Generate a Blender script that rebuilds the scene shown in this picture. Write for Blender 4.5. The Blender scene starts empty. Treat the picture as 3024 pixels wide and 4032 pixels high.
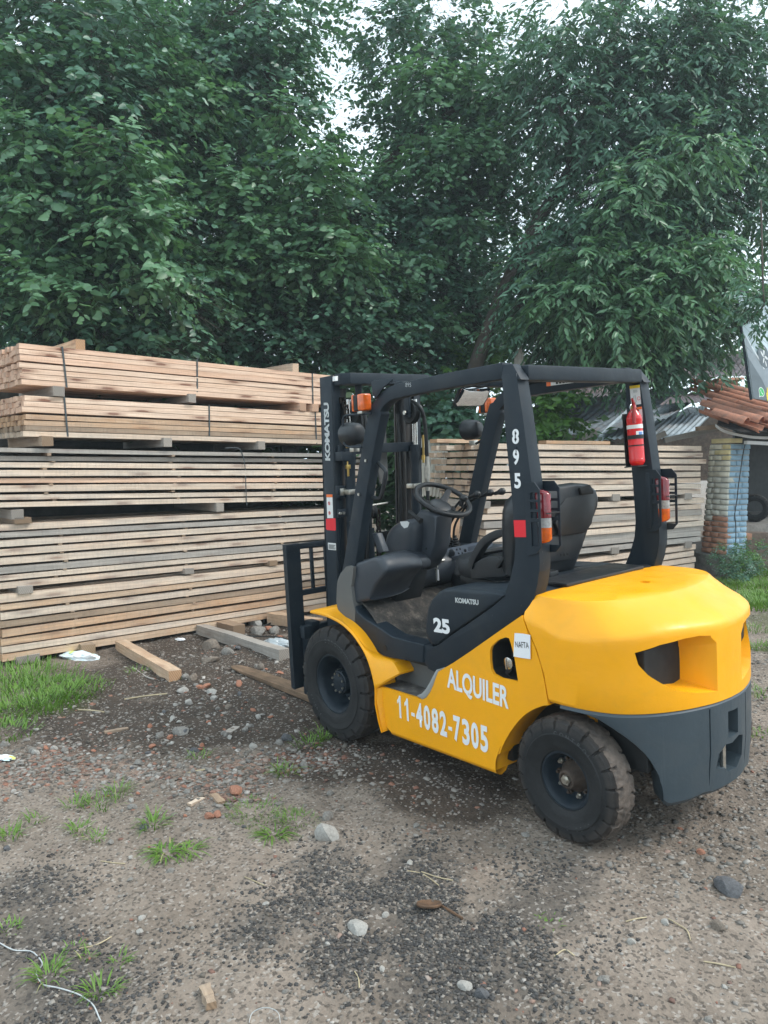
import bpy, bmesh, math, random
import numpy as np
from mathutils import Vector, Matrix, Euler, noise
C = bpy.context
COL = C.scene.collection
R = math.radians
rnd = random.Random(7)

# ---------------------------------------------------------------- camera, sky, light
cam_d = bpy.data.cameras.new("camera"); cam = bpy.data.objects.new("camera", cam_d); COL.objects.link(cam)
CF = [0.78274, -0.61952, -0.05931]; CR = [-0.62085, -0.78391, -0.00523]; CU = [0.04325, -0.04091, 0.99823]; CP = [-3.64641, 3.0843, 1.57095]
cam.matrix_world = Matrix(((CR[0], CU[0], -CF[0], CP[0]), (CR[1], CU[1], -CF[1], CP[1]), (CR[2], CU[2], -CF[2], CP[2]), (0, 0, 0, 1)))
cam_d.sensor_fit = 'HORIZONTAL'; cam_d.sensor_width = 36; cam_d.lens = 36 * 1.0019
cam_d.clip_start = .05; cam_d.clip_end = 500
C.scene.camera = cam

SUN_EL, SUN_AZ = 48, -138         # high sun behind thin cloud, from behind the counterweight's right corner
w = bpy.data.worlds.new("World"); C.scene.world = w; w.use_nodes = True
nt = w.node_tree; nt.nodes.clear()
sky = nt.nodes.new('ShaderNodeTexSky'); sky.sky_type = 'NISHITA'; sky.sun_disc = False
sky.sun_elevation = R(SUN_EL); sky.sun_rotation = R(90 - SUN_AZ); sky.dust_density = 3; sky.air_density = 1.2
tc = nt.nodes.new('ShaderNodeTexCoord'); mp = nt.nodes.new('ShaderNodeMapping'); mp.inputs['Scale'].default_value = (1, 1, 2.5)
nz = nt.nodes.new('ShaderNodeTexNoise'); nz.inputs['Scale'].default_value = 2.2; nz.inputs['Detail'].default_value = 6
cr = nt.nodes.new('ShaderNodeValToRGB'); cr.color_ramp.elements[0].position = .3; cr.color_ramp.elements[1].position = .7
cr.color_ramp.elements[0].color = (.62, .62, .62, 1); cr.color_ramp.elements[1].color = (.95, .95, .95, 1)
mx = nt.nodes.new('ShaderNodeMixRGB'); mx.inputs[2].default_value = (10.2, 12.0, 13.0, 1)
bg = nt.nodes.new('ShaderNodeBackground'); bg.inputs['Strength'].default_value = .10
ow = nt.nodes.new('ShaderNodeOutputWorld')
L = nt.links.new
L(tc.outputs['Generated'], mp.inputs[0]); L(mp.outputs[0], nz.inputs['Vector']); L(nz.outputs[0], cr.inputs[0])
L(cr.outputs[0], mx.inputs[0]); L(sky.outputs[0], mx.inputs[1]); L(mx.outputs[0], bg.inputs[0]); L(bg.outputs[0], ow.inputs[0])

sd = bpy.data.lights.new("sun", 'SUN'); sd.energy = 1.5; sd.angle = R(18); sd.color = (1, .96, .9)
sun = bpy.data.objects.new("sun", sd); COL.objects.link(sun)
sv = Vector((math.cos(R(SUN_EL)) * math.cos(R(SUN_AZ)), math.cos(R(SUN_EL)) * math.sin(R(SUN_AZ)), math.sin(R(SUN_EL))))
sun.rotation_euler = sv.to_track_quat('Z', 'Y').to_euler(); sun.location = sv * 30
sc = C.scene
sc.view_settings.view_transform = 'Standard'; sc.view_settings.look = 'None'; sc.view_settings.exposure = 0.72; sc.view_settings.gamma = 1
try: sc.view_settings.use_curve_mapping = False
except Exception: pass
sc.render.engine = 'CYCLES'; sc.cycles.max_bounces = 6; sc.cycles.transparent_max_bounces = 12; sc.cycles.diffuse_bounces = 3

# ---------------------------------------------------------------- materials
MATS = {}
class N:
    """small node helper"""
    def __init__(s, name, rough=.5, metal=0., spec=.5, coat=0., base=(.5, .5, .5)):
        s.m = bpy.data.materials.new(name); s.m.use_nodes = True; s.t = s.m.node_tree; s.t.nodes.clear()
        s.out = s.add('OutputMaterial'); s.p = s.add('BsdfPrincipled')
        s.t.links.new(s.p.outputs[0], s.out.inputs[0])
        s.set(s.p, 'Roughness', rough); s.set(s.p, 'Metallic', metal); s.set(s.p, 'Specular IOR Level', spec)
        s.set(s.p, 'Coat Weight', coat); s.set(s.p, 'Base Color', (*base, 1)); MATS[name] = s.m
        s.tc = s.add('TexCoord'); s.co = s.tc.outputs['Object']
    def add(s, k): return s.t.nodes.new('ShaderNode' + k)
    def set(s, n, k, v):
        if hasattr(v, 'is_linked') or hasattr(v, 'links'): s.t.links.new(v, n.inputs[k])
        else: n.inputs[k].default_value = v
    def map(s, scale=(1, 1, 1), rot=(0, 0, 0), src=None, loc=(0, 0, 0)):
        n = s.add('Mapping'); s.set(n, 'Scale', scale); s.set(n, 'Rotation', rot); s.set(n, 'Location', loc); s.set(n, 'Vector', src or s.co); return n.outputs[0]
    def noise(s, scale, detail=4, rough=.5, v=None, dist=0., out=0):
        n = s.add('TexNoise'); s.set(n, 'Scale', scale); s.set(n, 'Detail', detail); s.set(n, 'Roughness', rough); s.set(n, 'Distortion', dist)
        s.set(n, 'Vector', v or s.co); return n.outputs[out]
    def vor(s, scale, v=None, feat='F1', out=0, rnd_=1.):
        n = s.add('TexVoronoi'); n.feature = feat; s.set(n, 'Scale', scale); s.set(n, 'Vector', v or s.co); s.set(n, 'Randomness', rnd_); return n.outputs[out]
    def ramp(s, f, stops):
        n = s.add('ValToRGB'); e = n.color_ramp.elements
        while len(e) < len(stops): e.new(.5)
        for q, (p, c) in zip(e, stops):
            q.position = p; q.color = (*c, 1) if not isinstance(c, (int, float)) else (c, c, c, 1)
        s.set(n, 0, f); return n.outputs[0]
    def mix(s, f, a, b, mode='MIX'):
        n = s.add('MixRGB'); n.blend_type = mode; s.set(n, 0, f)
        for k, v in ((1, a), (2, b)): s.set(n, k, (*v, 1) if isinstance(v, tuple) and len(v) == 3 else v)
        return n.outputs[0]
    def math(s, op, a, b=0.):
        n = s.add('Math'); n.operation = op; s.set(n, 0, a); s.set(n, 1, b); return n.outputs[0]
    def info(s): return s.add('ObjectInfo').outputs['Random']
    def attr(s, name, out=2):
        n = s.add('Attribute'); n.attribute_name = name; return n.outputs[out]
    def col(s, c): s.set(s.p, 'Base Color', (*c, 1) if isinstance(c, tuple) else c); return s
    def bump(s, h, strength=.3, dist=.01):
        n = s.add('Bump'); s.set(n, 'Strength', strength); s.set(n, 'Distance', dist); s.set(n, 'Height', h); s.set(s.p, 'Normal', n.outputs[0]); return s
    def geo(s, k): return s.add('NewGeometry').outputs[k]

def simple(name, c, rough=.5, metal=0., spec=.5, var=.12, sc_=6, bump=0., coat=0.):
    n = N(name, rough, metal, spec, coat)
    f = n.noise(sc_, 6, .6)
    n.col(n.ramp(f, [(.3, tuple(x * (1 - var) for x in c)), (.7, tuple(min(1, x * (1 + var)) for x in c))]))
    n.set(n.p, 'Roughness', n.ramp(n.noise(sc_ * 2.3, 4), [(.3, max(.02, rough - .08)), (.7, min(1, rough + .1))]))
    if bump: n.bump(n.noise(sc_ * 12, 5), bump, .004)
    return n.m

# machine paints: hand-brushed enamel with runs, rubs and dust
def paint(name, c, dust=(.16, .14, .11), rough=.3, dustamt=.25, chips=None, bscale=26):
    n = N(name, rough, 0, .5 if name in ('yellow_paint', 'grey_plastic', 'grey_paint', 'dark_plastic') else .28)
    big = n.noise(2.5, 5, .6); fine = n.noise(40, 4, .6)
    base = n.mix(n.ramp(big, [(.35, 0.), (.75, 1.)]), tuple(x * .93 for x in c), tuple(min(1, x * 1.05) for x in c))
    d = n.math('MULTIPLY', n.ramp(n.noise(5, 8, .7, dist=.6), [(.48, 0.), (.8, 1.)]), dustamt)
    base = n.mix(d, base, dust)
    if chips:
        sp = n.ramp(n.noise(55, 5, .75, v=n.map((1, 1, .35))), [(.69, 0.), (.72, 1.)])
        base = n.mix(n.math('MULTIPLY', sp, .8), base, chips)
    n.col(base)
    n.set(n.p, 'Roughness', n.ramp(n.noise(9, 5), [(.3, rough), (.75, min(.9, rough + .25))]))
    h = n.mix(.5, n.noise(bscale, 3, .5, v=n.map((.35, 1, 1))), n.noise(9, 4, .55))
    if name == 'yellow_paint':
        sp = n.ramp(n.noise(34, 6, .8, v=n.map((.5, 1, 2.2))), [(.66, 0.), (.70, 1.)]); msk_ = n.ramp(n.noise(2.2, 4, .6, v=n.map(loc=(7, 1, 3))), [(.5, 0.), (.62, 1.)])
        n.col(n.mix(n.math('MULTIPLY', n.math('MULTIPLY', sp, msk_), .7), base, (.30, .15, .02)))
    n.bump(h, .45 if name in ('yellow_paint', 'grey_paint') else .22, .006)
    return n.m

paint('yellow_paint', (.92, .395, .002), rough=.30, dust=(.55, .29, .02), dustamt=.35)
paint('dark_paint', (.013, .021, .030), rough=.38, dust=(.07, .066, .058), dustamt=.22, chips=(.11, .12, .12))
paint('grey_paint', (.040, .058, .072), rough=.33, dust=(.09, .09, .085), dustamt=.3)
paint('worn_plastic', (.125, .125, .12), rough=.6, dust=(.2, .185, .16), dustamt=.6)
paint('pale_plastic', (.30, .31, .31), rough=.5, dust=(.12, .11, .10), dustamt=.5)
paint('dark_plastic', (.011, .014, .018), rough=.30, dust=(.07, .067, .06), dustamt=.35)
paint('grey_plastic', (.034, .042, .054), rough=.28, dust=(.08, .08, .075), dustamt=.3)
paint('panel_plastic', (.17, .19, .23), rough=.5, dust=(.16, .16, .16), dustamt=.3)
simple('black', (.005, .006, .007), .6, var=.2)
simple('black_gloss', (.010, .011, .013), .42, var=.2)
simple('steel', (.55, .53, .48), .35, 1., sc_=30, var=.25)
simple('chrome', (.7, .7, .68), .18, 1., var=.1)
simple('rusty_steel', (.10, .055, .03), .8, sc_=20, var=.5, bump=.4)
simple('hub_rust', (.055, .038, .028), .75, sc_=25, var=.5, bump=.3)
simple('white_paint', (.78, .79, .80), .5, var=.05, sc_=20)
simple('letter_grey', (.48, .5, .5), .55, var=.12, sc_=30)
simple('paper', (.80, .81, .83), .7, var=.03)
simple('ink', (.02, .02, .02), .6)
simple('red_tape', (.70, .012, .025), .45, var=.06)
simple('sticker_white', (.72, .73, .72), .4, var=.06)
simple('sticker_orange', (.80, .16, .03), .4)
simple('sticker_yellow', (.80, .58, .03), .4)
simple('extinguisher_red', (.62, .008, .012), .22, var=.08, coat=.5)
simple('dark_red', (.30, .012, .012), .35)
simple('brass', (.55, .38, .12), .35, .9)
simple('sticker_blue', (.12, .25, .55), .4)
simple('orange_lens', (.62, .11, .01), .18, var=.25, sc_=40, coat=.6)
simple('red_lens', (.17, .006, .012), .15, var=.3, sc_=40, coat=.6)
simple('clear_lens', (.34, .34, .34), .15, var=.3, sc_=60, coat=.6)
simple('green_logo', (.05, .5, .14), .5); simple('banner_yellow', (.8, .6, .05), .5)
n = N('mirror_glass', .04, 1, .5, base=(.8, .82, .84))
# tyres: black rubber with dried mud on the tread
def rubber(name, mud):
    n = N(name, .72, 0, .35)
    base = n.mix(n.ramp(n.noise(8, 6, .65), [(.35, 0.), (.75, 1.)]), (.010, .011, .012), (.026, .026, .027))
    m = n.math('MULTIPLY', n.attr('mud'), n.ramp(n.noise(22, 7, .7), [(.32, .25), (.6, 1.)]))
    base = n.mix(n.math('MULTIPLY', m, mud), base, (.145, .115, .095))
    n.col(base); n.bump(n.noise(45, 6, .7), .5, .006); return n.m
rubber('front_rubber', .30); rubber('rear_rubber', .75)
# floor mat: studded rubber with mud
n = N('floor_mat', .85, 0, .3)
n.col(n.ramp(n.noise(14, 8, .75), [(.33, (.020, .021, .022)), (.52, (.055, .050, .045)), (.68, (.17, .145, .12))]))
n.bump(n.mix(.5, n.noise(30, 6, .7), n.vor(22)), .9, .012)
n = N('step_rubber', .8, 0, .3); n.col(n.ramp(n.noise(12, 8, .75), [(.3, (.035, .034, .034)), (.5, (.10, .094, .088)), (.68, (.24, .22, .20))])); n.bump(n.noise(30, 6, .7), .6, .006)
simple('hose', (.010, .011, .012), .45)
n = N('chain', .5, .6, .4); n.col(n.ramp(n.noise(40, 4), [(.4, (.015, .014, .013)), (.7, (.07, .05, .035))])); n.bump(n.noise(80, 3), .5, .003)
n = N('greasy_rail', .45, .2, .5)
n.col(n.ramp(n.noise(6, 5, .6, v=n.map((8, 8, .3))), [(.4, (.018, .018, .02)), (.62, (.045, .036, .03)), (.75, (.16, .13, .11))]))

# timber. grain along local X of every board; object random picks tone
def wood(name, fresh, warm, grey, greyamt, knots=.6, stain=.5, endgrain=False, dirt=.3, sawk=.2):
    n = N(name, .75, 0, .25)
    r = n.info(); cx = n.add('CombineXYZ')
    for k in range(3): n.set(cx, k, n.math('MULTIPLY', r, (37., 91., 53.)[k]))
    vv = n.add('VectorMath'); vv.operation = 'ADD'; n.set(vv, 0, n.co); n.set(vv, 1, cx.outputs[0]); co = vv.outputs[0]
    sxz = n.add('SeparateXYZ'); n.set(sxz, 0, co); cxz = n.add('CombineXYZ'); n.set(cxz, 0, n.math('MULTIPLY', sxz.outputs[0], 1.5)); n.set(cxz, 1, n.math('MULTIPLY', n.math('ADD', sxz.outputs[2], n.math('MULTIPLY', sxz.outputs[1], .7)), 8.5)); kv = n.add('TexVoronoi'); kv.voronoi_dimensions = '2D'; n.set(kv, 'Scale', 1.); n.set(kv, 'Vector', cxz.outputs[0]); kn = n.math('ADD', kv.outputs[0], n.math('MULTIPLY', n.math('SUBTRACT', n.noise(9, 3, .6, v=n.map((1, 5, 5), src=co)), .5), .12)); kd = n.math('MULTIPLY', n.ramp(kn, [(0., 1.), (.07, 1.), (.10, .55), (.24, 0.)]), knots)
    wob = n.noise(3, 3, v=n.map((.6, 3, 3), src=co))
    g = n.add('TexWave'); g.wave_type = 'BANDS'; g.bands_direction = 'Z'; g.wave_profile = 'SIN'
    n.set(g, 'Scale', 9.); n.set(g, 'Distortion', 9.); n.set(g, 'Detail', 3.); n.set(g, 'Detail Scale', .7); n.set(g, 'Vector', n.map((.10, .8, 1), src=co))
    streak = n.noise(16, 6, .7, v=n.map((.25, 9, 9), src=co))
    c = n.mix(n.ramp(r, [(0., 0.), (1., 1.)]), fresh, warm)
    c = n.mix(n.math('MULTIPLY', n.ramp(g.outputs[0], [(.35, 0.), (.9, 1.)]), .34), c, tuple(x * .60 for x in warm))
    c = n.mix(n.math('MULTIPLY', n.ramp(streak, [(.42, 0.), (.62, 1.)]), .5), c, tuple(x * .55 for x in warm))
    c = n.mix(n.math('MULTIPLY', n.ramp(n.noise(.9, 5, .7, v=n.map((1., 3, 3), src=co)), [(.45, 0.), (.68, 1.)]), stain), c, (.42, .19, .075))
    c = n.mix(kd, c, (.16, .050, .018))
    gm = n.math('MULTIPLY', n.ramp(n.noise(1.6, 7, .75, v=n.map((1, 6, 6), src=co)), [(.30, 0.), (.62, 1.)]), greyamt)
    c = n.mix(gm, c, grey)
    saw = n.ramp(n.noise(60, 3, .6, v=n.map((1, .05, .12), rot=(0, .25, 0), src=co)), [(.45, 0.), (.7, 1.)])
    c = n.mix(n.math('MULTIPLY', saw, sawk), c, tuple(x * .5 for x in grey))
    sp = n.ramp(n.noise(9, 8, .75, v=n.map((.7, 2, 2), src=co)), [(.60, 0.), (.74, 1.)])
    c = n.mix(n.math('MULTIPLY', sp, dirt), c, (.05, .042, .035))
    # end grain: rings on faces whose object normal points along X
    nrm = n.tc.outputs['Normal']; sx = n.add('SeparateXYZ'); n.set(sx, 0, nrm); ax = n.math('ABSOLUTE', sx.outputs[0])
    e = n.ramp(ax, [(.6, 0.), (.8, 1.)])
    rg = n.add('TexWave'); rg.wave_type = 'RINGS'; rg.rings_direction = 'X'; n.set(rg, 'Scale', 22.); n.set(rg, 'Distortion', 3.); n.set(rg, 'Detail', 2.); n.set(rg, 'Vector', n.map((1, 1, 1), src=co))
    ec = n.mix(n.ramp(rg.outputs[0], [(.3, 0.), (.9, .7)]), n.mix(n.math('MULTIPLY', r, 1.), tuple(x * .80 for x in warm), tuple(x * .5 for x in warm)), tuple(x * .42 for x in warm))
    c = n.mix(e, c, ec)
    n.col(c); n.bump(n.mix(.6, streak, saw), .35, .004); return n.m
wood('fresh_wood', (.86, .67, .51), (.82, .52, .36), (.66, .54, .46), .25, knots=1., stain=.38, dirt=.12, sawk=.06)
wood('pale_wood', (.88, .73, .58), (.80, .60, .44), (.42, .385, .345), .62, knots=.75, stain=.22, dirt=.45)
wood('orange_wood', (.76, .55, .37), (.66, .40, .23), (.40, .34, .28), .5, knots=.5, stain=.75, dirt=.30)
wood('grey_wood', (.56, .52, .47), (.46, .41, .36), (.24, .23, .215), .6, knots=.4, stain=.1, dirt=.5)
wood('brown_wood', (.48, .37, .27), (.42, .29, .19), (.17, .15, .13), .5, knots=.3, stain=.3, dirt=.5)

# ---------------------------------------------------------------- geometry helpers
class MB:
    def __init__(s): s.v = []; s.f = []
    def add(s, v, f):
        o = len(s.v); s.v += [tuple(p) for p in v]; s.f += [tuple(i + o for i in q) for q in f]; return s
    def box(s, a, b):
        x0, y0, z0 = a; x1, y1, z1 = b
        return s.add([(x0,y0,z0),(x1,y0,z0),(x1,y1,z0),(x0,y1,z0),(x0,y0,z1),(x1,y0,z1),(x1,y1,z1),(x0,y1,z1)],
                     [(0,3,2,1),(4,5,6,7),(0,1,5,4),(1,2,6,5),(2,3,7,6),(3,0,4,7)])
    def hexa(s, lo, hi):      # lo, hi: 4 points each
        return s.add(list(lo) + list(hi), [(0,3,2,1),(4,5,6,7),(0,1,5,4),(1,2,6,5),(2,3,7,6),(3,0,4,7)])
    def tube(s, pts, r, n=10, cap=True, sy=1.):
        pts = [Vector(p) for p in pts]; rr = r if isinstance(r, (list, tuple)) else [r] * len(pts); rings = []
        up = None
        for i, p in enumerate(pts):
            t = (pts[min(i + 1, len(pts) - 1)] - pts[max(i - 1, 0)]).normalized()
            if up is None:
                up = Vector((0, 0, 1)) if abs(t.z) < .9 else Vector((1, 0, 0))
            a = t.cross(up).normalized(); b = a.cross(t).normalized(); up = b
            rings.append([p + (a * math.cos(k * 2 * math.pi / n) * sy + b * math.sin(k * 2 * math.pi / n)) * rr[i] for k in range(n)])
        v = [q for g in rings for q in g]; f = []
        for i in range(len(pts) - 1):
            for k in range(n):
                f.append((i*n+k, i*n+(k+1) % n, (i+1)*n+(k+1) % n, (i+1)*n+k))
        if cap: f.append(tuple(reversed(range(n)))); f.append(tuple(range((len(pts)-1)*n, len(pts)*n)))
        return s.add(v, f)
    def cyl(s, a, b, r, n=20, r2=None): return s.tube([a, b], [r, r if r2 is None else r2], n)
    def lathe(s, prof, org, ax='Y', n=48, closed=False):  # prof: (axial, radius)
        v = []; f = []; m = len(prof)
        for k in range(n):
            a = 2 * math.pi * k / n; c_, s_ = math.cos(a), math.sin(a)
            for (h, r) in prof:
                if ax == 'Y': v.append((org[0] + r * c_, org[1] + h, org[2] + r * s_))
                elif ax == 'Z': v.append((org[0] + r * c_, org[1] + r * s_, org[2] + h))
                else: v.append((org[0] + h, org[1] + r * c_, org[2] + r * s_))
        for k in range(n):
            k2 = (k + 1) % n
            for i in range(m - 1 + (1 if closed else 0)):
                j = (i + 1) % m; f.append((k*m+i, k*m+j, k2*m+j, k2*m+i))
        return s.add(v, f)
    def sphere(s, c, r, n=12, sx=1, sy=1, sz=1):
        prof = [(-math.cos(math.pi * i / n), math.sin(math.pi * i / n)) for i in range(n + 1)]
        t = MB().lathe(prof, (0, 0, 0), 'Z', n * 2)
        return s.add([(c[0] + p[0] * r * sx, c[1] + p[1] * r * sy, c[2] + p[2] * r * sz) for p in t.v], t.f)
    def prism(s, poly, y0, y1, ax='Y', tf=None):
        """closed polygon (list of 2-d points) extruded along ax"""
        n = len(poly); mk = {'Y': lambda p, h: (p[0], h, p[1]), 'X': lambda p, h: (h, p[0], p[1]), 'Z': lambda p, h: (p[0], p[1], h)}[ax]
        v = [mk(p, y0) for p in poly] + [mk(p, y1) for p in poly]
        return s.add(v, [tuple(range(n)), tuple(reversed(range(n, 2 * n)))] + [(i, i + n, (i + 1) % n + n, (i + 1) % n) for i in range(n)])
    def loft(s, rings, closed=True, cap=True):
        n = len(rings[0]); v = [p for r in rings for p in r]; f = []
        for i in range(len(rings) - 1):
            for k in range(n if closed else n - 1):
                f.append((i*n+k, i*n+(k+1) % n, (i+1)*n+(k+1) % n, (i+1)*n+k))
        if cap and closed: f.append(tuple(reversed(range(n)))); f.append(tuple(range((len(rings)-1)*n, len(rings)*n)))
        return s.add(v, f)
    def shear(s, fn): s.v = [tuple(fn(*p)) for p in s.v]; return s
    def mesh(s, name, bevel=0., seg=2, smooth=30., ang=25.):
        me = bpy.data.meshes.new(name); bm = bmesh.new()
        vs = [bm.verts.new(p) for p in s.v]
        for q in s.f:
            try: bm.faces.new([vs[i] for i in q])
            except ValueError: pass
        bmesh.ops.remove_doubles(bm, verts=bm.verts, dist=1e-5)
        bmesh.ops.recalc_face_normals(bm, faces=bm.faces)
        if bevel:
            ed = [e for e in bm.edges if len(e.link_faces) == 2 and e.calc_face_angle(0) > R(ang)]
            bmesh.ops.bevel(bm, geom=ed, offset=bevel, segments=seg, profile=.6, affect='EDGES', clamp_overlap=True)
        bm.to_mesh(me); bm.free()
        if smooth:
            me.polygons.foreach_set('use_smooth', [True] * len(me.polygons)); me.set_sharp_from_angle(angle=R(smooth))
        return me
    def obj(s, name, mat, parent=None, bevel=0., seg=2, smooth=30., ang=25.):
        return link(name, s.mesh(name, bevel, seg, smooth, ang), mat, parent)

def link(name, me, mat=None, parent=None, loc=None, rot=None, scale=None):
    o = bpy.data.objects.new(name, me); COL.objects.link(o)
    if mat and me and not me.materials: me.materials.append(MATS[mat])
    if parent: o.parent = parent
    if loc is not None: o.location = loc
    if rot is not None: o.rotation_euler = rot
    if scale is not None: o.scale = scale
    return o
def empty(name, loc=(0, 0, 0), rot=(0, 0, 0)):
    o = bpy.data.objects.new(name, None); COL.objects.link(o); o.location = loc; o.rotation_euler = rot; o.empty_display_size = .1; return o
def tag(o, label, cat, group=None, kind=None):
    if label: o['label'] = label
    if cat: o['category'] = cat
    if group: o['group'] = group
    if kind: o['kind'] = kind
    return o
def struct(o): o['kind'] = 'structure'; return o
def frame(o, x, y, z=None):
    """4x4 placing local x,y at origin o"""
    x = Vector(x).normalized(); y = Vector(y); zz = x.cross(y).normalized(); y = zz.cross(x)
    return Matrix(((x[0], y[0], zz[0], o[0]), (x[1], y[1], zz[1], o[1]), (x[2], y[2], zz[2], o[2]), (0, 0, 0, 1)))
def text_mesh(s, bold=0.012, ext=.0015, space=1.):
    cu = bpy.data.curves.new('lettering', 'FONT'); cu.body = s; cu.offset = bold; cu.extrude = ext; cu.size = 1; cu.resolution_u = 4; cu.space_character = space
    o = bpy.data.objects.new('lettering', cu); COL.objects.link(o)
    dg = C.evaluated_depsgraph_get(); me = bpy.data.meshes.new_from_object(o.evaluated_get(dg))
    bpy.data.objects.remove(o); me.materials.clear(); return me
def text(s, p0, p1, h, up, mat, parent, name='lettering', bold=.012, ext=.0015, space=1., shear=0.):
    """text whose first baseline point is p0, last p1, cap height h, up direction"""
    me = text_mesh(s, bold, 0, space); co = np.empty(len(me.vertices) * 3); me.vertices.foreach_get('co', co); co = co.reshape(-1, 3)
    x0, x1 = co[:, 0].min(), co[:, 0].max(); y1 = co[:, 1].max(); y0 = min(0, co[:, 1].min()) if len(s) < 2 else 0
    Lx = (Vector(p1) - Vector(p0)).length
    co[:, 0] = (co[:, 0] - x0) * Lx / (x1 - x0); co[:, 1] *= h / y1; co[:, 0] += shear * co[:, 1]; co[:, 2] += ext
    M = frame(p0, Vector(p1) - Vector(p0), up); A = np.array(M)
    co = co @ A[:3, :3].T + A[:3, 3]; me.vertices.foreach_set('co', co.ravel()); me.update()
    return link(name, me, mat, parent)
def fill_holes_prism(outer, holes, y0, y1):
    """prism along Y with holes"""
    bm = bmesh.new(); loops = []
    for y in (y0, y1):
        ed = []
        for lp in [outer] + holes:
            vs = [bm.verts.new((p[0], y, p[1])) for p in lp]; loops.append(vs)
            ed += [bm.edges.new((vs[i], vs[(i + 1) % len(vs)])) for i in range(len(vs))]
        bmesh.ops.triangle_fill(bm, edges=ed, use_beauty=True)
    k = len(holes) + 1
    for i in range(k):
        a, b = loops[i], loops[i + k]
        for j in range(len(a)): bm.faces.new((a[j], a[(j + 1) % len(a)], b[(j + 1) % len(a)], b[j]))
    bmesh.ops.recalc_face_normals(bm, faces=bm.faces)
    out = MB(); bm.verts.index_update(); out.v = [tuple(v.co) for v in bm.verts]; out.f = [tuple(v.index for v in f.verts) for f in bm.faces]; bm.free(); return out
def ribbon(curve, y0, y1, t=.004):
    """open XZ curve extruded along Y, given a thickness"""
    m = MB(); n = len(curve); nr = []
    for i in range(n):
        a = Vector(curve[max(i - 1, 0)]); b = Vector(curve[min(i + 1, n - 1)]); d = (b - a).normalized(); nr.append(Vector((-d[1], d[0])))
    o = [(c[0] + q[0] * t, c[1] + q[1] * t) for c, q in zip(curve, nr)]
    return m.prism(list(curve) + o[::-1], y0, y1)
def arc(cx, cz, r, a0, a1, n): return [(cx + r * math.cos(R(a0 + (a1 - a0) * i / (n - 1))), cz + r * math.sin(R(a0 + (a1 - a0) * i / (n - 1)))) for i in range(n)]
def smooth_curve(pts, k=3):
    """Catmull-Rom through points"""
    out = []; P = [Vector(p) for p in pts]; n = len(P)
    for i in range(n - 1):
        a, b, c_, d = P[max(i - 1, 0)], P[i], P[i + 1], P[min(i + 2, n - 1)]
        for j in range(k):
            t = j / k; out.append(tuple(.5 * ((2 * b) + (c_ - a) * t + (2 * a - 5 * b + 4 * c_ - d) * t * t + (3 * b - a - 3 * c_ + d) * t ** 3)))
    out.append(tuple(P[-1])); return out
def copy_tree(o, parent=None):
    c_ = o.copy(); COL.objects.link(c_); c_.parent = parent
    for ch in [x for x in o.children]: copy_tree(ch, c_)
    return c_
n = N('fork_steel', .75, .1, .3)
n.col(n.ramp(n.noise(7, 8, .7, v=n.map((.5, 2, 2))), [(.3, (.06, .042, .03)), (.5, (.17, .115, .075)), (.62, (.26, .17, .11)), (.72, (.34, .17, .075))])); n.bump(n.noise(30, 6, .7), .4, .004)

# ================================================================ FORKLIFT (local frame: x forward, y left, z up, front axle above origin)
FK = empty('forklift')
TM = Matrix(([0.99992, -0.00365, 0.01191], [0.00304, 0.9987, 0.05097], [-0.01208, -0.05093, 0.99863])).to_4x4()
FK.matrix_world = TM
tag(FK, 'yellow and dark grey counterbalance forklift parked on the dirt beside the timber stacks', 'forklift')
def boolean(o, cutters):
    for c_ in cutters:
        m = o.modifiers.new('cut', 'BOOLEAN'); m.operation = 'DIFFERENCE'; m.object = c_; m.solver = 'EXACT'
    C.view_layer.update(); dg = C.evaluated_depsgraph_get()
    me = bpy.data.meshes.new_from_object(o.evaluated_get(dg)); old = o.data
    o.modifiers.clear(); o.data = me
    for c_ in cutters: bpy.data.objects.remove(c_)
    return me

# ---- counterweight, yellow upper casting
BL = [(-1.50,.55),(-1.58,.55),(-1.66,.55),(-1.76,.535),(-1.86,.50),(-1.93,.445),(-1.985,.375),(-2.03,.29),(-2.062,.2),(-2.085,.1),(-2.092,0)]
TL = [(-1.515,.48),(-1.56,.487),(-1.61,.49),(-1.68,.475),(-1.745,.44),(-1.79,.39),(-1.825,.32),(-1.85,.24),(-1.868,.16),(-1.88,.08),(-1.884,0)]
ZC = [.925,.90,.875,.876,.89,.900,.912,.917,.917,.913,.912]
SEAM = [(-1.454,0.94),(-1.473,0.912),(-1.489,0.872),(-1.523,0.821),(-1.555,0.741),(-1.573,0.667),(-1.587,0.577)]
SEAM = sorted([(z, x) for x, z in SEAM])
def seam(z): return float(np.interp(z, [a for a, b in SEAM], [b for a, b in SEAM]))
def dense(h, k=4): return smooth_curve(h, k)
BLd, TLd = dense(BL), dense(TL); ZCd = [z for z, in [(q[0],) for q in smooth_curve([(z, 0) for z in ZC], 4)]]
nH = len(BLd)
def ring(fn):
    half = [fn(i) for i in range(nH)]
    return half + [(x, -y, z) for x, y, z in half[-2::-1]]
def lvl(zf, lerp, ins=0.):
    def f(i):
        b, t = BLd[i], TLd[i]; z = zf(i); k = 1 - ins
        x = b[0] + (t[0] - b[0]) * lerp; y = b[1] + (t[1] - b[1]) * lerp
        sx = seam(min(z, .96)) - .004; fr = max(0, 1 - i / 8.)
        x = x * (1 - fr) + (sx + (x - BLd[0][0])) * fr if i < 8 else x
        return (x, y * k, z)
    return ring(f)
rings = [lvl(lambda i: .59, 0, .012), lvl(lambda i: .602, 0), lvl(lambda i: .70, 0), lvl(lambda i: .80, 0)]
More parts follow.
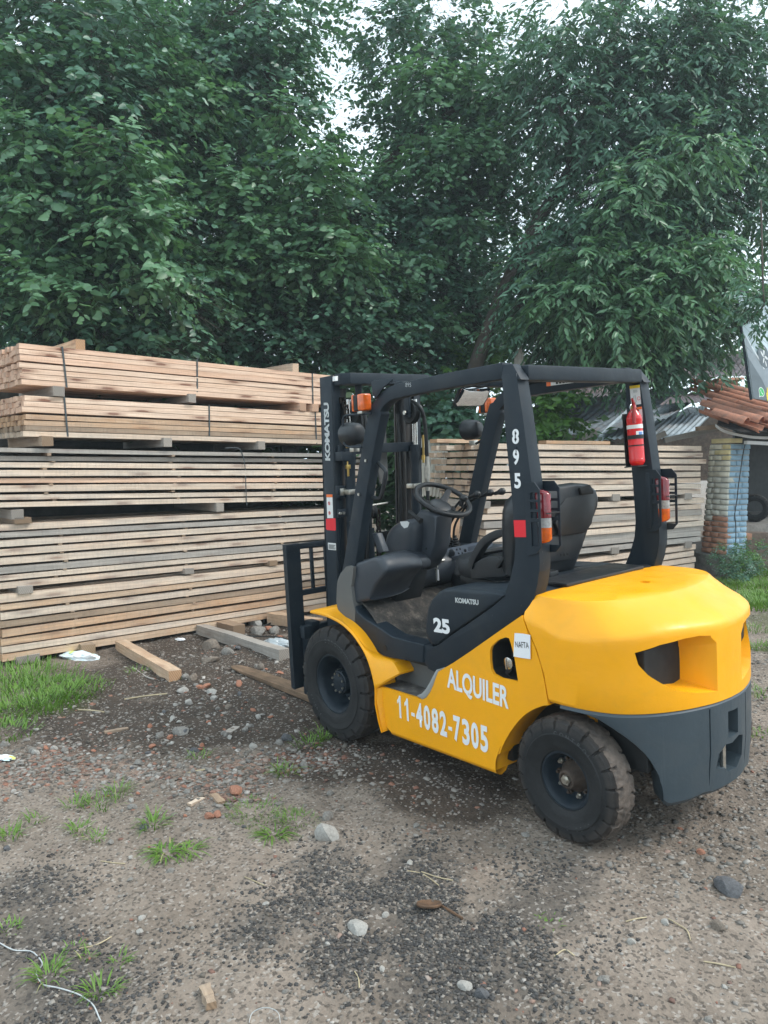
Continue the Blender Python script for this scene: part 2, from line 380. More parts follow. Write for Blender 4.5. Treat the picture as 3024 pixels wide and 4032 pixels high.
for e, l_ in ((-.03, 0), (-.012, .006), (0, .03), (.010, .085), (.03, .22)): rings.append(lvl(lambda i, e=e: ZCd[i] + e, l_))
rings.append(lvl(lambda i: ZCd[i] + (1.012 - ZCd[i]) * .62, .60))
for z, l_ in ((1.002, .88), (1.014, .96), (1.020, 1.02)): rings.append(lvl(lambda i, z=z: z, l_))
for z, s_ in ((1.026, .8), (1.03, .4)):
    rings.append([(-1.52 + (p[0] + 1.52) * s_, p[1] * s_, z) for p in rings[12]])
m = MB().loft(rings); cw = m.obj('counterweight', 'yellow_paint', FK, smooth=32)
VENT = [(.454,.842),(.36,.870),(.262,.882),(.185,.882),(.128,.872),(.095,.84),(.093,.75),(.093,.632),(.207,.643),(.302,.664),(.37,.70),(.42,.745),(.448,.79)]
HOLE = [(.440,.838),(.36,.860),(.262,.870),(.20,.868),(.165,.855),(.158,.80),(.155,.74),(.157,.675),(.21,.668),(.29,.682),(.35,.715),(.40,.75),(.430,.79)]
cut = []
for sgn in (1, -1):
    a = [(-2.2, y * sgn, z) for y, z in VENT]; a1 = [(-2.1, y * sgn, z) for y, z in VENT]; b = [(-1.93, y * sgn, z) for y, z in HOLE]; c1 = [(-1.62, .08 * sgn + (y - .08) * .75 * sgn, z) for y, z in HOLE]
    cut.append(MB().loft([a, a1, b, c1]).obj('cutter', 'yellow_paint', FK, smooth=0))
hole = MB().cyl((-1.70, 0, .95), (-1.70, 0, 1.1), .024, 20).obj('cutter', 'yellow_paint', FK, smooth=0); cut.append(hole)
me = boolean(cw, cut)
bmx = bmesh.new(); bmx.from_mesh(me); bmesh.ops.remove_doubles(bmx, verts=bmx.verts, dist=2e-4)
bmx.to_mesh(me); bmx.free()
me.polygons.foreach_set('use_smooth', [True] * len(me.polygons)); me.set_sharp_from_angle(angle=R(28))
MB().hexa([(-1.63,-.40,.62),(-1.63,.40,.62),(-1.60,.40,.62),(-1.60,-.40,.62)], [(-1.63,-.40,.88),(-1.63,.40,.88),(-1.60,.40,.88),(-1.60,-.40,.88)]).obj('radiator_screen', 'black', FK)
for sgn in (1, -1):   # dark duct wall seen inside each vent
    MB().hexa([(-1.93,.17*sgn,.69),(-1.93,.30*sgn,.69),(-1.66,.30*sgn,.69),(-1.66,.10*sgn,.69)], [(-1.93,.17*sgn,.745),(-1.93,.28*sgn,.735),(-1.66,.28*sgn,.76),(-1.66,.10*sgn,.76)]).obj('duct_baffle', 'dark_plastic', FK, bevel=.004)

# ---- counterweight, dark grey lower skirt with the wheel arch and the coupling slots
ZLOW = [(0,.585),(1.5,.578),(2.0,.571),(2.5,.556),(3,.53),(3.5,.499),(4,.463),(4.4,.426),(4.7,.39),(5.03,.33),(5.16,.27),(5.26,.205),(5.5,.192),(6.5,.196),(7.3,.206),(8,.20),(9,.20)]
# parameter in the list above runs over the outline without the extra 2nd point
def par(i): q = i / 4.; return q / 2. if q < 2 else q - 1
sk = []
NS = 120
for j in range(NS + 1):
    q = j / NS * (nH - 1); i0 = min(int(q), nH - 2); t = q - i0
    x = BLd[i0][0] * (1 - t) + BLd[i0+1][0] * t; y = BLd[i0][1] * (1 - t) + BLd[i0+1][1] * t
    zl = float(np.interp(par(q), [a for a, b in ZLOW], [b for a, b in ZLOW])); sk.append((x, y, zl, par(q)))
sk = [s_ for s_ in sk if s_[3] >= .9]
full = sk + [(x, -y, z, p) for x, y, z, p in sk[-2::-1]]
secs = []
for x, y, zl, p in full:
    d = Vector((x + 1.55, y)).normalized(); th = .13; zl = min(zl, .574)
    def pt(off, z): return (x - d[0] * off, y - d[1] * off, z)
    rnd_b = .02 if p > 5.1 else .004
    secs.append([pt(.010, .592), pt(.0, .578), pt(.0, (zl + .578) / 2), pt(.012 if p > 5.2 else .004, zl + rnd_b), pt(.03 if p > 5.2 else .012, zl), pt(th, zl), pt(th, .592)])
m = MB().loft(secs); skirt = m.obj('counterweight_skirt', 'grey_paint', FK, smooth=30)
cut = [MB().hexa([(-2.2,-.058,.415),(-2.2,.032,.41),(-1.98,.028,.43),(-1.98,-.05,.43)], [(-2.2,-.06,.53),(-2.2,.03,.537),(-1.98,.026,.53),(-1.98,-.05,.53)]).obj('cutter', 'grey_paint', FK, smooth=0),
       MB().prism([(.108,.31),(.095,.372),(.05,.40),(0,.395),(-.06,.41),(-.10,.40),(-.10,.31),(-.05,.27),(.02,.275),(.05,.30)], -2.2, -2.0, 'X').obj('cutter', 'grey_paint', FK, smooth=0)]
for sgn in (1, -1): cut.append(MB().box((-2.3, .146 * sgn - .004, .1), (-2.066, .146 * sgn + .004, .57)).obj('cutter', 'grey_paint', FK, smooth=0))
me = boolean(skirt, cut); me.polygons.foreach_set('use_smooth', [True] * len(me.polygons)); me.set_sharp_from_angle(angle=R(28))
MB().cyl((-2.05, 0, .20), (-2.05, 0, .5), .012, 12).obj('coupling_pin', 'steel', skirt)

# ---- chassis core
m = MB().box((-1.95, -.40, .34), (-.9, .40, .84)); m.box((-1.3, -.47, .22), (-.42, .47, .385)); m.box((-1.3, -.34, .38), (-.42, .34, .56)); m.box((-.5, -.34, .2), (.2, .34, .62))
m.obj('chassis_frame', 'black', FK, bevel=.01)
MB().cyl((-1.65, -.40, .265), (-1.65, .36, .265), .05, 16).box((-1.75, -.33, .22), (-1.56, .33, .40)).obj('steer_axle', 'black', FK, bevel=.01)
MB().cyl((0, -.4, .335), (0, .4, .335), .09, 20).obj('drive_axle', 'black', FK)
MB().box((-1.72, .30, .36), (-1.68, .42, .56)).obj('axle_bracket', 'yellow_paint', FK, bevel=.004)
MB().tube([(-1.52,.43,.545),(-1.60,.40,.56),(-1.72,.36,.57)], .018, 8).box((-1.62,.30,.545),(-1.56,.42,.575)).obj('steering_link', 'hub_rust', FK, bevel=.002)

# ---- yellow side panels
ARCH = [(-1.587,0.575),(-1.555,0.565),(-1.5,0.536),(-1.443,0.493),(-1.382,0.426),(-1.33,0.352),(-1.285,0.271)] + [(-1.306,0.329),(-1.268,0.246),(-1.263,0.194)]
STEPC = [(-0.775,0.415),(-0.805,0.432),(-0.836,0.466),(-0.862,0.507),(-0.881,0.545),(-0.903,0.584)]
TOPE = [(-1.018,0.652),(-1.136,0.728),(-1.286,0.828),(-1.381,0.891),(-1.456,0.94)]
FRONT = [(-0.465,0.172),(-0.431,0.216),(-0.414,0.28),(-0.4,0.345),(-0.402,0.409)]
BOT = [(-1.263,0.194),(-1.051,0.189),(-0.776,0.184),(-0.498,0.178)]
TANK = [(-1.259,0.75),(-1.269,0.773),(-1.313,0.81),(-1.358,0.829),(-1.378,0.828),(-1.387,0.807),(-1.405,0.748),(-1.421,0.642),(-1.322,0.636),(-1.276,0.646),(-1.261,0.666),(-1.257,0.707)]
ARCHs = smooth_curve(ARCH, 3)
outl = STEPC[::1] + TOPE + [(x + .004, z) for z, x in SEAM[::-1][1:]] + ARCHs[1:] + BOT[1:] + FRONT[1:]
for sgn in (1, -1):
    m = fill_holes_prism(outl, [TANK], .55 * sgn, .535 * sgn)
    # rolled lower edge and wheel arch return
    bx0, bx1 = BOT[0][0], BOT[-1][0]; bz0, bz1 = BOT[0][1], BOT[-1][1]
    rr_ = [[(x, (.51 + .04 * math.cos(R(a))) * sgn, z + .006 + .04 * math.sin(R(a)) * .9 - 0.) for a in (0, -20, -45, -70, -90, -135)] + [(x, .44 * sgn, z + .04)] for x, z in ((bx0, bz0), ((bx0+bx1)/2, (bz0+bz1)/2), (bx1, bz1))]
    m.loft(rr_, closed=False)
    m.v += []; rb = ribbon([(x, z) for x, z in ARCHs], .549 * sgn, .33 * sgn, .006); m.add(rb.v, rb.f)
    sp = m.obj('side_panel', 'yellow_paint', FK, smooth=30)
    # filler recess
    cxk = sum(p[0] for p in TANK) / len(TANK); czk = sum(p[1] for p in TANK) / len(TANK)
    rs = [[(cxk + (p[0] - cxk) * s_, y * sgn, czk + (p[1] - czk) * s_) for p in TANK] for y, s_ in ((.548, 1.03), (.49, 1.0), (.42, .9))]
    rc_ = MB().loft(rs, cap=False); rc_.add(rs[-1], [tuple(range(len(TANK)))]); rc_.obj('filler_recess', 'black', sp)
capc = [(-1.323,0.5,0.695)][0]
cap = MB().lathe([(-.03, .0), (-.03, .026), (-.02, .030), (.0, .030), (.006, .027), (.008, 0)], capc, 'Y', 24); cap.box((capc[0]-.004, capc[1]+.004, capc[2]-.024), (capc[0]+.004, capc[1]+.018, capc[2]+.024))
cap.obj('filler_cap', 'chrome', FK, bevel=.002)
MB().tube([(capc[0], .50, capc[2]-.03), (capc[0]-.01, .47, capc[2]-.06), (capc[0]+.05, .45, capc[2]-.07)], .022, 12).obj('filler_neck', 'black_gloss', FK)

# ---- front fenders
FO = smooth_curve([(0.17,0.745),(0.009,0.746),(-0.127,0.726),(-0.212,0.696),(-0.28,0.656),(-0.357,0.586),(-0.404,0.502),(-0.43,0.411)], 4)
FI = smooth_curve([(0.019,0.778),(-0.025,0.751),(-0.155,0.696),(-0.221,0.634),(-0.301,0.584),(-0.398,0.56),(-0.486,0.545),(-0.54,0.493)], 4)
FO2 = [(-0.41,0.403),(-0.423,0.321),(-0.444,0.229),(-0.466,0.175)]
for sgn in (1, -1):
    tip = FO[0]; FI_ = [(tip[0] - .002 - (tip[0]-FI[0][0]) * .0, tip[1] + .008)] + FI; FO_ = [tip] + FO
    sec = []
    for a, b in zip(FO_, FI_):
        yo, yi = .585 * sgn, .50 * sgn
        sec.append([(a[0], yo, a[1]), (a[0] * .97 + b[0] * .03, yo - .006 * sgn, a[1] + .006), ((a[0]+b[0])/2, (yo+yi)/2 + .006 * sgn, (a[1]+b[1])/2 + .004), (b[0], yi, b[1]), (b[0], yi - .12 * sgn, b[1] + .004), (b[0], yi - .12 * sgn, b[1] - .01), (b[0] + .004, yi - .006*sgn, b[1] - .010), (a[0] + .004, yo - .004*sgn, a[1] - .008)])
    fd = MB().loft(sec); 
    fl = MB()
    c2 = FO2
    fl.loft([[(x, .572 * sgn, z), (x - .006, .576 * sgn, z), (x - .035 + .01 * i, .551 * sgn, z + .002), (x - .035 + .01 * i, .545 * sgn, z), (x + .002, .565 * sgn, z)] for i, (x, z) in enumerate(c2)])
    fd.add(fl.v, fl.f)
    fen = fd.obj('front_fender', 'yellow_paint', FK, smooth=40)
    # flare lip follows the wheel on the inside
    ribbon([(x + .002, z - .004) for x, z in FO + FO2[1:]], .583 * sgn, .44 * sgn, .005).obj('fender_lip', 'yellow_paint', fen, smooth=40)
    if sgn == 1:
        for q in ([(-0.189,0.545,0.686)][0], [(-0.361,0.558,0.526)][0]):
            MB().cyl((q[0], q[1] - .0, q[2]), (q[0] - .003, q[1] + .004, q[2] + .003), .007, 12).obj('mounting_hole', 'black', fen)

# ---- worn grey front corner of the cowl
CC = [(0,0.891),(-0.012,0.937),(-0.048,0.985)] + [(-0.056,0.989),(-0.105,1.027),(-0.143,1.036),(-0.177,1.031),(-0.167,0.982),(-0.142,0.909)] + [(-0.146,0.916),(-0.153,0.837),(-0.17,0.778),(-0.158,0.701),(-0.083,0.726),(-0.002,0.754),(0.013,0.808)]
for sgn in (1, -1):
    MB().prism(CC, .50 * sgn, .44 * sgn).obj('cowl_corner', 'worn_plastic', FK, bevel=.012, seg=3)
# ---- dark sill body between cowl and step
SB = [(-0.168,0.811),(-0.184,0.778),(-0.26,0.747),(-0.491,0.684),(-0.574,0.681),(-0.744,0.682),(-0.734,0.584),(-0.481,0.563),(-0.402,0.562),(-0.302,0.589),(-0.222,0.638),(-0.158,0.699)]
FLA = [(-0.169,0.812),(-0.342,0.855),(-0.454,0.68),(-0.485,0.665),(-0.714,0.654)]
for sgn in (1, -1):
    sb = MB().prism(SB, .50 * sgn, .40 * sgn).obj('sill', 'dark_paint', FK, bevel=.014, seg=3)
hc = [(-0.428,0.502,0.608)][0]
MB().cyl((hc[0], .4995, hc[2]), (hc[0], .5015, hc[2]), .0165, 24).obj('sill_opening', 'black', FK)
# step well behind the step, step tread, grey corner trim
STW = [(-0.444,0.555),(-0.528,0.559),(-0.708,0.572),(-0.753,0.549),(-0.707,0.475),(-0.698,0.441),(-0.646,0.462),(-0.505,0.458)]
stz = [(-0.405,0.41)][0][1]
sx0 = [(-0.405,0.41)][0][0]; sx1 = [(-0.775,0.415)][0][0]
for sgn in (1, -1):
    MB().box((sx1 - .06, .36 * sgn, stz - .03), (sx0 + .02, .40 * sgn, .60)).obj('step_riser', 'worn_plastic', FK, bevel=.006)
    m = MB(); nx, ny = 24, 10
    g = [[(sx0 + (sx1 + .005 - sx0) * i / nx, (.549 - (.549 - .39) * j / ny) * sgn, stz - .002 + .004 * noise.noise(Vector((i * .9, j * .9, 3)))) for j in range(ny + 1)] for i in range(nx + 1)]
    m.loft(g, closed=False); m.box((sx1, .39, stz - .02) if sgn > 0 else (sx1, -.549, stz - .02), (sx0, .549, stz - .006) if sgn > 0 else (sx0, -.39, stz - .006))
    m.obj('step_tread', 'step_rubber', FK, smooth=60)
    tr = [(x, z) for x, z in STEPC]
    rb = MB().prism(tr + [(x + .035 * (1 - i / 5.) + .012, z + .01) for i, (x, z) in enumerate(tr)][::-1], .552 * sgn, .40 * sgn)
    rb.obj('step_corner_trim', 'pale_plastic', FK, bevel=.006, seg=2)
# ---- floor
zf = .655
fp = [(-0.461,0.471),(-0.72,0.485),(-0.428,0.204),(0.083,0.032),(0.208,-0.019)]
m = MB()
rows = [(.0, .83), (-.18, .835), (-.40, .675), (-.46, .66), (-.72, .655), (-.95, .655)]
g = []
for x, z in smooth_curve(rows, 5):
    g.append([(x, y, z + .004 * noise.noise(Vector((x * 30, y * 30, 0)))) for y in np.linspace(.474, -.474, 40)])
m.loft(g, closed=False).obj('floor_mat', 'floor_mat', FK, smooth=60)
MB().box((-.95, -.47, .56), (-.35, .47, .648)).box((-.36, -.40, .56), (-.0, .40, .70)).obj('floor_plate', 'black', FK)

# ---- hood side cover with the 25, overhead guard leg and sill sweep
COV = [(-0.759,0.735),(-0.762,0.771),(-0.773,0.827),(-0.791,0.88),(-0.819,0.923),(-0.873,0.968),(-0.918,0.99),(-0.978,1),(-1.153,1.007),(-1.322,1.007),(-1.226,0.939),(-1.083,0.849),(-0.952,0.768),(-0.866,0.709),(-0.825,0.689),(-0.797,0.691),(-0.778,0.706)]
LEG = [(-0.738,0.678),(-0.73,0.629),(-0.738,0.59),(-0.765,0.559),(-0.807,0.552),(-0.845,0.563),(-0.954,0.627),(-1.074,0.705),(-1.229,0.81),(-1.402,0.924)] + [(-1.441,0.954),(-1.476,1.006),(-1.5,1.07),(-1.512,1.128)] + [(-1.513,1.124),(-1.517,1.17),(-1.516,1.223),(-1.495,1.451)] + [(-1.452, 1.80)] + [(-1.425, 1.975), (-1.345, 1.975), (-1.352, 1.72)] + [(-1.374,1.449),(-1.384,1.247),(-1.375,1.165),(-1.346,1.081),(-1.307,1)] + [(-1.312,0.999),(-1.217,0.93),(-1.072,0.839),(-0.941,0.758),(-0.854,0.699),(-0.813,0.68),(-0.785,0.681)]
for sgn in (1, -1):
    a = [(x, z) for x, z in COV]; cx_ = sum(p[0] for p in a) / len(a); cz_ = sum(p[1] for p in a) / len(a)
    rs = []
    for y, s_ in ((.30, 1.), (.478, 1.), (.492, .985), (.499, .95), (.502, .86), (.503, .4)):
        rs.append([(cx_ + (p[0] - cx_) * s_, y * sgn, cz_ + (p[1] - cz_) * s_) for p in a])
    MB().loft(rs).obj('hood_side_cover', 'dark_paint', FK, smooth=50)
    leg = MB().prism(LEG, .492 * sgn, .42 * sgn).obj('guard_rear_leg', 'dark_paint', FK, bevel=.010, seg=2)
    # front leg and roof rail of the overhead guard, one bent box section
FLp = [(-.045, .90), (-.115, 1.035), (-.28, 1.50), (-.41, 1.835), (-.46, 1.915), (-.53, 1.955), (-.62, 1.972), (-.9, 1.985), (-1.345, 1.995)]
def boxsweep(path, w2, y0, y1):
    pts = smooth_curve(path, 4); n_ = len(pts); A = []; B = []
    for i, p in enumerate(pts):
        d = (Vector(pts[min(i+1, n_-1)]) - Vector(pts[max(i-1, 0)])).normalized(); nn = Vector((-d[1], d[0])); ww = w2(p) if callable(w2) else w2
        A.append((p[0] + nn[0] * ww, p[1] + nn[1] * ww)); B.append((p[0] - nn[0] * ww, p[1] - nn[1] * ww))
    return MB().loft([[(a[0], y0, a[1]), (a[0], y1, a[1]), (b[0], y1, b[1]), (b[0], y0, b[1])] for a, b in zip(A, B)])
for sgn in (1, -1):
    boxsweep(FLp, lambda p: .052 if p[1] < 1.9 else .036, .487 * sgn, .425 * sgn).obj('guard_front_leg', 'dark_paint', FK, bevel=.008, ang=50, smooth=35)
    # chamfered gusset at the top of the rear leg
    MB().hexa([(-1.335, .43 * sgn, 1.955), (-1.335, .490 * sgn, 1.955), (-1.45, .490 * sgn, 1.945), (-1.45, .43 * sgn, 1.945)], [(-1.335, .43 * sgn, 2.022), (-1.335, .482 * sgn, 2.022), (-1.395, .478 * sgn, 2.018), (-1.395, .43 * sgn, 2.018)]).obj('guard_corner', 'dark_paint', FK, bevel=.006)
MB().box((-1.44, -.428, 1.945), (-1.365, .428, 2.012)).obj('guard_rear_beam', 'dark_paint', FK, bevel=.012)
MB().box((-.60, -.43, 2.004), (-.53, .43, 2.028)).obj('guard_front_beam', 'dark_paint', FK, bevel=.01)
MB().box((-1.355, -.43, 2.012), (-.60, -.40, 2.022)).box((-1.355, .40, 2.012), (-.60, .43, 2.022)).obj('guard_roof_edge', 'black_gloss', FK, bevel=.004)
for k in range(7):
    y = -.33 + k * .11
    MB().box((-1.37, y - .006, 2.006), (-.58, y + .006, 2.022)).obj('guard_roof_bar', 'dark_paint', FK, bevel=.003)
# front deflector gusset over the left turn signal
for sgn in (1,):
    G = [(-0.426,2.042),(-0.446,2.044),(-0.607,2.038),(-0.606,2.027),(-0.529,1.998),(-0.457,1.945),(-0.433,1.975)]
    MB().prism(G, .50, .492).obj('guard_gusset', 'dark_paint', FK, bevel=.004)
MB().box((-1.0, -.3, 2.012), (-.85, .1, 2.03)).obj('roof_plate', 'dark_paint', FK, bevel=.004)

# ---- rear hood (engine cover top) between the seat and the counterweight
m = MB()
prof = [(-1.516, 1.016), (-1.40, 1.03), (-1.20, 1.02), (-1.0, .985), (-.84, .955), (-.80, .94), (-.79, .90), (-.79, .70)]
m.loft([[(x, y, z - (.03 if abs(y) > .44 else (.008 if abs(y) > .40 else 0))) for y in (.478, .455, .42, .2, 0, -.2, -.42, -.455, -.478)] for x, z in smooth_curve(prof, 3)], closed=False)
m.box((-1.51, -.474, .80), (-.85, .474, .93))
m.obj('engine_hood', 'dark_paint', FK, smooth=40)
MB().box((-1.505, -.30, 1.028), (-1.33, .30, 1.046)).obj('hood_plate', 'black_gloss', FK, bevel=.008)
MB().lathe([(0, .0), (0, .03), (.014, .032), (.02, .02), (.024, 0)], (-1.46, -.37, 1.015), 'Z', 16).obj('radiator_cap', 'black_gloss', FK)
MB().box((-1.30, .10, .99), (-1.22, .16, 1.06)).box((-1.26, .12, 1.04), (-1.18, .14, 1.07)).obj('hood_latch', 'black_gloss', FK, bevel=.004)

# ================================================================ wheels
def tyre_mesh(rad, wid, rimr, lugs, depth, notch):
    # profile across tyre: from outer bead over tread to inner bead; (y, r, tread coordinate or None)
    hw = wid / 2; prof = []
    prof += [(hw - .020, rimr, None), (hw - .008, rimr + .004, None), (hw - .002, rimr + .018, None)]
    q = rad - rimr
    for t in (.2, .32, .44, .5, .53, .56, .66): prof.append((hw + .004 * math.sin(math.pi * t) + (.004 if .49 < t < .54 else 0), rimr + q * t, None))
    prof += [(hw - .001, rimr + q * .76, 1.), (hw - .004, rimr + q * .86, 1.), (hw - .012, rad - .016, 1.), (hw - .022, rad - .004, .97)]
    for t in np.linspace(.86, -.86, 15): prof.append((hw * t * .93, rad - .004 * t * t, t))
    prof += [(-y, r, None if t is None else -t) for y, r, t in prof[13::-1]]
    n = lugs * 16; v = []; mud = []
    rr_ = random.Random(int(rad * 1000)); jit = [rr_.uniform(-.05, .05) for _ in range(lugs * 2 + 4)]
    for k in range(n):
        a = 2 * math.pi * k / n
        for (y, r, t) in prof:
            rr2 = r; yy = y; md = 0.
            if t is not None:
                ph = a * lugs / (2 * math.pi) + (.5 if t < 0 else 0) + (.22 * (1 if abs(t) > .55 else 0) if notch == 'zig' else .10 * (1 - abs(t)))
                d = abs((ph + .03 * math.sin(9 * t)) % 1 - .5); wv = (.075 if abs(t) > .5 else .06)
                inn = .22 if notch == 'zig' else .42
                if d < wv and abs(t) > inn:
                    rr2 -= depth * min(1, (wv - d) / wv * 3.0) * (1 if abs(t) < .99 else .85)
                    if abs(t) >= .99: yy -= math.copysign(.008, y) * min(1, (wv - d) / wv * 3)
                md = 1. if abs(t) < .99 else .25
                if notch != 'zig' and abs(t) < .99: rr2 += .004 * noise.noise(Vector((a * 14, t * 3, 0))) + .003 * noise.noise(Vector((a * 40, t * 9, 4)))
            v.append((rr2 * math.cos(a), yy, rr2 * math.sin(a))); mud.append(md)
    m_ = len(prof); f = []
    for k in range(n):
        k2 = (k + 1) % n
        for i in range(m_ - 1): f.append((k*m_+i, k*m_+i+1, k2*m_+i+1, k2*m_+i))
    me = bpy.data.meshes.new('tyre'); me.from_pydata(v, [], f); me.update()
    at = me.attributes.new('mud', 'FLOAT', 'POINT'); at.data.foreach_set('value', mud)
    me.polygons.foreach_set('use_smooth', [True] * len(me.polygons)); me.set_sharp_from_angle(angle=R(38)); return me
def arc_text(parent, s, r, y, size, a_mid, mat, name='sidewall_lettering', step=None):
    """raised letters around the sidewall; seen from +y, reading clockwise"""
    n_ = len(s); step = step or size * .85 / r
    allv = MB()
    for i, ch in enumerate(s):
        if ch == ' ': continue
        me = text_mesh(ch, .02, .0); a = a_mid + (-(i - (n_ - 1) / 2)) * step * -1
        # viewer at +y sees x to the left: clockwise on screen = decreasing screen angle
        a = a_mid + (i - (n_ - 1) / 2) * step
        c_, s_ = math.cos(a), math.sin(a); up = Vector((c_, 0, s_)); rt = Vector((-s_, 0, c_))
        vs = []
        for q in me.vertices:
            p = up * (r + q.co.y * size) + rt * ((q.co.x - .3) * size); vs.append((p.x, y, p.z))
        fs = [tuple(pp.vertices) for pp in me.polygons]
        allv.add(vs, fs); bpy.data.meshes.remove(me)
    me = bpy.data.meshes.new(name); me.from_pydata(allv.v, [], allv.f); me.update(); return link(name, me, mat, parent)
simple('raised_rubber', (.065, .067, .07), .6)
fm = tyre_mesh(.335, .19, .172, 20, .020, 'zig'); fm.materials.append(MATS['front_rubber'])
rm_ = tyre_mesh(.265, .135, .122, 20, .012, 'lat'); rm_.materials.append(MATS['rear_rubber'])
def dirty_attr(o): return o
def wheel(front, sgn):
    x, z, yc = (0, .335, .478) if front else (-1.65, .265, .486)
    wh = empty('front_wheel' if front else 'rear_wheel', (x, yc * sgn, z), (0, 0, 0)); wh.parent = FK
    if sgn < 0: wh.scale = (1, -1, 1)
    if not front: wh.rotation_euler = (0, 0, 0)
    link('tyre', fm if front else rm_, None, wh, rot=(0, .12 if front else .3, 0))
    if front:
        rim = [(.076, .170), (.080, .176), (.084, .174), (.084, .166), (.074, .158), (.058, .150), (.040, .147), (.0, .146), (-.02, .142), (-.05, .135), (-.055, .06), (-.09, .05)]
        MB().lathe(rim, (0, 0, 0), 'Y', 64).obj('rim', 'dark_paint', wh, smooth=40)
        hub = MB().lathe([(-.05, .082), (-.035, .078), (.02, .068), (.040, .066), (.044, .060), (.050, .058), (.053, .04), (.056, .03), (.058, 0)], (0, 0, 0), 'Y', 40)
        for k in range(10):
            a = k * 2 * math.pi / 10; c_, s_ = math.cos(a), math.sin(a)
            hub.hexa([(.064*c_-.006*s_, -.02, .064*s_+.006*c_), (.064*c_+.006*s_, -.02, .064*s_-.006*c_), (.075*c_+.006*s_, -.02, .075*s_-.006*c_), (.075*c_-.006*s_, -.02, .075*s_+.006*c_)],
                     [(.064*c_-.006*s_, .038, .064*s_+.006*c_), (.064*c_+.006*s_, .038, .064*s_-.006*c_), (.070*c_+.006*s_, .038, .070*s_-.006*c_), (.070*c_-.006*s_, .038, .070*s_+.006*c_)])
        h = hub.obj('hub', 'dark_paint', wh, smooth=35)
        b = MB()
        for k in range(8): a = (k + .5) * 2 * math.pi / 8; b.cyl((.054 * math.cos(a), .05, .054 * math.sin(a)), (.054 * math.cos(a), .060, .054 * math.sin(a)), .0065, 6)
        b.obj('hub_bolt', 'steel', h, smooth=20)
        for k in range(6):
            a = (k + .3) * 2 * math.pi / 6; c_ = (.105 * math.cos(a), 0, .105 * math.sin(a))
            MB().cyl((c_[0], -.055, c_[2]), (c_[0], -.020, c_[2]), .015, 6).cyl((c_[0], -.055, c_[2]), (c_[0], -.005, c_[2]), .008, 10).obj('wheel_nut', 'steel', wh, smooth=20)
        arc_text(wh, 'STRONGWAY', .245, .1020, .033, R(112), 'raised_rubber', step=.125)
        arc_text(wh, '7.00-12', .235, .1020, .026, R(318), 'raised_rubber', step=.09)
    else:
        rim = [(.044, .120), (.050, .126), (.054, .122), (.054, .114), (.046, .108), (.030, .102), (.0, .099), (-.012, .094), (-.02, .085), (-.022, .03)]
        MB().lathe(rim, (0, 0, 0), 'Y', 64).obj('rim', 'dark_paint', wh, smooth=40)
        MB().lathe([(-.02, .070), (-.01, .068), (.0, .055), (.02, .045), (.042, .040), (.046, .036), (.046, .030), (.040, .028), (.040, 0)], (0, 0, 0), 'Y', 40).obj('hub', 'hub_rust', wh, smooth=35)
        MB().cyl((0, .038, 0), (0, .052, 0), .022, 6).cyl((0, .05, 0), (0, .062, 0), .012, 16).obj('hub_nut', 'steel', wh, smooth=20)
        for k in range(10):
            a = k * 2 * math.pi / 10; q = .082 if k % 2 else .078; c_ = (q * math.cos(a), 0, q * math.sin(a))
            MB().cyl((c_[0], -.022, c_[2]), (c_[0], -.004, c_[2]), .0125, 6).cyl((c_[0], -.02, c_[2]), (c_[0], .008, c_[2]), .0065, 10).obj('wheel_nut', 'steel' if k % 2 else 'hub_rust', wh, smooth=20)
        arc_text(wh, 'CONTROL', .194, .0735, .026, R(108), 'raised_rubber', step=.15)
        arc_text(wh, '6.00-9', .186, .0735, .024, R(246), 'raised_rubber', step=.13)
    return wh
for s_ in (1, -1):
    wheel(True, s_); wheel(False, s_)

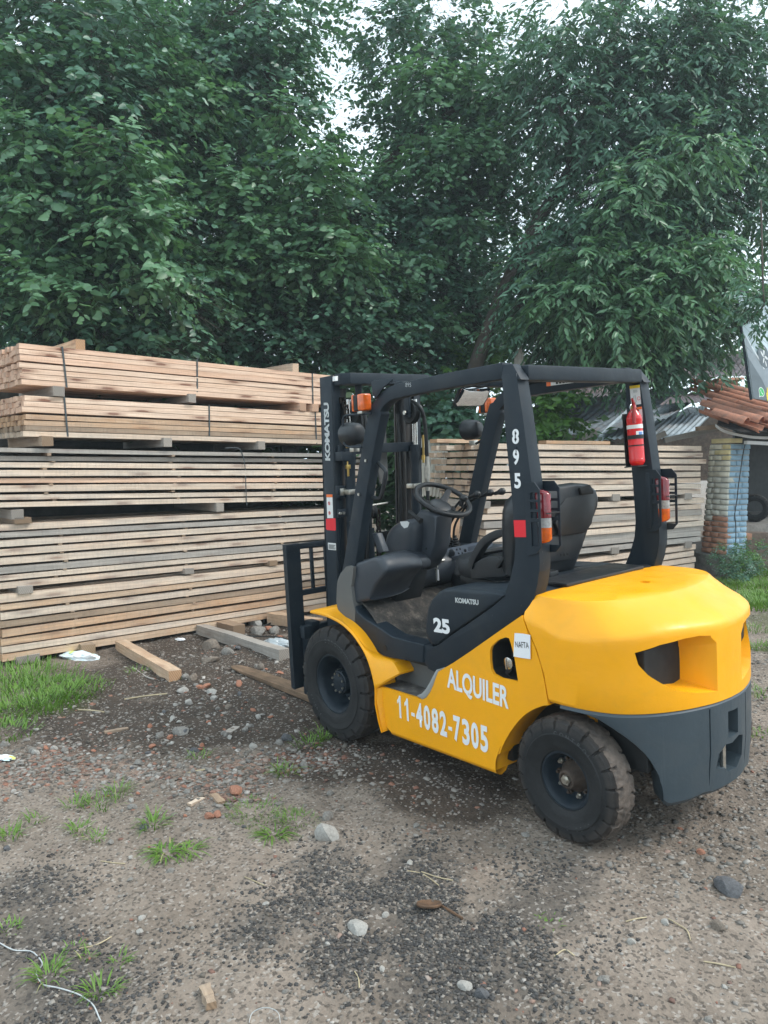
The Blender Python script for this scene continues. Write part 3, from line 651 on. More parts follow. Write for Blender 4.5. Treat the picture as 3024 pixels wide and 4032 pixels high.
# ================================================================ mast (leans back a little: sheared along x)
def lean(x, y, z): return (x - .049 * (z - .83), y, z)
def mobj(m, name, mat, parent=FK, **k): return m.shear(lean).obj(name, mat, parent, **k)
for s_ in (1, -1):
    m = MB(); y0, y1 = .350 * s_, .338 * s_
    m.box((.205, min(y0, y1), .10), (.335, max(y0, y1), 2.135))
    fy = sorted((.350 * s_, .292 * s_))
    m.box((.205, fy[0], .10), (.221, fy[1], 2.10)); m.box((.319, fy[0], .10), (.335, fy[1], 2.10))
    mobj(m, 'outer_mast_channel', 'dark_paint', bevel=.004)
    m = MB(); fy = sorted((.285 * s_, .275 * s_)); gy = sorted((.325 * s_, .235 * s_))
    m.box((.225, fy[0], .12), (.345, fy[1], 2.06)); m.box((.225, gy[0], .12), (.238, gy[1], 2.06)); m.box((.332, gy[0], .12), (.345, gy[1], 2.06))
    mobj(m, 'inner_mast_channel', 'greasy_rail', bevel=.003)
    # lift cylinder behind each rail
    m = MB().cyl((.165, .262 * s_, .15), (.165, .262 * s_, 1.66), .031, 24); m.cyl((.165, .262 * s_, 1.60), (.165, .262 * s_, 1.70), .037, 24)
    cy = mobj(m, 'lift_cylinder', 'dark_paint', smooth=40)
    mobj(MB().cyl((.165, .262 * s_, 1.70), (.165, .262 * s_, 1.99), .018, 16), 'piston_rod', 'chrome', cy, smooth=40)
    ys = sorted((.30 * s_, .215 * s_)); mobj(MB().box((.125, ys[0], 1.42), (.205, ys[1], 1.45)), 'cylinder_clamp', 'steel', cy, bevel=.004)
    # hose or chain pulley on top
    px, py, pz = .155, .225 * s_, 1.905
    m = MB().lathe([(-.022, .03), (-.022, .066), (-.016, .072), (-.008, .060), (.0, .071), (.008, .060), (.016, .072), (.022, .066), (.022, .03)], (px, py, pz), 'Y', 36)
    pu = mobj(m, 'hose_pulley', 'black', smooth=35)
    ys = sorted((py - .038 * s_, py - .028 * s_)); m = MB().box((px - .03, ys[0], pz - .03), (px + .03, ys[1], 2.08)); m.cyl((px, py - .05 * s_, pz), (px, py + .02 * s_, pz), .012, 12); mobj(m, 'pulley_bracket', 'dark_paint', pu, bevel=.003)
    mobj(MB().cyl((px - .0, py - .052 * s_, pz), (px, py - .060 * s_, pz), .014, 6), 'pulley_bolt', 'steel', pu, smooth=20)
    m = MB().lathe([(-.016, .02), (-.016, .068), (-.008, .058), (.008, .058), (.016, .068), (.016, .02)], (.215, .262 * s_, 1.93), 'Y', 32)
    mobj(m, 'chain_pulley', 'black', smooth=35)
# top tie bar
m = MB(); pl = [(-.338, .205), (-.338, .10), (-.30, .085), (.30, .085), (.338, .13), (.338, .205)]
m.prism([(y, x) for y, x in [(a, b) for a, b in pl]], 2.075, 2.14, 'Z'); m.v = [(p[1], p[0], p[2]) for p in m.v]
mobj(m, 'mast_tie_bar', 'dark_paint', bevel=.006)
for z0, z1, nm in ((1.66, 1.72, 'mast_crossbar'), (.62, .72, 'mast_crossbar'), (.16, .24, 'mast_crossbar')):
    mobj(MB().box((.18, -.33, z0), (.20, .33, z1)), nm, 'dark_paint', bevel=.004)
for z0 in (1.05,): mobj(MB().box((.33, -.28, z0), (.35, .28, z0 + .09)), 'inner_mast_crossbar', 'black', bevel=.004)
# chain strand builder
def chain(p, q, name='lift_chain', w_=.012, parent=FK):
    m = MB(); p = Vector(p); q = Vector(q); L_ = (q - p).length; n_ = max(2, int(L_ / .026)); d = (q - p) / n_
    for i in range(n_):
        c_ = p + d * (i + .5); ww = w_ if i % 2 == 0 else w_ * .62
        for sy in (-ww, ww): m.box((c_.x - .009, c_.y + sy - .0022, c_.z - .017), (c_.x + .009, c_.y + sy + .0022, c_.z + .017))
        m.cyl((c_.x, c_.y - w_ * 1.15, c_.z + .013), (c_.x, c_.y + w_ * 1.15, c_.z + .013), .0045, 6)
    return mobj(m, name, 'chain', parent, smooth=0)
chain((.15, .288, 1.74), (.15, .288, 1.93)); chain((.15, .288, 1.93), (.205, .288, 2.00))
mobj(MB().cyl((.15, .288, 1.70), (.15, .288, 1.75), .011, 10).box((.138, .276, 1.575), (.162, .300, 1.60)).cyl((.15, .288, 1.53), (.15, .288, 1.62), .008, 10), 'chain_anchor', 'brass', bevel=.001)
mobj(MB().box((.13, .24, 1.625), (.205, .345, 1.68)), 'chain_anchor_bracket', 'dark_paint', bevel=.004)
mobj(MB().box((.13, -.33, 1.625), (.205, -.24, 1.68)), 'chain_anchor_bracket', 'dark_paint', bevel=.004)
mobj(MB().cyl((.12, -.292, 1.58), (.12, -.292, 1.76), .007, 8).cyl((.12, -.292, 1.60), (.12, -.292, 1.63), .014, 6), 'chain_anchor', 'brass')
for y in (.085, -.02): chain((.26, y, .55), (.26, y, 1.30)); 
mobj(MB().tube([(.25, .19, 1.31), (.25, .13, 1.325), (.25, -.09, 1.335)], .007, 8), 'hose_guide_rod', 'steel')
mobj(MB().cyl((.29, .03, .30), (.29, .03, 1.18), .030, 20).cyl((.29, .03, 1.18), (.29, .03, 1.30), .018, 14), 'centre_cylinder', 'dark_paint', smooth=40)
mobj(MB().lathe([(-.02, .02), (-.02, .05), (0, .042), (.02, .05), (.02, .02)], (.27, .033, 1.29), 'Y', 24), 'centre_pulley', 'black')
# clamps on the left rear flange
mobj(MB().box((.185, .235, 1.40), (.203, .352, 1.475)), 'rail_clamp', 'dark_paint', bevel=.004)
mobj(MB().box((.178, .275, 1.415), (.19, .33, 1.458)), 'clamp_plate', 'steel', bevel=.002)
mobj(MB().lathe([(-.02, .016), (-.02, .026), (.02, .026), (.02, .016)], (.165, .235, 1.437), 'Z', 16).box((.16, .20, 1.41), (.18, .212, 1.47)), 'hose_clip', 'steel')
lb = mobj(MB().box((.165, .165, 1.285), (.177, .36, 1.335)), 'rail_bracket', 'dark_paint', bevel=.004)
for y in (.35, .325, .225, .19): mobj(MB().cyl((.165, y, 1.31), (.152, y, 1.31), .009, 6), 'bracket_bolt', 'steel', lb, smooth=20)
# hoses
hs = [([(.14, .222, 1.97), (.085, .222, 1.90), (.085, .222, 1.5), (.10, .225, 1.1), (.09, .22, .8), (.14, .2, .6)], .010),
      ([(.15, .205, 1.975), (.075, .205, 1.90), (.075, .205, 1.4), (.085, .21, 1.0), (.06, .20, .8), (.14, .18, .6)], .010),
      ([(.15, -.225, 1.975), (.08, -.24, 1.93), (.075, -.27, 1.82), (.075, -.285, 1.60)], .012), ([(.075, -.285, 1.40), (.075, -.285, 1.1), (.09, -.27, .8)], .012),
      ([(.20, -.15, 1.9), (.19, -.15, 1.5), (.20, -.15, 1.0), (.21, -.14, .7)], .012), ([(.12, .30, 1.26), (.11, .28, 1.1), (.13, .285, .85), (.15, .27, .6)], .012)]
for p, r in hs: mobj(MB().tube(smooth_curve(p, 5), r, 10), 'hydraulic_hose', 'hose', smooth=60)
mobj(MB().cyl((.075, -.285, 1.40), (.075, -.285, 1.62), .014, 10).cyl((.075, -.285, 1.48), (.075, -.285, 1.56), .019, 6), 'hose_fitting', 'steel')
# thin slatted strip at the left of the mast, hood side of the rail: worn grey sheet hanging behind the pillar
# carriage, load backrest and forks
m = MB(); m.box((.49, .425, .19), (.50, .53, 1.11)); m.box((.49, .52, .19), (.535, .53, 1.11)); m.box((.49, .425, 1.06), (.535, .53, 1.115))
cb = m.obj('backrest_post', 'dark_paint', FK, bevel=.006)
for z in (.32, .58):
    MB().cyl((.49, .455, z), (.478, .455, z), .010, 6).obj('post_bolt', 'steel', cb, smooth=20)
MB().box((.49, -.53, .19), (.50, -.425, 1.11)).box((.49, -.53, .19), (.535, -.52, 1.11)).obj('backrest_post', 'dark_paint', FK, bevel=.006)
MB().box((.50, -.44, 1.075), (.53, .44, 1.11)).obj('backrest_rail', 'dark_paint', FK, bevel=.004)
MB().box((.50, -.44, .775), (.53, .44, .81)).obj('backrest_rail', 'dark_paint', FK, bevel=.004)
for y in (.33, .22, .11, 0, -.11, -.22, -.33): MB().box((.505, y - .01, .80), (.525, y + .01, 1.09)).obj('backrest_bar', 'dark_paint', FK, bevel=.002)
MB().box((.40, -.49, .52), (.45, .49, .60)).box((.40, -.49, .16), (.45, .49, .24)).box((.39, .12, .2), (.44, .16, .56)).box((.39, -.16, .2), (.44, -.12, .56)).obj('carriage', 'dark_paint', FK, bevel=.006)
MB().box((.40, .37, .40), (.49, .43, .62)).box((.40, .43, .25), (.49, .455, .58)).obj('carriage_side', 'dark_paint', FK, bevel=.006)
FT = [(1.945,0.315),(1.917,0.258),(1.036,0.243),(0.81,0.318),(0.722,0.37),(1.609,0.378)]
for yc in (.265, -.38):
    m = MB(); L0, L1 = .47, 1.86; h0 = .045
    secs = []
    for x, wd, zt, zb in ((L0, .058, .055, .012), (.9, .058, .052, .014), (1.4, .058, .042, .016), (1.66, .055, .034, .018), (1.80, .044, .028, .020), (L1, .022, .025, .021)):
        secs.append([(x, yc - wd, zb), (x, yc + wd, zb), (x, yc + wd, zt), (x, yc - wd, zt)])
    m.loft(secs); m.box((L0 - .03, yc - .058, .012), (L0 + .01, yc + .058, .60))
    m.obj('fork', 'brown_wood' if False else 'fork_steel', FK, bevel=.004)
# mast stickers and lettering on the outer rail face, y = .350
def ms(x, z): return lean(x, .3515, z)
KB = [(0.261,0.352,1.63),(0.207,0.352,1.629),(0.24,0.352,1.982),(0.188,0.352,1.978)]
a = Vector(KB[0]) * .0 + Vector(KB[1]); b = Vector(KB[3])
text('KOMATSU', KB[1], KB[3], (Vector(KB[0]) - Vector(KB[1])).length * .92, Vector(KB[0]) - Vector(KB[1]), 'letter_grey', FK, name='mast_lettering', bold=.045, space=.93)
def sticker(pts, mat, name='sticker', parent=FK, off=(0, 1, 0), t=.0012):
    o = Vector(off) * t; lo = [Vector(p) + o * .2 for p in pts]; hi = [Vector(p) + o for p in pts]
    m = MB(); n_ = len(pts); m.add([tuple(p) for p in lo + hi], [tuple(range(n_, 2 * n_)), tuple(range(n_))] + [(i, (i + 1) % n_, (i + 1) % n_ + n_, i + n_) for i in range(n_)]); return m.obj(name, mat, parent, smooth=0)
st = sticker([(0.268,0.351,1.423),(0.204,0.351,1.424),(0.21,0.351,1.279),(0.274,0.351,1.276)], 'sticker_white', 'warning_sticker')
sticker([(0.266,0.353,1.423),(0.202,0.353,1.424),(0.202,0.353,1.407),(0.266,0.353,1.406)], 'sticker_orange', 'sticker_header', st)
def ringmark(c_, r, parent, mat='red_tape', up=(0, 1, 0)):
    MB().lathe([(0, r), (.0008, r), (.0008, r * .8), (0, r * .8)], c_, 'Y', 20, closed=True).obj('prohibition_ring', mat, parent, smooth=0)
for q in [(0.243,0.353,1.369),(0.245,0.353,1.309)]:
    ringmark(q, .011, st)
    MB().hexa([(q[0]+.008,q[1]+.001,q[2]+.006),(q[0]+.006,q[1]+.001,q[2]+.008),(q[0]+.006,q[1]+.0016,q[2]+.008),(q[0]+.008,q[1]+.0016,q[2]+.006)], [(q[0]-.006,q[1]+.001,q[2]-.008),(q[0]-.008,q[1]+.001,q[2]-.006),(q[0]-.008,q[1]+.0016,q[2]-.006),(q[0]-.006,q[1]+.0016,q[2]-.008)]).obj('prohibition_bar', 'red_tape', st, smooth=0)
    MB().box((q[0]-.003, q[1]+.0002, q[2]-.006), (q[0]+.003, q[1]+.0009, q[2]+.005)).sphere((q[0], q[1]+.0006, q[2]+.007), .0025, 5, sy=.2).obj('figure_print', 'ink', st)
sticker([(0.289,0.351,1.271),(0.194,0.351,1.279),(0.185,0.351,1.275),(0.188,0.351,1.209),(0.197,0.351,1.202),(0.285,0.351,1.202),(0.294,0.351,1.209)], 'red_tape', 'red_reflector')
nm = sticker([(0.283,0.351,1.123),(0.197,0.351,1.124),(0.199,0.351,1.081),(0.284,0.351,1.08)], 'sticker_white', 'maker_plate')
for j in range(5):
    q = [(0.274,0.353,1.117),(0.202,0.353,1.118),(0.202,0.353,1.086),(0.274,0.353,1.086)]
    t = .12 + j * .19; A_ = Vector(q[0]).lerp(Vector(q[3]), t); B_ = Vector(q[1]).lerp(Vector(q[2]), t); dz = Vector((0, 0, .003))
    sticker([A_, B_.lerp(A_, .1 * (j % 3)), B_.lerp(A_, .1 * (j % 3)) - dz, A_ - dz], 'ink', 'plate_print', nm)
sticker([(0.1,0.377,2.122),(0.1,0.356,2.124),(0.1,0.358,2.096),(0.1,0.379,2.095)], 'sticker_white', 'white_tag', off=(-1, 0, 0), t=.03)
# vertical slot of grey sheet (tilt guard seen behind the left pillar)
gs = [(0.21,-0.028,1.814),(0.21,-0.093,1.851),(0.21,-0.087,1.479),(0.21,-0.023,1.468),(0.21,-0.002,1.621)]
MB().prism([(p[1], p[2]) for p in gs], .20, .215, 'X').obj('mast_guard_sheet', 'worn_plastic', FK, bevel=.003)

# ================================================================ operator station, lights, mirror, stickers
sub = lambda m, lv=1: m
def soft(m, name, mat, parent=FK, lv=2, crease=False):
    """subdivision-smoothed closed mesh for moulded plastic"""
    me = m.mesh(name, 0, 2, 0); o = link(name, me, mat, parent); md = o.modifiers.new('soften', 'SUBSURF'); md.levels = lv; md.render_levels = lv
    me.polygons.foreach_set('use_smooth', [True] * len(me.polygons)); return o
# cowl: full-width moulded dash body behind the mast
prof = [(.03, .76), (.02, .95), (-.03, 1.035), (-.10, 1.055), (-.20, 1.045), (-.26, 1.00), (-.275, .93), (-.24, .86), (-.20, .84), (-.10, .80)]
m = MB(); ys = [.475, .470, .43, .30, .18, .0, -.2, -.4, -.465, -.47]; ins = [.75, .93, .99, 1, 1, .98, .97, .98, .95, .8]
cx_, cz_ = -.12, .93
m.loft([[(cx_ + (x - cx_) * k, y, cz_ + (z - cz_) * k) for x, z in prof] for y, k in zip(ys, ins)])
soft(m, 'cowl', 'grey_plastic')
# knee-side lobe of the cowl (the big rounded lump at the left)
def lobe(poly, ys, name, mat, **k):
    q_ = smooth_curve(list(poly) + [poly[0]], 3)[:-1]; ax_ = sum(a[0] for a in q_) / len(q_); az_ = sum(a[1] for a in q_) / len(q_)
    return MB().loft([[(ax_ + (x - ax_) * kk, y, az_ + (z - az_) * kk) for x, z in q_] for y, kk in ys]).obj(name, mat, FK, smooth=60)
lobe([(-0.083,1.023),(-0.113,1.04),(-0.252,1.074),(-0.352,1.102),(-0.409,1.092),(-0.44,1.042),(-0.423,1.007),(-0.34,0.934),(-0.285,0.859),(-0.275,0.843),(-0.112,0.803),(-0.092,0.809),(-0.063,0.865),(-0.058,0.936)], ((.18, .80), (.24, .93), (.32, .99), (.42, 1.), (.458, .99), (.470, .965), (.477, .91), (.480, .8)), 'cowl_side_pod', 'grey_plastic')
lobe([(-0.166,1.074),(-0.207,1.087),(-0.273,1.082),(-0.342,1.055),(-0.355,1.022),(-0.341,0.978),(-0.252,0.959),(-0.187,0.982)], ((.06, .8), (.12, .95), (.22, 1.), (.28, .95), (.31, .8), (.315, .5)), 'cup_holder', 'grey_plastic')
KP = [(-0.151,0.983),(-0.312,0.973),(-0.279,0.881),(-0.229,0.774),(-0.039,0.793),(-0.072,0.873)]
MB().prism(KP, .26, .06).obj('kick_panel', 'dark_plastic', FK, bevel=.012, seg=2)
MB().prism([(-0.243,1.084),(-0.303,1.073),(-0.333,1.044),(-0.315,1.022),(-0.277,1.029),(-0.241,1.061)], .3165, .31).obj('cup_recess', 'black', FK, bevel=.002)
dcv = [(-0.281,0.452,1.052),(-0.391,0.452,1.081),(-0.422,0.452,1.054),(-0.413,0.452,1.036),(-0.32,0.452,1.017)]
m = MB().loft([[tuple(Vector(p) + Vector((0, o, 0))) for p in dcv] for o in (-.02, .006)])
# steering column cover: tapered body between pod and wheel
def quadring(a, b, c_, d): return [a, b, c_, d]
CB = [(0.001,1.052),(-0.009,1.119),(-0.048,1.191),(-0.129,1.241),(-0.253,1.269),(-0.309,1.24),(-0.292,1.11),(-0.244,1.007),(-0.174,1.01),(-0.061,1.029)]
cbx = sum(p[0] for p in CB) / len(CB); cbz = sum(p[1] for p in CB) / len(CB)
MB().loft([[(cbx + (x - cbx) * k, y, cbz + (z - cbz) * k) for x, z in smooth_curve(CB + CB[:1], 3)[:-1]] for y, k in ((.0, .9), (.04, .97), (.10, 1.), (.125, .97), (.14, .88), (.148, .72), (.150, .45))]).obj('column_shroud', 'grey_plastic', FK, smooth=60)
CO = [(-0.163,1.159),(-0.202,1.262),(-0.286,1.319),(-0.358,1.307),(-0.421,1.283),(-0.393,1.119),(-0.353,1.044),(-0.279,0.959),(-0.125,0.941),(-0.081,1.023)]
cx1 = sum(p[0] for p in CO) / len(CO); cz1 = sum(p[1] for p in CO) / len(CO)
m = MB(); m.loft([[(cx1 + (x - cx1) * k, y, cz1 + (z - cz1) * k) for x, z in CO] for y, k in ((.078, .90), (.075, .96), (.065, 1.), (-.04, .97), (-.06, .9), (-.065, .8))])
m.obj('steering_column_cover', 'grey_plastic', FK, smooth=42)
MB().loft([[(x, .145 + .001 * i, z) for x, z in [(a[0], a[1]) for a in [(-0.182,1.253),(-0.244,1.258),(-0.265,1.25),(-0.25,1.223),(-0.218,1.215),(-0.192,1.232)]]] for i in (0, 4)]).obj('column_display', 'sticker_white', FK)
for q in [(-0.288,0.08,1.028),(-0.326,0.08,1.094)]: MB().cyl((q[0], q[1] - .002, q[2]), (q[0], q[1] + .002, q[2]), .006, 10).obj('cover_screw', 'black', FK)
# steering wheel: ellipse of r1 (875..1210, 925..1140) is a ring tilted back
swc = Vector((-.40, .0, 1.375)); ax = Vector((-.62, 0, 1)).normalized(); R_w = .163
u_ = Vector((0, 1, 0)); v_ = ax.cross(u_).normalized()
pts = [swc + (u_ * math.cos(a) + v_ * math.sin(a)) * R_w for a in np.linspace(0, 2 * math.pi, 65)]
sw = MB().tube(pts, .0145, 12, cap=False).obj('steering_wheel', 'black_gloss', FK, smooth=60)
for a in (R(100), R(215), R(-25)):
    d = (u_ * math.cos(a) + v_ * math.sin(a)); t_ = ax.cross(d)
    m = MB().loft([[tuple(swc + d * r + t_ * w_ * k + ax * (h + th_ * q)) for k, q in ((-1, -1), (1, -1), (1, 1), (-1, 1))] for r, w_, h, th_ in ((.03, .026, -.055, .014), (.09, .022, -.04, .011), (.13, .017, -.012, .009), (.163, .015, 0, .008))])
    m.obj('steering_spoke', 'black_gloss', sw, bevel=.004)
m = MB().loft([[tuple(swc + ax * h + (u_ * math.cos(a) + v_ * math.sin(a)) * r) for a in np.linspace(0, 2 * math.pi, 24, endpoint=False)] for h, r in ((-.13, .05), (-.08, .055), (-.05, .066), (-.035, .064), (-.026, .045), (-.024, .01))])
m.obj('steering_hub', 'dark_plastic', sw, smooth=40)
kp = swc + (u_ * math.cos(R(-110)) + v_ * math.sin(R(-110))) * R_w
kp = Vector([(-0.534,-0.02,1.359)][0])
MB().sphere(tuple(kp + ax * .03), .026, 8, sz=.8).cyl(tuple(kp - ax * .02), tuple(kp + ax * .03), .013, 12).obj('spinner_knob', 'black_gloss', sw, smooth=60)
# direction lever left of the column
lv = [(-0.286,0.16,1.314),(-0.357,0.16,1.277),(-0.383,0.16,1.265)]
MB().tube(lv, [.014, .012, .018], 10).obj('direction_lever', 'black', FK, smooth=60)
lw = [(-0.28,-0.12,1.276),(-0.341,-0.12,1.296),(-0.361,-0.12,1.311)]
MB().tube(lw, [.008, .008, .016], 10).obj('signal_lever', 'black', FK, smooth=60)
# hydraulic levers
base = [(-0.092,-0.28,1.085),(-0.11,-0.28,1.081),(-0.134,-0.28,1.077)]
knob = [(-0.388,-0.28,1.38),(-0.476,-0.28,1.388),(-0.551,-0.28,1.396)]
bend = [(-0.25,-0.28,1.338),(-0.297,-0.28,1.33),(-0.317,-0.28,1.342)]
for i in range(3):
    yo = -.02 * i; b_ = Vector(base[i]) + Vector((0, yo, 0)); k_ = Vector(knob[i]) + Vector((0, yo, 0)); n_ = Vector(bend[i]) + Vector((0, yo, 0)); mid = b_ + Vector((-.03, 0, .12))
    lo = MB().tube(smooth_curve([b_, mid, n_, k_ + (n_ - k_).normalized() * .03], 5), .0075, 8).obj('hydraulic_lever', 'black', FK, smooth=60)
    d = (k_ - n_).normalized()
    MB().tube([k_ - d * .045, k_ - d * .02, k_, k_ + d * .014, k_ + d * .028, k_ + d * .036], [.011, .012, .018, .022, .018, .006], 14).obj('lever_knob', 'black_gloss', lo, smooth=60)
    MB().lathe([(.0, .030), (.008, .034), (.014, .024), (.022, .029), (.028, .020), (.036, .025), (.042, .015), (.050, .019), (.056, .009), (.07, .009)], tuple(b_ + Vector((-.01 * i, 0, -.03))), 'Z', 16).obj('lever_boot', 'black', lo, smooth=60)
# right-hand instrument console
m = MB(); tops = [(-0.086,-0.22,1.023),(-0.172,-0.22,1.048),(-0.478,-0.22,1.108),(-0.489,-0.22,1.088),(-0.475,-0.22,1.065)]
m = MB().hexa([(-.02, -.26, .86), (-.02, -.45, .86), (-.46, -.45, .86), (-.40, -.245, .90)], [(.0, -.25, 1.0), (.0, -.45, 1.06), (-.46, -.45, 1.07), (-.44, -.24, 1.0)])
con = m.obj('instrument_console', 'grey_plastic', FK, bevel=.018, seg=3, smooth=50)
pa = [(-0.181,-0.21,1.036),(-0.21,-0.21,1.052),(-0.491,-0.21,1.11),(-0.503,-0.21,1.104),(-0.476,-0.21,1.066),(-0.247,-0.21,0.998),(-0.223,-0.21,0.995),(-0.203,-0.21,1.004)]
yoff = [0, -.03, -.07, -.07, -.02, .012, .012, .006]
pn = MB().loft([[(p[0], p[1] + yo + o * .6, p[2] + o) for p, yo in zip(pa, yoff)] for o in (-.02, .004)]).obj('instrument_panel', 'panel_plastic', con, smooth=30)
for q, r in zip([(-0.243,-0.2,1.03),(-0.287,-0.2,1.052),(-0.316,-0.2,1.058),(-0.303,-0.2,1.03),(-0.333,-0.2,1.035),(-0.359,-0.2,1.052)], (.026, .008, .008, .008, .008, .012)):
    MB().sphere(q, r, 6, sy=.35, sz=.9).obj('panel_button', 'grey_plastic', pn, smooth=60)
dd = [(-0.376,-0.205,1.069),(-0.473,-0.205,1.094),(-0.465,-0.205,1.07),(-0.384,-0.205,1.049)]
MB().loft([[tuple(Vector(p) + Vector((0, o, o))) for p in dd] for o in (0, .003)]).obj('panel_display', 'panel_plastic', pn, smooth=0)
# ignition lock; the key ring hangs from it as a thing of its own
ig = [(-0.273,-0.05,0.998),(-0.296,-0.05,0.974),(-0.29,-0.05,0.926),(-0.304,-0.05,0.927)]
MB().cyl((ig[0][0], ig[0][1] + .01, ig[0][2]), (ig[0][0], ig[0][1] - .05, ig[0][2]), .011, 14).obj('ignition_lock', 'steel', FK)
MB().hexa([(-.28, -.22, .70), (-.10, -.44, .66), (-.40, -.46, .66), (-.42, -.22, .70)], [(-.2, -.19, .90), (-.06, -.44, .90), (-.45, -.46, .92), (-.44, -.17, .93)]).obj('console_base', 'dark_plastic', FK, bevel=.02, seg=3)
MB().box((-.02, -.46, .62), (.0, .44, 1.0)).obj('bulkhead', 'black', FK)
# pedals
def pedal(c_, wd, ln, arm, mat, name='pedal', ribs=False):
    c_ = Vector(c_); t_ = Vector((-.5, 0, .5)).normalized(); n_ = Vector((-.5, 0, -.5))
    m = MB(); rs = []
    for k in (-1, -.5, 0, .5, 1):
        q = c_ + Vector((-.4, 0, .75)).normalized() * ln * k * .5; bow = .006 * (1 - k * k)
        rs.append([tuple(q + Vector((-bow - h, s__ * wd / 2, 0))) for s__, h in ((-1, 0), (1, 0), (1, .008), (-1, .008))])
    pd = m.loft(rs).obj(name, mat, FK, bevel=.002)
    if ribs:
        r_ = MB()
        for k in range(7): y = -wd / 2 + wd * (k + .5) / 7; r_.hexa([(c_.x+ln*.25-.010,c_.y+y-.003,c_.z-ln*.40),(c_.x+ln*.25-.010,c_.y+y+.003,c_.z-ln*.40),(c_.x+ln*.25-.018,c_.y+y+.003,c_.z-ln*.40),(c_.x+ln*.25-.018,c_.y+y-.003,c_.z-ln*.40)], [(c_.x-ln*.25-.010,c_.y+y-.003,c_.z+ln*.40),(c_.x-ln*.25-.010,c_.y+y+.003,c_.z+ln*.40),(c_.x-ln*.25-.018,c_.y+y+.003,c_.z+ln*.40),(c_.x-ln*.25-.018,c_.y+y-.003,c_.z+ln*.40)])
        r_.obj('pedal_rib', 'dark_plastic', pd)
    m = MB().tube([c_ + Vector((.01, 0, 0)), c_ + Vector((.03, 0, -.01))] + [Vector(a) for a in arm], .010, 8).obj('pedal_arm', 'black_gloss', pd, smooth=50)
pc = [(-0.207,0.12,0.807)][0]; pedal(pc, .085, .055, [(pc[0] + .10, .13, pc[2] + .07), (pc[0] + .15, .12, .93)], 'steel')
pc = [(-0.182,-0.06,0.784)][0]; pedal(pc, .085, .05, [(pc[0] + .08, -.05, pc[2] + .06), (pc[0] + .15, -.05, .92)], 'black_gloss')
pc = [(-0.128,-0.24,0.81)][0]; pedal(pc, .075, .12, [(pc[0] + .1, -.24, pc[2] - .02)], 'black', ribs=True)
MB().cyl((-.10, .05, .68), (-.10, .05, .79), .030, 16).cyl((-.10, .05, .79), (-.10, .05, .82), .018, 12).obj('brake_reservoir', 'black', FK)
# ---------------------------------------------------------------- seat
sb = MB()
def sell(cx, cy, cz, a, b, c_, e=.35, n1=16, n2=12):
    """superellipsoid"""
    m = MB(); rings = []
    def pw(v, p): return math.copysign(abs(v) ** p, v)
    for j in range(n2 + 1):
        ph = -math.pi / 2 + math.pi * j / n2
        rings.append([(cx + a * pw(math.cos(ph), e) * pw(math.cos(t), e), cy + b * pw(math.cos(ph), e) * pw(math.sin(t), e), cz + c_ * pw(math.sin(ph), e)) for t in np.linspace(0, 2 * math.pi, n1, endpoint=False)])
    m.loft(rings); return m
seat = MB(); 
cush = sell(-.87, -.02, 1.035, .24, .235, .075, .5, 24, 12).obj('seat_cushion', 'dark_plastic', FK, smooth=60)
MB().box((-1.10, -.24, .955), (-.72, .20, 1.0)).obj('seat_pan', 'black', cush, bevel=.01)
# back shell
SBK = [(0.293,1.285),(0.296,1.358),(0.279,1.408),(0.232,1.437),(0.12,1.458),(0.029,1.455),(-0.078,1.46),(-0.163,1.462),(-0.269,1.45),(-0.328,1.418),(-0.356,1.371),(-0.354,1.331),(-0.332,1.285),(-0.29,1.225),(-0.261,1.156),(-0.218,1.065),(-0.183,0.998),(-0.139,0.996),(0.099,1.019),(0.266,1.039)]
ccy = sum(p[0] for p in SBK) / len(SBK); ccz = sum(p[1] for p in SBK) / len(SBK)
bkr = MB().loft([[(x - .12 * (z - 1.0), ccy + (y - ccy) * k, ccz + (z - ccz) * k) for y, z in SBK] for x, k in ((-1.05, .84), (-1.07, .94), (-1.10, .985), (-1.13, 1.), (-1.155, .985), (-1.172, .95), (-1.180, .90))]).obj('seat_back', 'dark_plastic', FK, smooth=60)
# moulded panel on the rear of the shell
PB = [(0.025,1.273),(-0.018,1.36),(-0.062,1.394),(-0.298,1.396),(-0.313,1.375),(-0.265,1.244),(-0.212,1.202),(-0.016,1.206)]
MB().prism([(y, z) for y, z in PB], -1.232, -1.15, 'X').obj('seat_back_panel', 'black_gloss', bkr, bevel=.01, seg=2)
PB2 = [(0.078,1.207),(-0.238,1.219),(-0.208,1.131),(-0.155,1.074),(0.107,1.086),(0.114,1.169)]
MB().prism(PB2, -1.212, -1.14, 'X').obj('seat_back_panel', 'dark_plastic', bkr, bevel=.008)
nt_ = [(-0.156,1.438),(-0.244,1.447),(-0.268,1.418),(-0.274,1.398),(-0.173,1.398)]
MB().prism(nt_, -1.245, -1.17, 'X').obj('head_notch', 'black', bkr, bevel=.008)
for q in [(-1.228,0.142,1.113),(-1.228,0.119,1.112),(-1.228,0.096,1.112),(-1.228,-0.015,1.113),(-1.228,-0.039,1.112),(-1.228,-0.063,1.112)]: MB().box((q[0]-.002, q[1]-.005, q[2]-.006), (q[0]+.002, q[1]+.005, q[2]+.006)).obj('seat_vent_slot', 'black', bkr)
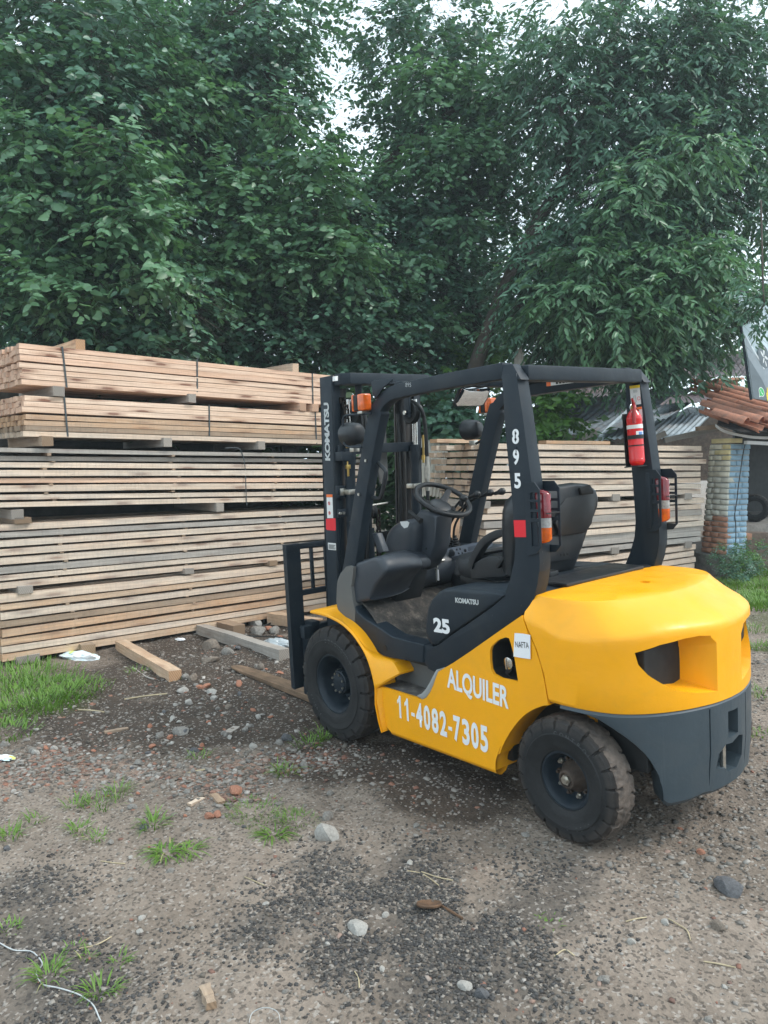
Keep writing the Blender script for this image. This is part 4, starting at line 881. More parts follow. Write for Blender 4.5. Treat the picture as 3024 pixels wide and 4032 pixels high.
# side hip support on the operator's left
HS = smooth_curve([(-0.84,1.051),(-0.862,1.097),(-0.894,1.139),(-0.94,1.189),(-1,1.223),(-1.063,1.242),(-1.137,1.242)], 4)
boxsweep(HS, .018, .245, .195).obj('hip_support', 'dark_plastic', FK, bevel=.012, ang=50, smooth=50)
HB = [(-0.834,1.042),(-0.84,1.053),(-0.874,1.078),(-0.925,1.105),(-0.984,1.124),(-1.031,1.123),(-1.055,1.1),(-1.081,1.106),(-1.09,1.137),(-1.064,1.212),(-1.077,1.224),(-1.141,1.224),(-1.151,1.123),(-1.133,1.054),(-1.066,1.021),(-0.836,0.988)]
MB().prism(HB, .235, .185).obj('hip_support_base', 'dark_plastic', FK, bevel=.014, seg=3, smooth=50)
BK = [(-1.035,1.074),(-1.084,1.133),(-1.104,1.125),(-1.053,1.066)]
MB().prism(BK, .262, .238).obj('belt_buckle', 'black', FK, bevel=.005)
sh_ = [(-0.694,1.056),(-0.719,1.074),(-0.823,1.111),(-0.879,1.123),(-0.855,1.085),(-0.82,1.054),(-0.81,0.989),(-0.689,0.981),(-0.667,1.004)]
MB().prism(sh_, .20, -.22).obj('seat_bolster', 'dark_plastic', FK, bevel=.03, seg=4, smooth=60)
MB().box((-1.05, -.2, .93), (-.75, .18, .965)).box((-.80, .15, .955), (-.76, .19, .98)).obj('seat_slide', 'rusty_steel', FK, bevel=.003)
# ---------------------------------------------------------------- rear lights in guards
for s_ in (1, -1):
    x0 = -1.475; yb = .455 * s_; zt, zb = (1.475, 1.245)
    lens = empty('rear_light', (0, 0, 0)); lens.parent = FK
    bd = MB().box((x0 - .005, min(yb - .05 * s_, yb + .045 * s_), zb - .03), (x0 + .02, max(yb - .05 * s_, yb + .045 * s_), zt + .02)).obj('light_mount', 'dark_paint', lens, bevel=.003)
    def lensseg(z0, z1, mat, nm, capt=False, capb=False):
        rings = []; zs = [z0, z1]
        if capt: zs = [z0, z1 - .02, z1 - .008, z1]
        if capb: zs = [z0, z0 + .008, z0 + .02, z1]
        for z in zs:
            k = 1.
            if capt and z > z1 - .019: k = .85 if z < z1 - .001 else .5
            if capb and z < z0 + .019: k = .85 if z > z0 + .001 else .5
            rings.append([(x0 - .078 * k * abs(math.cos(a)) ** .6 if math.cos(a) > 0 else x0, yb + .026 * k * math.copysign(abs(math.sin(a)) ** .8, math.sin(a)), z) for a in np.linspace(-math.pi / 2 , math.pi / 2, 13)] + [(x0 + .01, yb + .026 * k, z), (x0 + .01, yb - .026 * k, z)])
        MB().loft(rings).obj(nm, mat, lens, smooth=50)
    h = zt - zb
    lensseg(zb, zb + h * .30, 'orange_lens', 'orange_lens', capb=True); lensseg(zb + h * .302, zb + h * .48, 'clear_lens', 'clear_lens'); lensseg(zb + h * .482, zt, 'red_lens', 'red_lens', capt=True)
    # cage: two side straps with slotted windows, front hoop
    for yy in (yb - .044, yb + .044):
        ed_ = .034 if yy < yb else 0.; out = [(x0 + .02, zb - .05), (x0 + .02, zt + .035), (x0 - .035 - ed_, zt + .035), (x0 - .062 - ed_, zt + .005), (x0 - .062 - ed_, zb - .01), (x0 - .035 - ed_, zb - .04)]
        wins = [[(x0 - .010, z0), (x0 - .050 - ed_, z0), (x0 - .050 - ed_, z1), (x0 - .010, z1)] for z0, z1 in ((zb - .01, zb + h * .42), (zb + h * .48, zb + h * .60), (zb + h * .65, zb + h * .78), (zb + h * .83, zb + h * .96))]
        fill_holes_prism(out, wins, yy - .002, yy + .002).obj('light_guard', 'dark_paint', lens, smooth=0)
    MB().box((x0 - .096, min(yb - .045*s_, yb + .043*s_), zt - .10), (x0 - .091, max(yb - .045*s_, yb + .043*s_), zt - .095)).obj('guard_strap', 'black', lens, bevel=.001)
# ---------------------------------------------------------------- work lights, turn signals, mirror
for s_ in (1, -1):
    wl = empty('work_light', (0, 0, 0)); wl.parent = FK
    c_ = (-.215, .475 * s_ if s_ > 0 else -.455, 1.775)
    m = MB().lathe([(.052, 0), (.052, .060), (.057, .066), (.045, .067), (.0, .064), (-.03, .060), (-.047, .050), (-.056, .034), (-.058, 0)], c_, 'X', 28)
    m.v = [(x, y, c_[2] + (z - c_[2]) * .98) for x, y, z in m.v]; m.obj('lamp_housing', 'dark_plastic', wl, smooth=50)
    MB().lathe([(.049, 0), (.051, .03), (.048, .066)], c_, 'X', 24).obj('lamp_glass', 'clear_lens', wl, smooth=50)
    MB().box((c_[0] - .02, c_[1] - .02, c_[2] - .10), (c_[0] + .02, c_[1] + .02, c_[2] - .068)).obj('lamp_foot', 'steel', wl, bevel=.003)
    if s_ > 0:
        hoop = [(-0.439,0.52,1.873),(-0.293,0.52,1.875),(-0.227,0.52,1.878),(-0.197,0.52,1.872),(-0.184,0.52,1.854),(-0.177,0.52,1.741),(-0.187,0.52,1.721),(-0.21,0.52,1.708),(-0.248,0.52,1.703),(-0.342,0.52,1.699)]
        MB().tube(hoop, .0065, 8).obj('lamp_guard', 'dark_paint', wl, smooth=60)
    else: MB().tube([(c_[0] - .04, c_[1] + .02, c_[2] - .09), (c_[0] - .16, -.45, c_[2] - .04)], .008, 8).obj('lamp_arm', 'black', wl)
    ts = empty('turn_signal', (0, 0, 0)); ts.parent = FK
    c2 = (-.36, .515 * s_, 1.935) if s_ > 0 else (-.34, -.47, 1.915)
    MB().box((c2[0] - .045, c2[1] - .032, c2[2] - .045), (c2[0] + .005, c2[1] + .032, c2[2] + .045)).obj('signal_lens', 'orange_lens', ts, bevel=.012, seg=3, smooth=50)
    MB().box((c2[0] + .005, c2[1] - .030, c2[2] - .042), (c2[0] + .038, c2[1] + .030, c2[2] + .042)).obj('signal_body', 'black', ts, bevel=.004)
    MB().box((c2[0] + .038, c2[1] - .032, c2[2] - .045), (c2[0] + .055, c2[1] + .032, c2[2] + .045)).obj('signal_lens', 'orange_lens', ts, bevel=.008, seg=2)
    MB().box((c2[0] - .02, c2[1] - .04, c2[2] - .06), (c2[0] + .02, c2[1] + .02, c2[2] - .045)).obj('signal_bracket', 'steel', ts, bevel=.003)
# mirror, facing the driver and the rear
MIR = [(-0.56,0.02,1.913),(-0.56,-0.002,1.993),(-0.56,-0.026,2.002),(-0.56,-0.221,2.003),(-0.56,-0.246,1.995),(-0.56,-0.239,1.942),(-0.56,-0.215,1.903),(-0.56,-0.19,1.897),(-0.56,0.004,1.896)]
cm = sum((Vector(p) for p in MIR), Vector()) / len(MIR); MIR = [(p[0] - (p[2] - cm.z) * .35, p[1], p[2]) for p in MIR]
mr = MB().loft([[tuple(cm + (Vector(p) - cm) * k + Vector((o, 0, 0))) for p in MIR] for o, k in ((.03, .7), (.02, .95), (.0, 1.0), (-.004, .985))]).obj('mirror', 'black', FK, smooth=40)
MB().loft([[tuple(cm + (Vector(p) - cm) * k + Vector((o - .008 * (k < .5), 0, 0))) for p in MIR] for o, k in ((-.0045, .93), (-.0055, .90), (-.0075, .4))]).obj('mirror_glass', 'mirror_glass', mr, smooth=60)
MB().tube([tuple(cm + Vector((.02, 0, .03))), (-.56, cm.y, 1.97)], .008, 8).obj('mirror_arm', 'black', mr)
# grab handle on the left front leg
gh = smooth_curve([(-0.343,0.44,1.629),(-0.382,0.44,1.605),(-0.432,0.44,1.571),(-0.436,0.44,1.546),(-0.403,0.44,1.464),(-0.379,0.44,1.422),(-0.338,0.44,1.417),(-0.278,0.44,1.437)], 4)
MB().tube(gh, .012, 10).obj('grab_handle', 'dark_plastic', FK, smooth=60)
for q in [(-0.336,0.489,1.625),(-0.256,0.489,1.441)]: MB().cyl((q[0], q[1], q[2]), (q[0], q[1] + .008, q[2]), .009, 6).obj('handle_bolt', 'steel', FK, smooth=20)
bl = [(-0.243,1.215),(-0.293,1.218),(-0.345,1.118),(-0.295,1.108)]
MB().prism(bl, .41, .37).obj('parking_lever', 'grey_plastic', FK, bevel=.006)
# ---------------------------------------------------------------- stickers and lettering
q = [(-0.966,0.551,0.524),(-1.362,0.551,0.509),(-1.005,0.551,0.617),(-1.349,0.551,0.598)]
text('ALQUILER', q[0], q[1], (Vector(q[2]) - Vector(q[0])).length * .97, (0, 0, 1), 'white_paint', FK, name='side_lettering', bold=.028, space=1.0)
q = [(-0.559,0.551,0.275),(-1.23,0.551,0.269),(-0.575,0.551,0.397),(-1.239,0.551,0.376)]
P0, P1 = Vector(q[0]), Vector(q[1]); hh_ = (Vector(q[2]) - P0).length * .98; s_ = '11-4082-7305'; adv = [.62 if c_ == '-' else 1. for c_ in s_]; tot = sum(adv); cum = 0
for c_, a_ in zip(s_, adv):
    A_ = P0.lerp(P1, (cum + .09) / tot); B_2 = P0.lerp(P1, (cum + a_ - .09) / tot); cum += a_
    if c_ == '1':
        ex = (B_2 - A_); ez = Vector((0, 0, hh_)); pt = [(.45, 0), (.75, 0), (.75, 1), (.53, 1), (.38, .86), (.15, .77), (.15, .60), (.33, .67), (.45, .74)]
        sticker([A_ + ex * u + ez * v for u, v in pt], 'white_paint', 'side_lettering')
    elif c_ == '-':
        ex = (B_2 - A_); sticker([A_ + ex * u + Vector((0, 0, hh_ * v)) for u, v in ((0, .30), (1, .30), (1, .45), (0, .45))], 'white_paint', 'side_lettering')
    else: text(c_, A_, B_2, hh_, (0, 0, 1), 'white_paint', FK, name='side_lettering', bold=.035)
q = [(-0.837,0.503,0.769),(-0.954,0.503,0.774),(-0.848,0.503,0.838)]
text('25', q[0], q[1], (Vector(q[2]) - Vector(q[0])).length * .98, (0, 0, 1), 'white_paint', FK, name='cover_number', bold=.05, ext=.003)
q = [(-1.001,0.503,0.934),(-1.157,0.503,0.941),(-1.005,0.503,0.957)]
text('KOMATSU', q[0], q[1], (Vector(q[2]) - Vector(q[0])).length, (0, 0, 1), 'letter_grey', FK, name='cover_lettering', bold=.05, ext=.003)
for ch, pts in (('8', [(-1.39,0.493,1.679),(-1.429,0.493,1.677),(-1.391,0.493,1.74)]), ('9', [(-1.392,0.493,1.589),(-1.427,0.493,1.589),(-1.394,0.493,1.651)]), ('5', [(-1.394,0.493,1.486),(-1.431,0.493,1.486),(-1.395,0.493,1.549)])):
    text(ch, pts[0], pts[1], (Vector(pts[2]) - Vector(pts[0])).length, (0, 0, 1), 'white_paint', FK, name='stencil_number', bold=.035)
    if ch != '5':  # stencil bridges
        a = Vector(pts[0]).lerp(Vector(pts[1]), .5); hh = Vector(pts[2]) - Vector(pts[0])
        for t in (.30, .66) if ch == '8' else (.97,):
            p_ = a + hh * t; MB().box((p_.x - .0015, .493, p_.z - .012), (p_.x + .0015, .4958, p_.z + .012)).obj('stencil_bridge', 'dark_paint', FK, smooth=0)
q = [(-0.693,0.489,1.986),(-0.736,0.489,1.982),(-0.696,0.489,2.006)]
text('895', q[0], q[1], .021, (0, 0, 1), 'letter_grey', FK, name='scratched_number', bold=-.01, ext=.001)
sticker([(-1.381,0.493,1.343),(-1.474,0.493,1.347),(-1.478,0.493,1.343),(-1.476,0.493,1.276),(-1.472,0.493,1.273),(-1.383,0.493,1.269)], 'red_tape', 'red_reflector')
pp = [(-1.418,0.556,0.859),(-1.464,0.556,0.864),(-1.506,0.556,0.864),(-1.502,0.556,0.759),(-1.454,0.556,0.755),(-1.406,0.556,0.753)]
pap = sticker(pp, 'paper', 'paper_notice')
q = [(-1.423,0.558,0.797),(-1.498,0.558,0.805)]
text('NAFTA', q[0], q[1], .026, (0, 0, 1), 'ink', pap, name='notice_lettering', bold=.0, ext=.0008)
# beam sticker (inside face of the front roof beam, facing the rear)
bs = sticker([(-0.838,-0.422,2.011),(-1.024,-0.422,2.008),(-1.024,-0.422,1.985),(-0.838,-0.422,1.984)], 'sticker_white', 'warning_sticker')
sticker([(-0.84,-0.42,2.011),(-0.869,-0.42,2.01),(-0.869,-0.42,1.983),(-0.84,-0.42,1.983)], 'sticker_orange', 'sticker_header', bs)
for k in range(5):
    a = [(-0.902,-0.418,2.006),(-1.014,-0.418,2.004),(-1.016,-0.419,1.99),(-0.904,-0.418,1.989)]
    t = k / 5 + .04; p_ = Vector(a[0]).lerp(Vector(a[1]), t); q_ = Vector(a[0]).lerp(Vector(a[1]), t + .10); r_ = Vector(a[3]).lerp(Vector(a[2]), t + .13); w__ = Vector(a[3]).lerp(Vector(a[2]), t - .02)
    sticker([p_, q_, r_, w__], 'ink', 'pictogram', bs, t=.0005)
# instruction stickers on the right rear leg, facing the cab side (y = -.42)
is_ = sticker([(-1.37,-0.42,1.934),(-1.427,-0.42,1.935),(-1.433,-0.42,1.839),(-1.377,-0.42,1.837)], 'sticker_white', 'instruction_sticker')
sticker([(-1.371,-0.418,1.934),(-1.428,-0.418,1.935),(-1.429,-0.418,1.921),(-1.372,-0.418,1.92)], 'sticker_yellow', 'sticker_header', is_)
for pts in ([(-1.391,-0.417,1.912),(-1.415,-0.417,1.912),(-1.416,-0.417,1.899),(-1.392,-0.417,1.898)], [(-1.394,-0.417,1.884),(-1.398,-0.417,1.883),(-1.389,-0.417,1.854),(-1.385,-0.417,1.854)], [(-1.4,-0.417,1.885),(-1.404,-0.417,1.885),(-1.411,-0.417,1.852),(-1.407,-0.417,1.852)], [(-1.387,-0.417,1.851),(-1.405,-0.417,1.851),(-1.404,-0.417,1.842),(-1.388,-0.417,1.842)]): sticker(pts, 'letter_grey', 'pictogram', is_)
ringmark([(-1.423,-0.416,1.868)][0], .009, is_)
is2 = sticker([(-1.419,-0.42,1.815),(-1.437,-0.42,1.825),(-1.441,-0.42,1.754),(-1.424,-0.42,1.754)], 'sticker_white', 'warning_sticker')
sticker([(-1.405,-0.418,1.824),(-1.437,-0.418,1.826),(-1.438,-0.418,1.814),(-1.413,-0.418,1.813)], 'sticker_orange', 'sticker_header', is2)

# ================================================================ fire extinguisher strapped to the right rear leg (top-level)
EX = empty('fire_extinguisher'); tag(EX, 'red fire extinguisher strapped with black bands to the right rear leg of the forklift', 'fire extinguisher')
eb, et = [(-1.435,-0.37,1.547),(-1.421,-0.37,1.817)]
EX.matrix_world = TM @ Matrix.Translation(Vector(eb))
ud = (Vector(et) - Vector(eb)); hgt = ud.length; rot = ud.normalized().to_track_quat('Z', 'Y').to_matrix().to_4x4(); EX.matrix_world = TM @ Matrix.Translation(Vector(eb)) @ rot
re_ = .038
MB().lathe([(-.012, 0), (-.012, re_ * .7), (0, re_ * .96), (.012, re_ * 1.02), (.016, re_), (hgt * .80, re_), (hgt * .81, re_ * 1.02), (hgt * .86, re_ * .93), (hgt * .93, re_ * .70), (hgt * .98, re_ * .38), (hgt, re_ * .34)], (0, 0, 0), 'Z', 40).obj('cylinder', 'extinguisher_red', EX, smooth=50)
MB().cyl((0, 0, hgt * .98), (0, 0, hgt * 1.05), .013, 14).obj('valve', 'brass', EX, smooth=40)
MB().tube([(0, .005, hgt * 1.04), (.012, .012, hgt * 1.10), (.035, .02, hgt * 1.16)], [.010, .012, .010], 8, sy=.6).tube([(0, 0, hgt * 1.02), (.03, .02, hgt * 1.08), (.035, .02, hgt * 1.16)], .006, 8).obj('lever', 'dark_red', EX, smooth=50)
MB().tube(smooth_curve([(.01, .01, hgt * 1.02), (.035, .03, hgt * 1.03), (.052, .035, hgt * .90), (.055, .035, hgt * .72)], 5), .009, 10).obj('hose', 'dark_red', EX, smooth=60)
MB().tube([(.045 + .014 * math.cos(a), .02, hgt * 1.0 + .018 * math.sin(a)) for a in np.linspace(0, 2 * math.pi, 20)], .0015, 6).obj('safety_ring', 'chrome', EX)
MB().lathe([(hgt * .63, re_ * 1.01), (hgt * .63, re_ * 1.025), (hgt * .70, re_ * 1.025), (hgt * .70, re_ * 1.01)], (0, 0, 0), 'Z', 40).obj('label', 'sticker_white', EX)
def band(z0, z1, a0, a1, mat, name, k=1.02):
    MB().loft([[(re_ * kk * math.cos(a), re_ * kk * math.sin(a), z) for z, kk in ((z0, 1.0), (z0, k), (z1, k), (z1, 1.0))] for a in np.linspace(R(a0), R(a1), 16)]).obj(name, mat, EX, smooth=50)
band(hgt * .63, hgt * .705, 60, 170, 'sticker_white', 'label', 1.03); band(hgt * .48, hgt * .58, 40, 170, 'sticker_white', 'label'); band(hgt * .50, hgt * .565, 60, 90, 'sticker_blue', 'label_print', 1.03); band(hgt * .50, hgt * .565, 100, 125, 'sticker_blue', 'label_print', 1.03)
for t in (.44, .31): MB().lathe([(hgt * t, re_ * 1.0), (hgt * t, re_ * 1.05), (hgt * t + .014 * (t > .4) + .006, re_ * 1.05), (hgt * t + .014 * (t > .4) + .006, re_)], (0, 0, 0), 'Z', 40).obj('strap', 'black', EX)
for t in (.06,): MB().lathe([(hgt * t, re_ * .99), (hgt * t + .003, re_ * 1.03), (hgt * t + .006, re_ * .99)], (0, 0, 0), 'Z', 40).obj('seam', 'extinguisher_red', EX)
MB().box((-.04, -.05, -.02), (.04, .03, -.014)).box((-.02, -.055, -.02), (.02, -.05, .25)).obj('wall_bracket', 'black', EX, bevel=.002)
KY = empty('key_ring'); tag(KY, 'small key with pale tag hanging from the forklift ignition lock', 'keys'); KY.matrix_world = TM @ Matrix.Translation(Vector(ig[0]) + Vector((-.005, .015, -.012)))
MB().tube([(.013 * math.cos(a), .0, -.018 + .013 * math.sin(a)) for a in np.linspace(0, 2 * math.pi, 17)], .0013, 6).obj('ring', 'steel', KY)
MB().box((-.018, -.0015, -.10), (-.002, .0015, -.035)).obj('tag', 'paper', KY, bevel=.001)
MB().box((.002, -.001, -.11), (.007, .001, -.035)).cyl((.004, -.001, -.038), (.004, .001, -.038), .010, 12).obj('key', 'steel', KY)

# ================================================================ terrain
def sst(t): return np.clip(t, 0, 1) ** 2 * (3 - 2 * np.clip(t, 0, 1))
GXs, GYs = [-0.01192, -0.05104]
def terr(x, y):
    x = np.asarray(x, float); y = np.asarray(y, float)
    p = GXs * x + GYs * y
    p = np.where(p > .12, .12 + .12 * (1 - np.exp(-np.maximum(p - .12, 0) / .12)), p)
    p = np.where(p < -.35, -.35, p)
    w_ = sst((x - 2.3) / .9) * sst((y + 3.4) / 1.2)
    return p * (1 - w_) + w_ * (-.15)
def vnoise(x, y, seed=0):
    """smooth value noise on numpy arrays"""
    xi = np.floor(x).astype(np.int64); yi = np.floor(y).astype(np.int64); fx = x - xi; fy = y - yi
    fx = fx * fx * (3 - 2 * fx); fy = fy * fy * (3 - 2 * fy)
    def h(a, b):
        n_ = (a * 374761393 + b * 668265263 + seed * 974634777) & 0x7fffffff; n_ = (n_ ^ (n_ >> 13)) * 1274126177 & 0x7fffffff; return ((n_ ^ (n_ >> 16)) & 0xffff) / 65535.
    return (h(xi, yi) * (1 - fx) + h(xi + 1, yi) * fx) * (1 - fy) + (h(xi, yi + 1) * (1 - fx) + h(xi + 1, yi + 1) * fx) * fy
def fbm(x, y, f, o=4, seed=0, g=.5):
    s_ = 0; a = 1; t = 0
    for k in range(o): s_ = s_ + a * vnoise(x * f + 17.3 * k, y * f - 9.1 * k, seed + k); t += a; a *= g; f *= 2.03
    return s_ / t
wheelpts = [TM @ Vector(p) for p in ((0, .478, 0), (0, -.478, 0), (-1.65, .476, 0), (-1.65, -.476, 0))]
def relief(x, y):
    near = np.ones_like(x)
    for p in wheelpts: near = near * (1 - .85 * np.exp(-((x - p.x) ** 2 + (y - p.y) ** 2) / .05))
    z = (fbm(x, y, .8, 3, 1) - .5) * .05 + (fbm(x, y, 5, 4, 2) - .5) * .034 + (fbm(x, y, 26, 3, 3) - .5) * .013
    # shallow wheel ruts
    return z * near
def gz(x, y): x = np.asarray(x, float); y = np.asarray(y, float); return terr(x, y) + relief(x, y)
def blobs(x, y, lst, soft=1.):
    v = np.zeros_like(x)
    for (bx, by, r, k) in lst: v = np.maximum(v, k * np.exp(-(((x - bx) ** 2 + (y - by) ** 2) / (r * r)) ** soft))
    return v
def gpts(lst, rs, k=1.): return [(p[0], p[1], r, k) for p, r in zip(lst, rs)]
BLACK = gpts([(-0.739,2.465,-0.117),(-1.145,2.406,-0.109),(-0.441,2.362,-0.115),(-1.848,1.31,-0.045),(-1.654,1.37,-0.05),(-1.419,1.33,-0.051),(-2.07,1.305,-0.042),(-1.958,1.519,-0.054),(-1.291,1.796,-0.076),(-1.287,1.599,-0.066),(-1.598,1.65,-0.065),(-1.858,0.992,-0.029),(-1.094,1.387,-0.058),(-1.382,1.136,-0.041),(-1.825,0.767,-0.017)], [.30,.30,.22,.30,.30,.28,.22,.28,.16,.2,.2,.25,.2,.25,.2])
DAMP_SHADE = gpts([(2.898,-0.102,-0.118),(1.873,-0.147,-0.015),(2.302,0.759,-0.066),(1.411,0.442,-0.039),(0.504,0.525,-0.033),(1.313,1.402,-0.087),(0.853,0.968,-0.06),(1.851,1.537,-0.101),(-0.221,0.738,-0.035),(3.717,-0.999,-0.15),(-0.525,0.526,-0.021),(-1.044,0.549,-0.016),(-0.405,0.558,-0.024),(-0.874,0.576,-0.019)], [.9,.8,.8,.7,.5,.5,.6,.5,.35,.7,.35,.3,.3,.3])  # moist soil by the stacks; spots beneath the forklift paint its shadow darker
RED = gpts([(0.335,1.541,-0.083),(0.039,1.409,-0.072),(-0.015,1.195,-0.061),(-0.09,0.953,-0.048),(-0.184,0.774,-0.037),(0.646,1.762,-0.098),(0.987,1.917,-0.11),(-1.17,0.871,-0.031),(-0.234,1.362,-0.067),(0.802,2.085,-0.116)], [.22,.2,.25,.2,.2,.3,.3,.07,.2,.25])
GREENB = gpts([(2.774,1.586,-0.133),(2.038,1.578,-0.105),(2.076,1.874,-0.12),(0.139,-4.859,0.198),(0.86,-5.901,0.211),(-0.425,-3.816,0.178),(-0.857,-2.864,0.151)], [.45,.35,.4,.6,.5,.4,.25])
a0 = math.atan2(CF[1], CF[0])
ang = np.concatenate([np.radians(np.linspace(-36, 36, 380)), np.radians(np.linspace(36, 324, 97))[1:-1]]) + a0
rad = 1.0 * np.exp(np.arange(0, 430) * .0092); rad = np.concatenate([[.02, .5], rad, [62, 75, 90]])
AA, RR = np.meshgrid(ang, rad); X = CP[0] + RR * np.cos(AA); Y = CP[1] + RR * np.sin(AA)
fade = 1 - sst((RR - 25) / 10)
Z = terr(X, Y) * fade + relief(X, Y) * fade + .1 * (1 - fade)
nR, nA = X.shape
me = bpy.data.meshes.new('ground'); idx = np.arange(nR * nA).reshape(nR, nA); j2 = np.roll(idx, -1, 1)
F4 = np.stack([idx[:-1], idx[1:], j2[1:], j2[:-1]], -1).reshape(-1, 4)
def fast_mesh(me, co, faces):
    co = np.asarray(co, np.float32); k = faces.shape[1]
    me.vertices.add(len(co)); me.vertices.foreach_set('co', co.ravel()); me.loops.add(faces.size); me.loops.foreach_set('vertex_index', faces.ravel().astype(np.int32))
    me.polygons.add(len(faces)); me.polygons.foreach_set('loop_start', np.arange(0, faces.size, k, dtype=np.int32)); me.update(calc_edges=True); return me
fast_mesh(me, np.stack([X, Y, Z], -1).reshape(-1, 3), F4)
me.polygons.foreach_set('use_smooth', [True] * len(me.polygons))
for nm_, lst in (('black', BLACK), ('damp_shade', DAMP_SHADE), ('red', RED), ('green', GREENB)):
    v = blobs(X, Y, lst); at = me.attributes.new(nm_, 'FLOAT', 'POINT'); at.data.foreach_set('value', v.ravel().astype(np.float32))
n = N('dirt', .92, 0, .2)
big = n.noise(1.1, 7, .6); mid = n.noise(6, 8, .68); fine = n.noise(45, 7, .75); grit = n.vor(70); grit2 = n.vor(150)
c = n.mix(n.ramp(big, [(.35, 0.), (.65, 1.)]), (.305, .250, .205), (.205, .165, .132))
c = n.mix(n.math('MULTIPLY', n.ramp(mid, [(.45, 0.), (.66, 1.)]), .45), c, (.14, .11, .088))
c = n.mix(n.math('MULTIPLY', n.ramp(n.noise(3.2, 8, .7, v=n.map(loc=(5, 3, 0))), [(.55, 0.), (.7, 1.)]), .5), c, (.33, .28, .23))
def msk(a, lo=.35, hi=.6, sc_=4.5):
    s_ = n.math('ADD', n.attr(a), n.math('MULTIPLY', n.math('SUBTRACT', n.noise(sc_, 7, .72), .5), 1.0)); return n.ramp(s_, [(lo, 0.), (hi, 1.)])
c = n.mix(n.math('MULTIPLY', msk('damp_shade', .22, .55), .92), c, n.mix(n.ramp(mid, [(.35, 0.), (.7, 1.)]), (.040, .029, .022), (.085, .064, .050)))
c = n.mix(n.math('MULTIPLY', msk('red', .50, .95), .40), c, (.33, .155, .10))
c = n.mix(n.math('MULTIPLY', msk('black', .36, .90, 9), .72), c, n.mix(grit, (.05, .048, .047), (.13, .115, .10)))
c = n.mix(n.math('MULTIPLY', msk('green', .5, .8), .6), c, (.075, .095, .03))
spk = n.vor(95, out=1); sv_ = n.add('SeparateXYZ'); n.set(sv_, 0, spk)
c = n.mix(n.math('MULTIPLY', n.ramp(sv_.outputs[0], [(.80, 0.), (.84, 1.)]), .55), c, (.030, .028, .028))
c = n.mix(n.math('MULTIPLY', n.ramp(sv_.outputs[1], [(.90, 0.), (.93, 1.)]), .6), c, (.42, .38, .34))
clod = n.ramp(n.noise(30, 9, .82, v=n.map(loc=(2, 7, 0))), [(.36, 0.), (.50, 1.)])
c = n.mix(n.math('MULTIPLY', n.math('SUBTRACT', 1., clod), .50), c, (.055, .043, .034))
c = n.mix(n.math('MULTIPLY', n.ramp(n.noise(75, 6, .8), [(.60, 0.), (.70, 1.)]), .5), c, (.44, .38, .32))
n.col(c)
hh = n.mix(.5, fine, n.mix(.5, grit, mid)); n.bump(hh, .9, .02)
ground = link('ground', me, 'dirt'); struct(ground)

# ---------------------------------------------------------------- small stones joined as stuff
def octa(n_, rs):
    base = np.array([(-1,-1,-.6),(1,-1,-.6),(1,1,-.6),(-1,1,-.6),(-.8,-.8,.6),(.8,-.8,.6),(.8,.8,.6),(-.8,.8,.6)], float)
    v = base[None] * (1 + rs.uniform(-.42, .42, (n_, 8, 3))); return v
CUBEF = np.array([(0,3,2,1),(4,5,6,7),(0,1,5,4),(1,2,6,5),(2,3,7,6),(3,0,4,7)])
def scatter_stones(name, xy, size, flat, mat, label, cat, rs):
    n_ = len(xy); v = octa(n_, rs) * (size[:, None, None] * .5); v[:, :, 0] *= rs.uniform(.8, 1.5, (n_, 1)); v[:, :, 2] *= flat
    a = rs.uniform(0, 6.28, n_); c_, s_ = np.cos(a)[:, None], np.sin(a)[:, None]; tl = rs.uniform(-.35, .35, (n_, 1)); v[:, :, 2] += v[:, :, 0] * tl
    x = v[:, :, 0] * c_ - v[:, :, 1] * s_; y = v[:, :, 0] * s_ + v[:, :, 1] * c_
    z = v[:, :, 2] + gz(xy[:, 0], xy[:, 1])[:, None] + size[:, None] * .10
    co = np.stack([x + xy[:, :1], y + xy[:, 1:], z], -1).reshape(-1, 3); f = (CUBEF[None] + (np.arange(n_) * 8)[:, None, None]).reshape(-1, 4)
    me = bpy.data.meshes.new(name); fast_mesh(me, co, f)
    at = me.attributes.new('var', 'FLOAT', 'POINT'); at.data.foreach_set('value', np.repeat(rs.uniform(0, 1, n_), 8).astype(np.float32))
    o = link(name, me, mat); return tag(o, label, cat, kind='stuff')
def stone_mat(name, stops, rough=.85):
    n = N(name, rough, 0, .3); c = n.ramp(n.attr('var'), stops); c = n.mix(n.ramp(n.noise(30, 5, .7), [(.35, 0.), (.7, .5)]), c, (.09, .075, .06)); n.col(c); n.bump(n.noise(80, 4), .4, .003); return n.m
stone_mat('black_gravel', [(0, (.028, .028, .030)), (.5, (.06, .06, .062)), (.85, (.13, .12, .11)), (1, (.32, .28, .24))])
stone_mat('mixed_rubble', [(0, (.10, .085, .07)), (.35, (.22, .20, .175)), (.6, (.34, .31, .28)), (.68, (.30, .27, .24)), (.74, (.32, .16, .11)), (.80, (.26, .12, .085)), (.88, (.09, .085, .08)), (1, (.52, .48, .44))])
stone_mat('pale_gravel', [(0, (.07, .065, .06)), (.5, (.17, .155, .14)), (.9, (.29, .27, .245)), (1, (.45, .42, .38))])
def rs_pts(rs, lst, per_area, k=1.):
    out = []
    for (bx, by, r, kk) in lst:
        n_ = int(per_area * r * r * k); out.append(np.stack([rs.normal(bx, r * .62, n_), rs.normal(by, r * .62, n_)], -1))
    return np.concatenate(out)
rs = np.random.RandomState(3)
p = rs_pts(rs, BLACK, 15000); keep = fbm(p[:, 0], p[:, 1], 7, 4, 9) + rs.uniform(-.10, .10, len(p)) > .50; p = p[keep]
